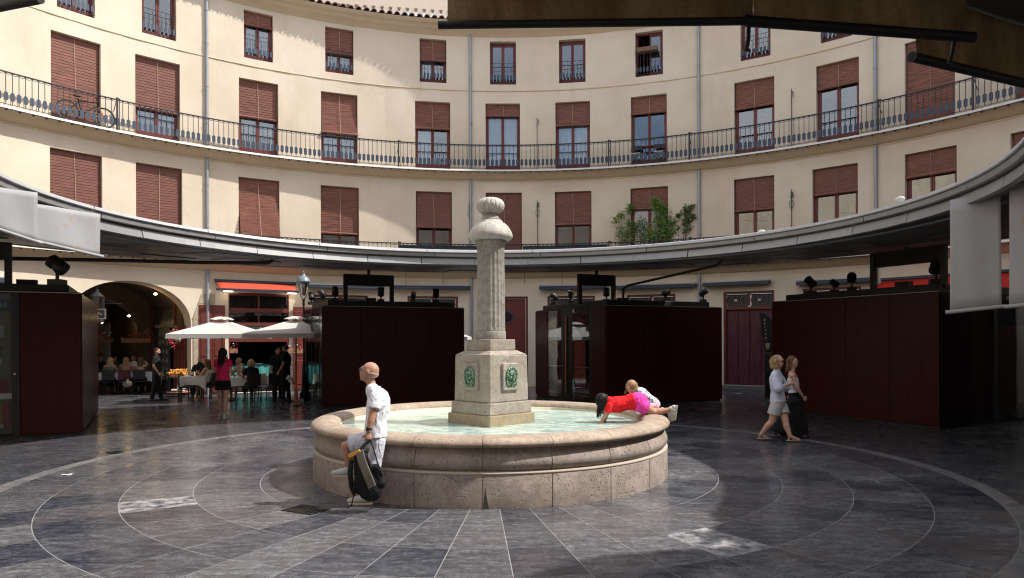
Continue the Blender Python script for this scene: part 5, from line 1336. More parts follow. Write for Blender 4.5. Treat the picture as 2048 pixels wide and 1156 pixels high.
def person(label, J, F, sp, group=None, vox=.012):
    """J: joints (world). F: facing. sp: what they wear"""
    F = Vector(F).normalized(); RT = F.cross(Vector((0, 0, 1))); base = Vector((J['pel'].x, J['pel'].y, 0)) if 'base' not in J else J['base']
    g = sp.get('g', 1.0); s = sp.get('s', 1.0); b = MB(); LL = {k: Vector(v) - base for k, v in J.items() if k != 'base'}; J = LL
    up = (J['neck'] - J['pel']).normalized(); bs = (J['shR'] - J['shL']).normalized(); hf = Vector(sp.get('face', F)).normalized(); hu = Vector(sp.get('hup', (0, 0, 1)))
    fat = sp.get('fat', 1.0); fem = sp.get('fem', False)
    tor = [(J['pel'], .150 * fat, .72), (J['waist'], (.122 if fem else .138) * fat, .74), (J['chest'], (.142 if fem else .162) * fat, .70), (J['neck'] - up * .06 * s, .12, .62)]
    for i in range(3): capsule(b, tor[i][0], tor[i + 1][0], tor[i][1] * s, tor[i + 1][1] * s, bs, (tor[i][2] + tor[i + 1][2]) / 2)
    capsule(b, J['shL'], J['shR'], .052 * s, .052 * s); capsule(b, J['neck'] - up * .05 * s, J['head'] - hu * .03 * s, .056 * s, .050 * s)
    P, B, sd, hup = head(b, J['head'], hf, hu, sp.get('hs', s))
    for S in 'LR':
        capsule(b, J['sh' + S], J['el' + S], .047 * s * g, .037 * s * g); capsule(b, J['el' + S], (J['el' + S] * .65 + J['wr' + S] * .35), .038 * s * g, .038 * s * g); capsule(b, (J['el' + S] * .65 + J['wr' + S] * .35), J['wr' + S], .036 * s * g, .024 * s * g)
        d = sp.get('hd' + S, J['wr' + S] - J['el' + S]); q = 1 if S == 'L' else -1
        hand(b, J['wr' + S], d, sp.get('hn' + S, RT * q), sp.get('ht' + S, F), sp.get('curl' + S, .35), s)
        hp, kn, an, to = J['hip' + S], J['kn' + S], J['an' + S], J['to' + S]
        lg = sp.get('lg' + S, 1.0); capsule(b, hp, hp + (kn - hp) * .4, .088 * s * fat * lg, .078 * s * fat * lg); capsule(b, hp + (kn - hp) * .4, kn, .078 * s * fat * lg, .055 * s * g)
        ca = kn + (an - kn) * .32; bk = -F * .012 * s; capsule(b, kn, ca + bk, .053 * s * g, .056 * s * g); capsule(b, ca + bk, an, .055 * s * g, .036 * s)
        capsule(b, an, to - (to - an) * .1, .034 * s, .024 * s)
    o = b.obj('person', sp['skin'], None, base); remesh(o, vox); tag(o, label, 'person', group)
    def layer(name, fn, mat, v=None, it=3):
        m = MB(); fn(m); q = m.obj(name, mat, o); remesh(q, v or vox, it); return q
    sl = sp.get('sleeve', .55); ad = .013 * s
    if 'top' in sp:
        def f(m):
            lo = sp.get('hem', 0.0); p0 = J['pel'] + (J['waist'] - J['pel']) * lo
            frus(m, p0, J['waist'], (.160 * fat) * s + ad * 1.2, tor[1][1] * s + ad * 1.6, bs, .76); capsule(m, J['waist'], J['chest'], tor[1][1] * s + ad * 1.6, tor[2][1] * s + ad, bs, .76)
            if sp.get('strappy'): return
            capsule(m, J['chest'], J['neck'] - up * .055 * s, tor[2][1] * s + ad, .118 * s + ad, bs, .68)
            capsule(m, J['shL'] , J['shR'], .052 * s + ad, .052 * s + ad); capsule(m, J['neck'] - up * .04 * s, J['neck'] - up * .012 * s, .066 * s, .060 * s)
            for S in 'LR':
                e = J['sh' + S] + (J['el' + S] - J['sh' + S]) * min(1, sl); r = .052 * s * g + ad; loose = sp.get('loose', 0); m.ell(J['sh' + S], (r, r, r), 10, 8)
                (frus if sl < 1 else capsule)(m, J['sh' + S], e + (e - J['sh' + S]) * (.12 if sl < 1 else 0), r, r * 1.02 + loose)
                if sl > 1: capsule(m, e, J['el' + S] + (J['wr' + S] - J['el' + S]) * (sl - 1), r + loose, .04 * s + loose * .5)
        layer(sp.get('topname', 'shirt'), f, sp['top'])
    if 'bottom' in sp:
        ln = sp.get('leg', .7); fl = sp.get('flare', .03)
        def f(m):
            capsule(m, J['pel'], J['pel'] + (J['waist'] - J['pel']) * sp.get('rise', .45), .152 * fat * s + ad, .146 * fat * s + ad * .8, bs, .76)
            for S in 'LR':
                hp, kn, an = J['hip' + S], J['kn' + S], J['an' + S]
                e = hp + (kn - hp) * min(1, ln + (.12 if ln < 1 else 0)); lg = sp.get('lg' + S, 1.0); m.ell(hp, ((.088 * s * fat + ad) * lg,) * 3, 12, 8); (frus if ln < 1 else capsule)(m, hp, e, (.09 * s * fat + ad) * lg, ((.078 - .018 * min(1, ln)) * s * fat + ad + fl) * lg)
                if ln > 1: capsule(m, e, kn + (an - kn) * (ln - 1), .07 * s, .055 * s + fl)
        layer(sp.get('bottomname', 'shorts'), f, sp['bottom'])
    if 'skirt' in sp:
        z1 = sp['skirtlen']
        def f(m):
            mid = (J['anL'] + J['anR']) / 2 if z1 > .5 else (J['knL'] + J['knR']) / 2; e = J['pel'] + (mid - J['pel']) * z1
            capsule(m, J['pel'], J['waist'], .155 * fat * s + ad, .13 * fat * s + ad, bs, .78)
            w = sp.get('skirtw', .20)
            pts = [J['pel'] + (e - J['pel']) * k / 6 for k in range(7)]
            if z1 > .5:
                for S in 'LR': frus(m, J['hip' + S] + Vector((0, 0, .06)), J['an' + S], .14 * s, .15 * s); m.ell(J['hip' + S], (.145 * s,) * 3, 12, 8)
            for k in range(6): (frus if k > 1 else capsule)(m, pts[k], pts[k + 1] + (pts[k + 1] - pts[k]) * (.12 if k > 1 else 0), (.165 + (w - .165) * k / 6) * s, (.165 + (w - .165) * (k + 1) / 6) * s, bs if not sp.get('skirtF') else F, sp.get('skirtfl', .8))
        layer('skirt', f, sp['skirt'])
    if sp.get('shoe'):
        for S in 'LR':
            an, to = J['an' + S], J['to' + S]; d = (to - an); dz = Vector((0, 0, -1)) if sp.get('flat', True) else sp.get('soled' + S, Vector((0, 0, -1)))
            f_ = (d - dz * d.dot(dz)).normalized(); drop = max(.02, d.dot(dz)) ; heel = an + dz * (.045 * s) - f_ * .035 * s; toe = heel + f_ * .215 * s
            if sp['shoe'] == 'sneaker':
                m = MB(); capsule(m, heel - dz * .008, heel + f_ * .10 * s - dz * .012, .045 * s, .048 * s); capsule(m, heel + f_ * .10 * s - dz * .010, toe + dz * .004, .047 * s, .034 * s, dz, 1.1); capsule(m, an - dz * .012, an + dz * .03 + f_ * .02, .043 * s, .052 * s)
                q = m.obj('shoe', sp.get('shoemat', CM['shoe']), o); remesh(q, .009 * max(.8, s), 2)
                m = MB(); sv = f_.cross(dz).normalized()
                for k in range(4): c_ = heel + f_ * (.075 + .026 * k) * s - dz * (.052 - .008 * k) * s; m.tube([c_ - sv * .022 * s, c_ - dz * .006, c_ + sv * .022 * s], .005 * s, 4)
                m.obj('laces', CM['beige'], q)
            else:
                m = MB(); sv = f_.cross(dz).normalized()
                for k, h_ in ((.16, .022), (.09, .045), (.0, .07)):
                    c_ = heel + f_ * k * s + dz * .030 * s; m.tube([c_ - sv * .042 * s, c_ - sv * .030 * s - dz * h_ * s, c_ - dz * (h_ + .012) * s, c_ + sv * .030 * s - dz * h_ * s, c_ + sv * .042 * s], .009 * s, 5)
                q = m.obj('sandal_straps', sp.get('shoemat', CM['shoe']), o)
            m = MB(); sdv = f_.cross(dz).normalized(); Mx = Matrix((sdv, f_, dz)).transposed(); m.box(tuple(heel + f_ * .09 * s + dz * .036 * s), (.082 * s, .27 * s, (.030 if sp['shoe'] == 'sneaker' else .014) * s), 0, 0, Mx); z_ = m.obj('sole', sp.get('solemat', CM['sole']), q); bev(z_, .01, 2)
    # face
    hs = sp.get('hs', s); E = lambda nm, mt, L_: None
    if sp.get('facefx', True):
        m = MB()
        for q in (-1, 1): m.ell(P(q * .030, .084, .006), (.010 * hs, .005 * hs, .006 * hs), 8, 6, B)
        m.obj('eye', CM['eye'], o)
        m = MB()
        for q in (-1, 1): m.tube([P(q * .016, .090, .026), P(q * .032, .092, .031), P(q * .048, .080, .026)], .0035 * hs, 4)
        m.obj('eyebrow', sp['hairm'], o)
        m = MB(); m.tube([P(-.022, .087, -.048), P(0, .094, -.046), P(.022, .087, -.048)], .0045 * hs, 5); m.obj('mouth', CM['lip'], o)
    rng = random.Random(hash(label) % 1000 if False else len(label) * 7 + int(abs(base.x) * 100)); hr = sp.get('hair', 'short')
    if hr != 'bald':
        m = MB(); k_ = .95 if hr == 'curly' else sp.get('hk', 1.0); m.ell(P(0, -.022, .040), (.084 * hs * k_, .092 * hs * k_, .088 * hs * k_), 14, 9, B)
        if hr in ('long', 'curly', 'mid'): m.ell(P(0, -.05, -.01), (.080 * hs * k_, .062 * hs * k_, .090 * hs * k_), 12, 8, B)
        q = m.obj('hair', sp['hairm'], o); remesh(q, .010, 1)
        if hr in ('long', 'curly', 'mid'):
            m = MB(); L_ = {'long': sp.get('hlen', .30), 'curly': .13, 'mid': .12}[hr]
            strands(m, rng, P, B, sp.get('ns', 90), L_ * s, sp.get('hspread', .02), sp.get('hcurl', .006) if hr != 'curly' else .020, th=.006 * s, top=sp.get('ha', 1.75), droop=sp.get('droop'))
            if hr == 'curly':
                for i in range(190):
                    a = rng.uniform(-1.75, 1.75); h = rng.uniform(-1.35, 1.05); q_ = rng.uniform(.95, 1.34); e_ = math.sqrt(max(.25, 1 - h * h * .7)); p = P(math.sin(a) * .098 * q_ * e_, -math.cos(a) * .110 * q_ * e_ - .01, .01 + h * .105); rr = rng.uniform(.010, .02)
                    m.tube([p + Vector((rr * math.cos(t_ * 1.1 + i), rr * math.sin(t_ * 1.1 + i), -.007 * t_)) for t_ in range(8)], .0042, 4, cap=False)
            m.obj('hair_strands', sp['hairm'], o)
    elif sp.get('stubble', True):
        m = MB(); m.ell(P(0, -.028, -.002), (.0785 * hs, .082 * hs, .050 * hs), 14, 9, B); q = m.obj('hair', sp['hairm'], o); remesh(q, .008, 1)
    if sp.get('beard'):
        m = MB(); m.ell(P(0, .040, -.070), (.056 * hs, .050 * hs, .042 * hs), 12, 8, B); q = m.obj('beard', sp['hairm'], o); remesh(q, .009, 1)
    return o, P, B, base
def V(*a): return Vector(a)

# --- the man leaning on the rim
Jm = dict(pel=W(751, 872, 7.92), waist=W(752, 843, 7.92), chest=W(757, 806, 7.93), neck=W(748, 777, 7.94), head=W(738, 745, 7.94),
          shL=W(752, 794, 7.77), elL=W(744, 834, 7.72), wrL=W(737, 862, 7.69), shR=W(752, 794, 8.12), elR=W(764, 838, 8.20), wrR=W(770, 865, 8.24),
          hipL=W(757, 884, 7.84), knL=W(744, 944, 7.84), anL=W(731, 993, 7.92), toL=W(697, 1003, 7.92),
          hipR=W(745, 880, 8.06), knR=W(692, 892, 8.10), anR=W(698, 938, 8.12), toR=W(676, 950, 8.12), base=W(717, 1012, 7.93))
Jm['base'].z = 0
man, Pm, Bm, bm = person('bald man in white polo and shorts leaning on the fountain rim, holding a backpack', Jm, (-1, .12, 0),
    dict(skin=SK['tan'], top=CM['white'], topname='polo_shirt', bottom=cloth('off_white_linen_shorts', (.58, .60, .68), .08), shoe='sneaker', hem=-.02, hair='bald', hairm=HM['grey'], face=(-1, .10, .26), hup=(.26, 0, 1), leg=.68, flare=.034, lgL=.78, fat=1.0, g=1.10, sleeve=.52, s=1.0, hs=1.06,
         hdL=(0.02, -.05, -1), hnL=(-.4, .9, 0), htL=(-1, 0, 0), curlL=1.0, curlR=.2, hnR=(0, 0, -1)), vox=.0075)
m = MB(); sq_ = [Pm(q * .031 + .023 * math.cos(t_ * math.pi / 6), .102, .006 + .016 * math.sin(t_ * math.pi / 6)) for q in (1,) for t_ in range(12)]
for q in (-1, 1): m.tube([Pm(q * .031 + .023 * math.cos(t_ * math.pi / 6), .104, .006 + .016 * math.sin(t_ * math.pi / 6)) for t_ in range(12)], .0028, 5, closed=True); m.tube([Pm(q * .054, .102, .012), Pm(q * .083, .05, .012), Pm(q * .084, -.01, .006)], .0028, 5)
m.tube([Pm(-.008, .105, .01), Pm(.008, .105, .01)], .003, 5); m.obj('glasses', M['black'], man)
d_ = (Jm['wrL'] - Jm['elL']).normalized(); wl_ = Jm['wrL'] - bm
m = MB(); m.tube([wl_ - d_ * .035, wl_ - d_ * .012], .034, 12); m.box(tuple(wl_ - d_ * .024 + V(-.01, -.034, 0)), (.034, .012, .034)); m.obj('watch', M['black'], man)
m = MB(); m.tube([wl_ - d_ * .006, wl_ + d_ * .002], .031, 10); m.obj('bracelet', CM['beige'], man)
nk = Jm['neck'] - bm; m = MB(); m.tube([nk + V(.066 * math.cos(t_ * math.pi / 7), .062 * math.sin(t_ * math.pi / 7), -.004 + .020 * math.cos(t_ * math.pi / 7)) for t_ in range(14)], .013, 6, closed=True); m.obj('collar', CM['white'], man)
# backpack held by its top strap
hp_ = W(736, 884, 7.66); Yb = 7.60
bk = thing('backpack', 'black backpack with a ribbed grey stripe and yellow tag hanging from the seated man\'s hand', 'backpack', tuple(W(735, 1002, Yb)))
b0 = bk.location.copy(); ax = (W(724, 905, Yb) - W(752, 992, Yb)).normalized()
def PB(px, py, dy=0): return W(px, py, Yb + dy) - b0
m = MB()
capsule(m, PB(722, 918), PB(733, 960), .085, .135, V(1, 0, .2), .62); capsule(m, PB(733, 960), PB(741, 978), .135, .140, V(1, 0, .2), .60); capsule(m, PB(716, 975), PB(760, 965), .075, .07, V(1, 0, 0), .9); capsule(m, PB(752, 935), PB(762, 965), .045, .06)
q = m.obj('body', CM['black'], bk); remesh(q, .010, 3)
m = MB(); sp_ = [PB(718, 903, -.105), PB(724, 925, -.118), PB(735, 952, -.125), PB(744, 975, -.118)]
for i in range(3):
    for j in range(12):
        a_, b_ = sp_[i], sp_[i + 1]; p0, p1 = a_ + (b_ - a_) * (j / 12), a_ + (b_ - a_) * ((j + .5) / 12); sd_ = V(.075 - .0, 0, .035); m.hexa([p0 - sd_ * .5 + V(0, .03, 0), p0 + sd_ * .5 + V(0, .03, 0), p0 + sd_ * .5, p0 - sd_ * .5, p1 - sd_ * .5 + V(0, .03, 0), p1 + sd_ * .5 + V(0, .03, 0), p1 + sd_ * .5, p1 - sd_ * .5])
m.obj('ribbed_stripe', plain('grey_ribbed_mesh', (.22, .20, .16), .8), bk)
m = MB(); Mx = Matrix.Rotation(R(-26), 3, 'Y'); m.box(tuple(PB(709, 907, -.06)), (.13, .05, .035), 0, 0, Mx); m.obj('yellow_tag', plain('yellow_leather', (.62, .30, .02), .5), bk)
m = MB(); m.tube([PB(719, 906, 0), PB(726, 893, 0), PB(735, 884, .05), PB(741, 880, .05)], [.022, .020, .018, .016], 8); m.obj('top_handle', CM['black'], bk)
m = MB(); m.tube([PB(741, 880, .04), PB(748, 900, -.03), PB(755, 925, -.05), PB(764, 950, -.04), PB(765, 962, -.02)], .008, 6); m.tube([PB(703, 920, -.02), PB(700, 945, -.02), PB(703, 975, -.02), PB(709, 992, -.01)], [.022, .030, .026, .012], 8); m.tube([PB(709, 960, -.08), PB(708, 990, -.08), PB(703, 1010, -.07), PB(694, 1016, -.06)], .007, 5); m.obj('strap', CM['black'], bk)

# --- girl lying over the rim, hands in the water
Yg = 10.15
Jg = dict(pel=W(1272, 802, Yg), waist=W(1252, 806, Yg), chest=W(1231, 809, Yg), neck=W(1216, 804, Yg), head=W(1204, 803, Yg),
          shL=W(1218, 808, Yg + .12), elL=W(1215, 824, Yg + .13), wrL=W(1211, 838, Yg + .14), shR=W(1219, 812, Yg - .12), elR=W(1213, 828, Yg - .13), wrR=W(1203, 842, Yg - .15),
          hipL=W(1279, 806, Yg + .07), knL=W(1306, 822, Yg + .12), anL=W(1338, 820, Yg + .15), toL=W(1346, 832, Yg + .15),
          hipR=W(1279, 810, Yg - .07), knR=W(1309, 826, Yg - .07), anR=W(1343, 818, Yg - .08), toR=W(1349, 833, Yg - .08))
pnk = cloth('hot_pink_jersey', (.80, .06, .38), .08); rd = cloth('bright_red_jersey', (.72, .012, .018), .08)
girl, Pg, Bg, bgv = person('girl in red top and pink shorts lying over the rim, hands in the water', Jg, (-1, 0, 0),
    dict(skin=SK['tan'], top=rd, topname='red_top', bottom=pnk, shoe='sneaker', hair='long', hairm=HM['black'], face=(-.75, .25, -.62), hup=(-.6, 0, .8), leg=.40, rise=.05, hem=.25, flare=.012, fat=1.26, g=1.0, sleeve=.72, s=.82, hs=.92, fem=True, hlen=.22, ha=2.7, hk=1.05, ns=190, hspread=.02, hcurl=.010,
         flat=False, soledL=V(1, 0, -.15).normalized(), soledR=V(1, 0, -.15).normalized(), curlL=.2, curlR=.2, hdL=(-.3, 0, -1), hdR=(-.4, 0, -1)), vox=.0075)
# --- small girl kneeling behind
Yk = 10.62
Jk = dict(pel=W(1309, 806, Yk), waist=W(1298, 797, Yk), chest=W(1285, 785, Yk), neck=W(1275, 779, Yk), head=W(1263, 775, Yk),
          shL=W(1279, 783, Yk + .10), elL=W(1273, 795, Yk + .12), wrL=W(1268, 806, Yk + .10), shR=W(1281, 785, Yk - .10), elR=W(1277, 800, Yk - .12), wrR=W(1270, 812, Yk - .10),
          hipL=W(1310, 812, Yk + .06), knL=W(1293, 816, Yk + .08), anL=W(1325, 819, Yk + .09), toL=W(1336, 817, Yk + .09),
          hipR=W(1310, 812, Yk - .06), knR=W(1291, 817, Yk - .08), anR=W(1326, 820, Yk - .09), toR=W(1338, 818, Yk - .09))
t = NT('white_tee_with_grey_print'); v = t.pos('obj'); t.set(color=t.mix(t.ramp(t.noise(v, 20, 3, .5, 1.0), .53, .58), (.72, .74, .80), (.14, .14, .20)), rough=.85); prn = t.mat
t = NT('pink_striped_cotton'); v = t.pos('obj', (1, .2, .3)); t.set(color=t.mix(t.ramp(t.noise(v, 60, 2), .45, .52), (.72, .20, .32), (.80, .62, .66)), rough=.85); pst = t.mat
person('small girl in patterned tee and pink shorts kneeling on the rim behind the other girl', Jk, (-1, 0, 0),
    dict(skin=SK['light'], top=prn, bottom=pst, shoe='sneaker', hair='mid', hairm=HM['fair'], face=(-.75, -.60, -.42), hup=(-.35, -.2, .85), leg=.6, flare=.02, fat=.95, g=.85, sleeve=.7, s=.62, hs=.84, fem=True, ns=170, ha=2.2, hk=1.10, hspread=.03, hcurl=.016, flat=False, soledL=V(.3, 0, -1).normalized(), soledR=V(.3, 0, -1).normalized()), vox=.0075)

# --- two women walking arm in arm
Yw = 12.85
Jw = dict(pel=W(1556, 803, Yw), waist=W(1555, 784, Yw), chest=W(1553, 761, Yw), neck=W(1553, 743, Yw), head=W(1557, 723, Yw - .02),
          shR=W(1549, 750, Yw - .17), elR=W(1556, 776, Yw - .24), wrR=W(1578, 768, Yw - .22), shL=W(1557, 750, Yw + .17), elL=W(1568, 774, Yw + .14), wrL=W(1580, 768, Yw + .05),
          hipR=W(1552, 812, Yw - .08), knR=W(1544, 843, Yw - .06), anR=W(1522, 869, Yw + .02), toR=W(1537, 877, Yw + .02),
          hipL=W(1562, 812, Yw + .04), knL=W(1571, 843, Yw - .10), anL=W(1581, 873, Yw - .18), toL=W(1600, 880, Yw - .20))
lil = cloth('pale_blue_linen', (.62, .66, .80), .08); sht = cloth('light_grey_linen', (.50, .49, .50), .06)
wom, Pw, Bw, bw = person('blonde curly haired woman in pale blue blouse, grey shorts and dark sunglasses', Jw, (1, -.12, 0),
    dict(skin=SK['light'], top=lil, topname='blouse', bottom=sht, shoe='sandal', shoemat=CM['beige'], solemat=CM['beige'], hair='curly', hairm=HM['blonde'], face=(1, -.85, -.02), leg=.44, flare=.030, fat=1.20, g=1.18, sleeve=1.35, loose=.030, hem=.0, s=.93, hs=1.0, fem=True, ns=150,
         hdR=(1, .2, .1), hdL=(.9, -.4, 0), hnR=(0, 1, 0), hnL=(0, -1, 0), htR=(0, 0, 1), htL=(0, 0, 1), curlR=.4, curlL=.4), vox=.009)
m = MB()
for q in (-1, 1): m.ell(Pw(q * .031, .098, .008), (.029, .009, .022), 10, 6, Bw)
m.tube([Pw(.055, .095, .012), Pw(.084, .03, .010), Pw(.085, -.01, .008)], .006, 5); m.tube([Pw(-.055, .095, .012), Pw(-.084, .03, .010), Pw(-.085, -.01, .008)], .006, 5); m.obj('sunglasses', M['black'], wom)
Yv = 13.25
Jv = dict(pel=W(1592, 797, Yv), waist=W(1588, 778, Yv), chest=W(1586, 763, Yv), neck=W(1583, 745, Yv), head=W(1586, 724, Yv),
          shR=W(1586, 752, Yv - .15), elR=W(1594, 776, Yv - .20), wrR=W(1606, 793, Yv - .16), shL=W(1590, 752, Yv + .16), elL=W(1586, 776, Yv + .20), wrL=W(1580, 790, Yv + .1),
          hipR=W(1590, 806, Yv - .07), knR=W(1598, 838, Yv - .1), anR=W(1603, 869, Yv - .08), toR=W(1612, 874, Yv - .08),
          hipL=W(1594, 806, Yv + .07), knL=W(1580, 840, Yv + .08), anL=W(1556, 866, Yv + .05), toL=W(1564, 874, Yv + .05))
person('brown haired woman in white halter top and long black skirt beside the blonde woman', Jv, (1, -.1, 0),
    dict(skin=SK['light'], top=cloth('white_blue_halter', (.70, .74, .82), .05), topname='halter_top', strappy=True, hem=.7, skirt=CM['black'], skirtlen=.98, skirtw=.27, skirtfl=.72, skirtF=True, shoe='sandal', shoemat=M['black'], solemat=M['black'], hair='long', hairm=HM['brown'], face=(1, -.95, 0), fat=.98, s=.92, hs=.96, fem=True, hlen=.20, ns=120, curlR=.5), vox=.009)

# --- background people ------------------------------------------------
def skel_stand(p, yaw, h=1.70, step=.10, arms=None):
    F = V(math.sin(yaw), math.cos(yaw), 0); Rr = F.cross(V(0, 0, 1)); k = h / 1.7; P_ = lambda f, r, z: Vector(p) + F * f * k + Rr * r * k + V(0, 0, z * k)
    J = dict(pel=P_(0, 0, .92), waist=P_(0, 0, 1.08), chest=P_(0, 0, 1.25), neck=P_(0, 0, 1.45), head=P_(.02, 0, 1.585), shL=P_(0, -.165, 1.38), shR=P_(0, .165, 1.38),
             elL=P_(-.03, -.22, 1.12), elR=P_(-.03, .22, 1.12), wrL=P_(.10, -.21, .92), wrR=P_(.10, .21, .92), hipL=P_(0, -.085, .88), hipR=P_(0, .085, .88),
             knL=P_(step * .5, -.09, .48), knR=P_(-step * .3, .09, .48), anL=P_(step, -.09, .085), anR=P_(-step, .09, .085), toL=P_(step + .14, -.10, .03), toR=P_(-step + .14, .10, .03))
    if arms:
        for a_, v_ in arms.items(): J[a_] = P_(*v_)
    J['base'] = Vector((p[0], p[1], 0)); return J, F
def skel_sit(p, yaw, h=1.68, lean=.0, arms=None):
    F = V(math.sin(yaw), math.cos(yaw), 0); Rr = F.cross(V(0, 0, 1)); k = h / 1.7; P_ = lambda f, r, z: Vector(p) + F * f * k + Rr * r * k + V(0, 0, z * k)
    J = dict(pel=P_(0, 0, .56), waist=P_(.02 + lean * .3, 0, .72), chest=P_(.02 + lean * .6, 0, .89), neck=P_(.03 + lean, 0, 1.09), head=P_(.05 + lean * 1.1, 0, 1.225), shL=P_(.02 + lean, -.165, 1.02), shR=P_(.02 + lean, .165, 1.02),
             elL=P_(.16 + lean, -.23, .80), elR=P_(.16 + lean, .23, .80), wrL=P_(.38, -.14, .80), wrR=P_(.38, .14, .80), hipL=P_(.04, -.09, .52), hipR=P_(.04, .09, .52),
             knL=P_(.44, -.11, .52), knR=P_(.44, .11, .52), anL=P_(.42, -.11, .09), anR=P_(.42, .11, .09), toL=P_(.56, -.12, .03), toR=P_(.56, .12, .03))
    if arms:
        for a_, v_ in arms.items(): J[a_] = P_(*v_)
    J['base'] = Vector((p[0], p[1], 0)); return J, F
def gp(px, py, Y): p = W(px, py, Y); return V(p.x, p.y, 0)
# woman in red pink top walking away
J, F = skel_stand(gp(446, 800, 17.1), R(8), 1.70, .06, dict(elL=(.02, -.20, 1.14), wrL=(.22, -.16, 1.05), elR=(.02, .20, 1.14), wrR=(.22, .16, 1.04)))
person('long haired woman in a red pink tee and black shorts walking towards the restaurant', J, F, dict(skin=SK['light'], top=cloth('crimson_pink_tee', (.75, .03, .12), .08), bottom=CM['black'], leg=.36, flare=.03, shoe='sneaker', hair='long', hairm=HM['black'], fem=True, fat=1.05, hlen=.36, ns=140, hspread=.03, facefx=False, sleeve=.5), vox=.010)
J, F = skel_stand(gp(313, 800, 22.0), R(75), 1.68, .12)
person('waiter in black with a short beard walking past the arch', J, F, dict(skin=SK['olive'], top=CM['black'], bottom=CM['black'], leg=1.9, flare=.01, shoe='sneaker', shoemat=M['black'], solemat=M['black'], hair='short', hairm=HM['black'], beard=True, sleeve=.6), vox=.013)
J, F = skel_stand(gp(572, 800, 21.6), R(-80), 1.76, .05)
wa, Pa, Ba, bwa = person('waiter in black with glasses holding a white cloth beside the parasol pole', J, F, dict(skin=SK['olive'], top=CM['black'], bottom=CM['black'], leg=1.9, flare=.01, shoe='sneaker', shoemat=M['black'], solemat=M['black'], hair='short', hairm=HM['black'], beard=True, sleeve=.6), vox=.013)
wp = W(582, 757, 21.3); o = thing('folded_napkin', 'crumpled white cloth in the hand of the waiter with glasses', 'cloth', tuple(wp)); m = MB()
for i in range(7): capsule(m, V(random.uniform(-.1, .1), random.uniform(-.05, .05), random.uniform(-.02, .08)), V(random.uniform(-.12, .12), random.uniform(-.05, .05), random.uniform(-.18, 0)), .05, .035)
remesh(m.obj('cloth', M['cloth'], o), .014, 2)
J, F = skel_stand(gp(556, 800, 22.4), R(150), 1.66, .03)
person('dark dressed waitress standing with her back to the turquoise counter', J, F, dict(skin=SK['olive'], top=CM['black'], bottom=CM['black'], leg=1.9, flare=.01, shoe='sneaker', shoemat=M['black'], solemat=M['black'], hair='long', hairm=HM['black'], hlen=.15, ns=40, sleeve=.8), vox=.014)

# tables, chairs
def table(p, w, d, label, rz=0, h=.75, group='restaurant tables under white cloths'):
    o = thing('dining_table', label, 'table', (p[0], p[1], 0), rz, group)
    m = MB(); m.box((0, 0, h - .02), (w, d, .03)); bev(m.obj('tabletop', M['black'], o), .005)
    for x in (-1, 1):
        for y in (-1, 1): m = MB(); m.tube([(x * (w / 2 - .06), y * (d / 2 - .06), 0), (x * (w / 2 - .06), y * (d / 2 - .06), h - .03)], .018, 6); m.obj('leg', M['black'], o)
    c = MB(); n = 11; m2 = 4; vs = []; per = []
    w2, d2 = w / 2 + .01, d / 2 + .01
    for i in range(n): per.append((-w2 + 2 * w2 * i / n, -d2))
    for i in range(n): per.append((w2, -d2 + 2 * d2 * i / n))
    for i in range(n): per.append((w2 - 2 * w2 * i / n, d2))
    for i in range(n): per.append((-w2, d2 - 2 * d2 * i / n))
    N = len(per); c.add([(x, y, h) for x, y in per], [tuple(range(N))], 0, False)
    rings = []
    for j in range(m2 + 1):
        f = j / m2
        for k_, (x, y) in enumerate(per):
            corner = max(0, 1 - min(k_ % n, n - k_ % n) / 2.5); wv = .018 * math.sin(k_ * 1.9) * f; L_ = math.hypot(x, y); ex = 1 + (.05 * f + wv) / L_
            rings.append((x * ex, y * ex, h - (.26 + .20 * corner) * f))
    c.add(rings, [(j * N + k_, j * N + (k_ + 1) % N, (j + 1) * N + (k_ + 1) % N, (j + 1) * N + k_) for j in range(m2) for k_ in range(N)], 0, True)
    tc_ = c.obj('tablecloth', M['cloth'], None, (p[0], p[1], .004), rz); tag(tc_, 'white cloth hanging over the ' + label, 'tablecloth', 'white tablecloths')
    return o
def chair(p, yaw, label, mat):
    """yaw: direction the sitter faces"""
    o = thing('dining_chair', label, 'chair', (p[0], p[1], 0), -yaw, 'restaurant chairs')
    m = MB(); m.box((0, 0, .44), (.42, .42, .035)); bev(m.obj('seat', mat, o), .012, 2)
    m = MB(); m.box((0, -.21, .68), (.40, .025, .34)); m.tube([(-.19, -.20, .45), (-.20, -.215, .86), (.20, -.215, .86), (.19, -.20, .45)], .014, 6); bev(m.obj('backrest', mat, o), .006)
    for x in (-1, 1):
        for y in (-1, 1): m = MB(); m.tube([(x * .18, y * .18, .43), (x * .20, y * .20, 0)], .013, 6); m.obj('leg', M['pipe'] if mat is M['gloss'] else M['black'], o)
chm = plain('dark_teal_plastic', (.008, .013, .014), .45)
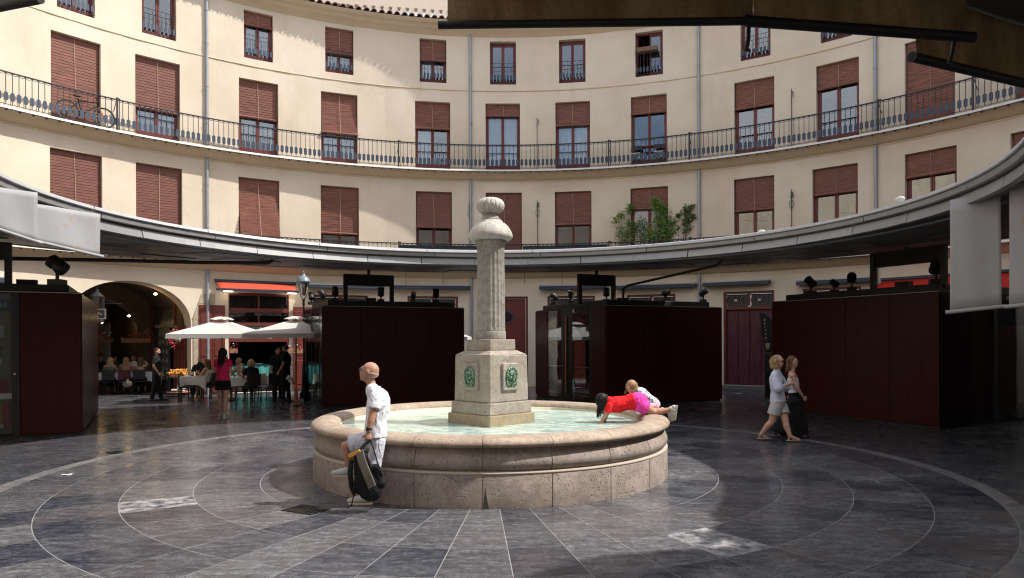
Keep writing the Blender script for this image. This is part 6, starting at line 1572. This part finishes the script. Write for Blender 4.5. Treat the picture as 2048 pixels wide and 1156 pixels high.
# group in the arch: long table
tp = gp(245, 780, 25.9); table(tp, 2.6, .8, 'long table where the big party sits in the arch', R(20))
ux_ = V(math.cos(R(20)), math.sin(R(20)), 0); uy_ = V(-math.sin(R(20)), math.cos(R(20)), 0)
backs = [(219, 'blonde woman in a strappy green top seen from behind at the arch table', 'blonde', (.12, .20, .14)), (251, 'woman with very long fair hair seen from behind at the arch table', 'fair', (.35, .2, .16)), (280, 'woman with raised arm and loose brown hair at the arch table, nearest the waiter', 'brown', (.45, .28, .2))]
for i, (px, lb, hc, tcq) in enumerate(backs):
    q = gp(px, 780, 25.25 + i * .12); J, F = skel_sit(q, R(-20), 1.66, .08, dict(elR=(.25, .22, 1.08), wrR=(.18, .05, 1.25)) if i == 2 else None)
    person(lb, J, F, dict(skin=SK['light'], top=cloth('top_cloth_%d' % i, tcq), strappy=(i != 1), bottom=CM['black'], leg=1.5, hair='long', hairm=HM[hc], fem=True, hlen=.28 if i != 1 else .42, ns=90, facefx=False, hspread=.03), 'diners at the arch table', .014)
    chair(q - F * .02, R(-20), 'dark chair of the ' + lb.split(' seen')[0].split(' with raised')[0].replace('woman with very', 'woman with') + (' near the waiter' if i == 2 else ' in the arch'), chm if i != 1 else M['plum'])
for i, (px, lb, hc) in enumerate(((203, 'tanned diner facing out at the left end of the arch table', 'brown'), (232, 'dark curly haired diner across the arch table between two blonde women', 'black'), (268, 'diner in white facing out at the far side of the arch table', 'fair'))):
    q = gp(px, 780, 26.8 + .1 * i); J, F = skel_sit(q, R(160), 1.7, .1); person(lb, J, F, dict(skin=SK['olive'], top=(CM['black'], cloth('teal_knit', (.02, .08, .06)), CM['white'])[i], bottom=CM['black'], leg=1.5, hair='short' if i != 1 else 'mid', hairm=HM[hc], ns=50), 'diners at the arch table', .015)
o = thing('handbag', 'metallic patterned handbag hanging from a chair in the arch', 'bag', tuple(W(255, 766, 24.9))); m = MB(); capsule(m, V(-.06, 0, -.05), V(.06, 0, -.03), .13, .12, V(1, 0, 0), .5); capsule(m, V(0, 0, .0), V(0, 0, .1), .09, .05); remesh(m.obj('body', plain('silver_pattern_leather', (.36, .32, .26), .35, .4, .6, 30), o), .016, 2); m = MB(); m.tube([(-.08, 0, .05), (-.04, .02, .26), (.04, .02, .26), (.08, 0, .05)], .01, 5); m.obj('handle', M['black'], o)
# right group under the parasols
table(gp(392, 790, 22.6), .8, .75, 'small table of the bearded man beside the limestone pier', R(5)); q = gp(402, 790, 23.5); J, F = skel_sit(q, R(175), 1.74, .02); person('bearded man in black facing out at the table beside the pier', J, F, dict(skin=SK['olive'], top=CM['black'], bottom=CM['black'], leg=1.8, shoe='sneaker', hair='short', hairm=HM['black'], beard=True), None, .013)
q = gp(420, 790, 22.5); J, F = skel_sit(q, R(-75), 1.64, .05); person('seated woman in a pale striped top beside the bearded man', J, F, dict(skin=SK['light'], top=cloth('striped_top', (.50, .50, .46)), strappy=True, skirt=CM['black'], skirtlen=.2, hair='long', hairm=HM['brown'], fem=True, ns=60, hlen=.25, shoe='sandal', shoemat=CM['beige'], solemat=CM['beige']), None, .013); chair(q - F * .02, R(-75), 'dark chair of the seated woman in the striped top', M['black'])
o = thing('drink_glass', 'glass of bright orange aperitif on the bearded man\'s table', 'glass', tuple(gp(396, 790, 22.5) + V(0, 0, .755))); m = MB(); m.lathe([(.001, 0), (.035, 0), (.006, .01), (.006, .08), (.045, .12), (.05, .20)], 12); m.obj('bowl', M['lampglass'], o); m = MB(); m.lathe([(.001, .09), (.038, .12), (.044, .175), (.001, .175)], 12); m.obj('drink', plain('orange_drink', (.80, .10, .02), .2), o)
table(gp(478, 795, 22.0), .85, .8, 'table with draped corners in front of the turquoise counter', R(25)); q = gp(489, 795, 22.7); J, F = skel_sit(q, R(-150), 1.7, .16); person('old man in a beige shirt leaning forward over the table by the turquoise counter', J, F, dict(skin=SK['olive'], top=cloth('beige_shirt', (.40, .35, .28)), bottom=cloth('khaki', (.22, .17, .12)), leg=.9, shoe='sandal', shoemat=CM['beige'], solemat=CM['beige'], hair='short', hairm=HM['fair']), None, .013)
q = gp(504, 795, 21.6); J, F = skel_sit(q, R(-35), 1.66, .05); person('blonde woman in a black dress seen from behind at the table by the turquoise counter', J, F, dict(skin=SK['light'], top=CM['black'], bottom=CM['black'], leg=1.4, hair='mid', hairm=HM['blonde'], fem=True, ns=80, facefx=False, shoe='sandal', shoemat=CM['beige'], solemat=CM['beige']), None, .013); chair(q - F * .02, R(-35), 'black chair of the blonde woman in the black dress', M['black'])
table(gp(535, 795, 23.0), .8, .8, 'empty table with a draped chair behind the blonde woman', R(10)); chair(gp(528, 795, 22.2), R(10), 'empty chair with a pale cover pulled up to the empty table', M['cloth']); chair(gp(548, 795, 22.2), R(-30), 'empty black chair between the empty table and the waiters', M['black'])
chair(gp(372, 795, 22.0), R(60), 'empty black chair at the end of the bearded man\'s table', M['black'])
for (px, Y, lb) in ((462, 27.8, 'bartender behind the left end of the turquoise counter'),):
    J, F = skel_stand(gp(475, 790, Y), R(200), 1.62, .02); person(lb, J, F, dict(skin=SK['olive'], top=CM['black'], bottom=CM['black'], leg=1.9, hair='short', hairm=HM['black']), None, .016)

for i in range(2):
    q = tp + ux_ * (-.75 + .85 * i) + uy_ * (-.18 + .3 * (i % 2)); o = thing('wine_glass', ('stemmed glass standing at the left end of the long arch table', 'stemmed glass in the middle of the long arch table')[i], 'glass', (q.x, q.y, .756), 0, 'glasses on the arch table'); m = MB(); m.lathe([(.001, 0), (.035, .004), (.005, .012), (.005, .09), (.035, .12), (.038, .18)], 10); m.obj('bowl', M['lampglass'], o)
for (q, lb) in ((gp(486, 795, 22.0), 'dark red bottle on the table by the turquoise counter'), (gp(385, 790, 22.6), 'green bottle on the bearded man\'s table')):
    o = thing('wine_bottle', lb, 'bottle', (q.x, q.y, .756)); m = MB(); m.lathe([(.001, 0), (.038, 0), (.04, .02), (.04, .18), (.014, .24), (.014, .31), (.001, .31)], 12); m.obj('body', plain('bottle_' + lb[:3], (.05, .01, .01) if 'red' in lb else (.01, .04, .015), .15), o); m = MB(); m.lathe([(.0405, .06), (.0405, .14)], 12); m.obj('label', M['letter'], o)
# ------------------------------------------------------------------ parasols
t = NT('white_parasol_canvas'); v = t.pos('obj'); t.n.remove(t.p)
a_ = t.n.new('ShaderNodeBsdfDiffuse'); b_ = t.n.new('ShaderNodeBsdfTranslucent'); mm = t.n.new('ShaderNodeMixShader'); mm.inputs[0].default_value = .25
cc = t.mix(t.noise(v, 2, 4), (.60, .585, .56), (.68, .665, .64)); t.l.new(cc, a_.inputs[0]); t.l.new(cc, b_.inputs[0]); t.l.new(a_.outputs[0], mm.inputs[1]); t.l.new(b_.outputs[0], mm.inputs[2]); t.l.new(mm.outputs[0], t.o.inputs['Surface']); M['parasol'] = t.mat
def parasol(p, rad, h_edge, h_top, label, rz=0):
    o = thing('parasol', label, 'parasol', (p[0], p[1], 0), rz, 'white square parasols over the restaurant tables')
    m = MB(); c = [(-rad, -rad), (rad, -rad), (rad, rad), (-rad, rad)]; n = 10; vs = []; fs = []
    def edge(k, t_):
        a, b = c[k], c[(k + 1) % 4]; return (a[0] + (b[0] - a[0]) * t_, a[1] + (b[1] - a[1]) * t_)
    per = [edge(k, i / n) for k in range(4) for i in range(n)]; N = len(per)
    J_ = 6
    for j in range(J_ + 1):
        f = .16 + .84 * j / J_
        for k, (x, y) in enumerate(per):
            cor = abs((k % n) / n - .5) * 2; sagz = -.05 * (1 - (1 - cor) * 0) * 0 - .06 * math.sin(math.pi * f) * (1 - cor ** 2)
            vs.append((x * f * (1 - .03 * (1 - cor ** 2) * f), y * f * (1 - .03 * (1 - cor ** 2) * f), h_top + (h_edge - h_top) * (f ** .92) + sagz))
    for j in range(J_):
        for k in range(N): fs.append((j * N + k, j * N + (k + 1) % N, (j + 1) * N + (k + 1) % N, (j + 1) * N + k))
    L = len(vs)
    for k in range(N): vs.append((vs[J_ * N + k][0] * 1.003, vs[J_ * N + k][1] * 1.003, h_edge - .13 - .012 * math.sin(k * 1.7)))
    for k in range(N): fs.append((J_ * N + k, J_ * N + (k + 1) % N, L + (k + 1) % N, L + k))
    m.add(vs, fs, 0, False); q = m.obj('canopy', M['parasol'], o)
    m = MB(); vs = []
    for f, z in ((.0, h_top + .05), (.08, h_top + .045), (.18, h_top + .005), (.24, h_top - .035)):
        for k, (x, y) in enumerate(per): vs.append((x * max(f, .002), y * max(f, .002), z + .012 * math.sin(k * 1.4)))
    m.add(vs, [(j * N + k, j * N + (k + 1) % N, (j + 1) * N + (k + 1) % N, (j + 1) * N + k) for j in range(3) for k in range(N)], 0, False); m.obj('vent_cap', M['parasol'], o)
    m = MB(); m.tube([(0, 0, 0), (0, 0, h_top)], .028, 10); m.obj('pole', plain('aged_wood_pole', (.22, .15, .09), .5), o)
    m = MB(); m.box((0, 0, .03), (.6, .6, .06)); m.box((0, 0, .2), (.1, .1, .3)); m.obj('foot', M['pipe'], o)
    for (x, y) in c + [edge(k, .5) for k in range(4)]: m = MB(); m.tube([(0, 0, h_top - .16), (x * .93, y * .93, h_edge - .09)], .012, 5); m.obj('rib', M['darkbrown'], o)
p = gp(444, 700, 22.2); parasol(p, 1.27, 2.10, 2.60, 'white parasol in front of the oxblood shutters, left of its neighbour', R(8))
p = gp(592, 700, 22.0); parasol(p, 1.27, 2.10, 2.60, 'white parasol whose right half hides behind the glass sided kiosk', R(4))
p = gp(868, 700, 24.6); parasol(p, 1.25, 2.0, 2.52, 'white parasol tip showing between the kiosk and the column', R(0))
pp = G(594, 812); o = thing('barrier_post', 'narrow orange upright board leaning beside the kiosk glass', 'post', (pp.x, pp.y, 0)); m = MB(); m.box((-.02, 0, .5), (.05, .03, 1.0)); m.obj('board', plain('orange_paint', (.65, .10, .02), .5), o); m = MB(); m.box((0, 0, .02), (.2, .2, .04)); m.obj('foot', M['black'], o)

# ------------------------------------------------------------------ flowers and plants
def leafmat(name, a, b):
    t = NT(name); t.set(color=t.mix(t.noise(t.pos('obj'), 5, 3), a, b), rough=.55, spec=.3); return t.mat
LM = leafmat('leaf_green', (.07, .15, .02), (.19, .33, .07)); LM2 = leafmat('olive_leaf', (.08, .125, .045), (.18, .23, .10)); LY = leafmat('yellow_leaf', (.45, .40, .03), (.60, .50, .05))
FR = plain('crimson_petals', (.60, .02, .08), .6); FW = plain('white_petals', (.75, .72, .72), .6); FO = plain('amber_flowers', (.75, .30, .04), .6); POT = plain('terracotta_box', (.30, .14, .08), .8)
def leaves(m, rng, c, r, n, L=.07, mi=0, flat=.35):
    for i in range(n):
        d = V(rng.gauss(0, .5), rng.gauss(0, .5), rng.gauss(0, .5)); p = Vector(c) + V(d.x * r[0], d.y * r[1], d.z * r[2]); a = V(rng.uniform(-1, 1), rng.uniform(-1, 1), rng.uniform(-.8, .3)).normalized(); b = a.cross(V(rng.uniform(-1, 1), rng.uniform(-1, 1), rng.uniform(-1, 1))).normalized(); l = L * rng.uniform(.6, 1.2)
        m.add([p, p + a * l * .5 + b * l * flat * .6, p + a * l, p + a * l * .5 - b * l * flat * .6], [(0, 1, 2, 3)], mi)
def flowerbox(loc, rz, w, label, seed, fm=None):
    o = thing('flower_box', label, 'flower box', tuple(loc), rz, 'geranium boxes at the restaurant'); rng = random.Random(seed)
    m = MB(); m.box((0, 0, -.06), (w, .18, .16)); bev(m.obj('planter', POT, o), .01)
    m = MB(); 
    for i in range(int(w * 14)): leaves(m, rng, (rng.uniform(-w / 2, w / 2), 0, rng.uniform(0, .12)), (.08, .12, .09), 12, .06)
    q = m.obj('foliage', LM, o); kind(q, 'stuff')
    m = MB()
    for i in range(int(w * 30)): x = rng.uniform(-w / 2, w / 2); m.ell((x, rng.uniform(-.14, .05), rng.uniform(-.02, .26)), (.028, .028, .022), 6, 4, None, 0 if rng.random() < .8 else 1)
    q = m.obj('blossoms', [fm or FR, FW], o); kind(q, 'stuff')
flowerbox(W(432, 699, 25.2), -am, 1.45, 'long geranium box hanging on the shutters behind the woman in red', 1)
flowerbox(W(590, 699, 25.6), -am, .6, 'short geranium box behind the waiter with glasses', 2)
flowerbox(W(273, 678, 26.4), R(20), 1.0, 'geranium box on the dark doors deep in the arch', 3); flowerbox(W(205, 678, 27.0), R(20), .7, 'pale leaved flower box left in the arch behind the party', 4)
o = thing('hanging_basket', 'hanging basket of red geraniums with a white pot at the arch edge', 'basket', tuple(W(346, 675, 23.8))); rng = random.Random(5)
m = MB(); m.lathe([(.001, -.12), (.09, -.10), (.12, .06), (.001, .06)], 12, (.17, 0)); m.obj('pot', M['cloth'], o); m = MB(); leaves(m, rng, (.0, 0, .02), (.20, .16, .32), 200, .07); kind(m.obj('foliage', LM, o), 'stuff')
m = MB(); [m.ell((rng.uniform(-.12, .12), rng.uniform(-.15, .05), rng.uniform(-.32, .26)), (.03, .03, .025), 6, 4) for i in range(60)]; kind(m.obj('blossoms', FR, o), 'stuff'); m = MB(); m.tube([(.1, 0, .05), (.05, .0, .5)], .006, 4); m.obj('hanger', M['iron'], o)
ps = gp(357, 790, 24.0); o = thing('flower_stand', 'round plant stand with orange flowers and a white tray below', 'plant stand', tuple(ps)); rng = random.Random(6)
m = MB(); m.lathe([(.001, .12), (.38, .12), (.40, .17), (.001, .15)], 20); m.obj('tray', POT, o); m = MB()
for i in range(4): a = i * math.pi / 2 + .4; m.tube([(.30 * math.cos(a), .30 * math.sin(a), 0), (.26 * math.cos(a), .26 * math.sin(a), .68)], .013, 5)
m.obj('frame', M['iron'], o); m = MB(); m.lathe([(.001, .62), (.28, .64), (.30, .74), (.001, .72)], 18); m.obj('basket', POT, o)
m = MB(); leaves(m, rng, (0, 0, .80), (.30, .30, .10), 160, .08); kind(m.obj('foliage', LM, o), 'stuff'); m = MB(); [m.ell((rng.uniform(-.3, .3), rng.uniform(-.3, .3), rng.uniform(.76, .92)), (.035, .035, .03), 6, 4) for i in range(90)]; kind(m.obj('blossoms', FO, o), 'stuff')
m = MB(); [m.box((rng.uniform(-.2, .2), rng.uniform(-.2, .2), .20 + .04 * i), (.3, .2, .035), rng.uniform(0, 3)) for i in range(3)]; m.obj('folded_towels', M['cloth'], o)

# balcony shrubs (lower balcony, floor at ZB1)
def shrub(px, base_py, branches, label, seed, lm=LM, n=110, L=.085):
    a = on_ring(px, base_py, RW - .2)[0]; c = pol(BC, RW - .20, a, ZB1); Y = c.y - CAMY; o = thing('balcony_shrub', label, 'shrub', tuple(c), -a, 'shrubs on the lower balcony'); rng = random.Random(seed)
    q = Matrix.Rotation(a, 3, 'Z'); o.rotation_euler = (0, 0, 0)
    m = MB(); m.lathe([(.001, 0), (.12, 0), (.16, .28), (.14, .28), (.13, .25), (.001, .25)], 12); m.obj('pot', POT, o)
    st = MB(); lf = MB()
    for (bx, by, rad) in branches:
        e = W(bx, by, Y) - c; e.y += rng.uniform(-.08, .05); mid = e * .5 + V(rng.uniform(-.06, .06), 0, .02); st.tube([(0, 0, .25), tuple(mid), tuple(e)], [.016, .010, .004], 5)
        for k in range(3): s_ = mid + (e - mid) * rng.uniform(.2, .9); st.tube([s_, s_ + V(rng.uniform(-1, 1), rng.uniform(-.3, .3), rng.uniform(.2, 1)).normalized() * rad * .9], [.005, .002], 4)
        leaves(lf, rng, e, (rad, rad * .5, rad), n, L, 0, .5); leaves(lf, rng, (e + mid) / 2, (rad * .8, rad * .4, rad * .8), n // 3, L, 0, .5)
    st.obj('stem', plain('twig_bark', (.14, .10, .07), .9), o); kind(lf.obj('foliage', lm, o), 'stuff'); return o
shrub(1250, 485, [(1232, 440, .22), (1242, 430, .16), (1258, 420, .13), (1262, 412, .10), (1240, 470, .26), (1266, 455, .20), (1255, 466, .24)], 'loose green shrub at the left of the plant covered balcony window', 11)
shrub(1275, 485, [(1272, 450, .22), (1283, 442, .18), (1288, 455, .2), (1290, 475, .18)], 'thin leaved plant in front of the left pane of the balcony window', 12, LM2, 80)
shrub(1318, 485, [(1312, 410, .22), (1322, 415, .20), (1310, 402, .14), (1328, 430, .26), (1316, 445, .30), (1335, 450, .30), (1345, 445, .20), (1322, 468, .32), (1300, 470, .26), (1340, 470, .26), (1350, 462, .18)], 'tallest leafy shrub in front of the right pane of the balcony window', 13, LM, 170)
shrub(1360, 485, [(1370, 418, .12), (1382, 414, .10), (1376, 424, .14), (1384, 432, .12), (1372, 438, .12), (1357, 430, .06)], 'bare stemmed plant with drooping leaf tufts right of the window', 14, LM2, 70, .12)
shrub(1297, 485, [(1302, 458, .06), (1300, 478, .12)], 'yellow flowering plant between the balcony window panes', 15, LY, 26, .07)

# bicycle on the upper balcony, leaning along the rail
cbk = W(172, 236, 20.4); aB_, zB_ = on_ring(172, 240, RW - .22); c = pol(BC, RW - .24, aB_, ZB2 + .0)
o = thing('bicycle', 'dark mountain bicycle with a red and yellow fork standing on the upper balcony', 'bicycle', tuple(c), -aB_)
def wheel(x):
    m = MB(); m.tube([(x + .31 * math.cos(t_ * math.pi / 16), 0, .33 + .31 * math.sin(t_ * math.pi / 16)) for t_ in range(32)], .024, 6, closed=True); w = m.obj('wheel', M['black'], o)
    m = MB(); m.tube([(x + .285 * math.cos(t_ * math.pi / 16), 0, .33 + .285 * math.sin(t_ * math.pi / 16)) for t_ in range(32)], .009, 5, closed=True)
    for k in range(12): a = k * math.pi / 6; m.tube([(x, 0, .33), (x + .28 * math.cos(a), .0, .33 + .28 * math.sin(a))], .003, 3)
    m.ell((x, 0, .33), (.03, .04, .03), 8, 5); m.obj('spokes', M['pipe'], w)
wheel(-.52); wheel(.52)
m = MB(); 
for a, b in (((-.12, 0, .32), (-.24, 0, .78)), ((-.24, 0, .70), (.32, 0, .76)), ((-.12, 0, .32), (.34, 0, .68)), ((-.12, 0, .32), (-.52, 0, .33)), ((-.22, 0, .66), (-.52, 0, .33)), ((.32, 0, .80), (.36, 0, .64))): m.tube([a, b], .020, 6)
m.obj('frame', M['black'], o); m = MB(); m.tube([(.36, .0, .64), (.52, 0, .33)], .022, 6); m.obj('fork', plain('red_yellow_paint', (.65, .16, .03), .4, 0, .5, 3), o)
m = MB(); m.ell((-.26, 0, .84), (.13, .06, .03), 10, 6); m.obj('saddle', M['black'], o); m = MB(); m.tube([(.31, 0, .80), (.30, 0, .90), (.30, -.28, .93), (.24, -.30, .93)], .014, 6); m.tube([(.30, 0, .90), (.30, .10, .93)], .014, 6); m.obj('handlebar', M['black'], o)
m = MB(); m.lathe([(.09, -.01), (.09, .01), (.02, .01), (.02, -.01)], 14, closed_prof=True); q = m.obj('crank', M['iron'], o, (-.12, .04, .32)); q.rotation_euler = (R(90), 0, 0)
# bistro set on the upper balcony
for (px, lb, nm) in ((1296, 'small folding bistro table on the upper balcony', 'bistro_table'), (1272, 'left folding chair at the balcony bistro table', 'folding_chair'), (1318, 'right folding chair at the balcony bistro table', 'folding_chair')):
    a = on_ring(px, 300, RW - .22)[0]; c = pol(BC, RW - .24, a, ZB2); o = thing(nm, lb, nm.split('_')[1], tuple(c), -a)
    m = MB(); h = .68 if nm == 'bistro_table' else .43
    w = .5 if nm == 'bistro_table' else .36
    for i in range(5): m.box((0, -.15 + i * .075, h), (w, .055, .02)) if i else m.box((0, -.15, h), (w, .06, .02))
    m.obj('top' if nm == 'bistro_table' else 'seat', M['wood'] if nm == 'bistro_table' else M['letter'], o)
    for s in (-1, 1):
        l = MB(); l.tube([(s * w * .42, -.15, 0), (-s * w * .30, .10, h)], .012, 5); l.obj('leg', M['iron'], o)
    if nm != 'bistro_table': l = MB(); l.box((0, .16, .72), (w, .02, .16)); l.tube([(-w / 2, .14, .4), (-w / 2, .17, .8)], .011, 5); l.tube([(w / 2, .14, .4), (w / 2, .17, .8)], .011, 5); l.obj('backrest', M['iron'], o)
# wooden box fixed on the top window rail
a = ang(1295, 100); zc = on_ring(1295, 100)[1]; o = thing('window_box', 'brown wooden box hung on the rail of the open top floor window', 'box', tuple(pol(BC, RW - .06, a, zc)), -a); m = MB(); m.box((0, 0, 0), (.80, .24, .16)); m.box((0, 0, -.085), (.84, .26, .02)); m.obj('box', plain('weathered_brown_board', (.16, .10, .07), .8, 0, .3, 6), o); bev(o.children[0], .008)

# floor details
g = G(612, 1020); o = thing('floor_drain', 'slotted metal drain grate in the paving by the seated man', 'drain grate', (g.x, g.y, 0), R(-28)); m = MB(); m.box((0, 0, .003), (.44, .30, .006)); m.obj('pit', M['black'], o)
for i in range(9): m = MB(); m.box((-.19 + i * .0475, 0, .008), (.022, .30, .010), R(0)); m.obj('bar', M['darkbrown'], o)
for (px, py, w, d, lb) in ((135, 950, .13, .09, 'white paper scrap lying on the paving at the left'), (1473, 787, .30, .12, 'white paper left on the step before the plum doors')):
    g = G(px, py, .16 if py < 800 else 0); o = MB(); n = 3; vs = [(-w / 2 + w * i / n, -d / 2 + d * j / n, .006 + .005 * math.sin(i * 2 + j)) for j in range(n + 1) for i in range(n + 1)]
    o.add(vs, [(i + j * (n + 1), i + 1 + j * (n + 1), i + 1 + (j + 1) * (n + 1), i + (j + 1) * (n + 1)) for j in range(n) for i in range(n)]); q = o.obj('paper_scrap', M['letter'], None, (g.x, g.y, g.z + .002), R(12)); tag(q, lb, 'paper')
for (px, py, w, d, rz, col, lb) in ((402, 842, .16, .42, R(-8), (.34, .22, .12), 'tan patch of worn paving beside the woman in red'), (303, 847, .95, .12, R(2), (.25, .21, .19), 'long pale slab edge on the paving left of the woman in red'), (1413, 818, .55, .14, 0, (.28, .17, .12), 'reddish stain on the paving right of the girls')):
    g = G(px, py); o = MB(); o.box((0, 0, .0025), (w, d, .003)); q = o.obj('worn_patch', plain('patch_%d' % px, col, .6, 0, .4, 12), paving, (g.x, g.y, 0), rz)
g = G(225, 905); m = MB(); m.lathe([(.001, .003), (.18, .002)], 20, fn=lambda a, z: 1 + .25 * math.sin(a * 3) + .12 * math.sin(a * 7 + 1)); t = NT('wet_dark_stain'); t.set(color=(.012, .014, .010), rough=.15); q = m.obj('wet_stain', t.mat, paving, (g.x, g.y, 0)); q.scale = (1.3, .8, 1)
# small white bird-like bundles on the canopy rim
for (px, py, lb) in ((1523, 462, 'small white camera dome on the canopy rim in front of the right windows'), (1800, 396, 'small white camera dome on the canopy rim nearest the red awning')):
    a, z = on_ring(px, py, RC + .25, KC); o = thing('camera_dome', lb, 'camera', tuple(pol(KC, RC + .25, a, z - .05)), -a); m = MB(); m.ell((0, 0, .03), (.09, .06, .045), 10, 6); m.tube([(0, 0, .0), (0, .0, -.08)], .02, 6); m.obj('housing', M['letter'], o)
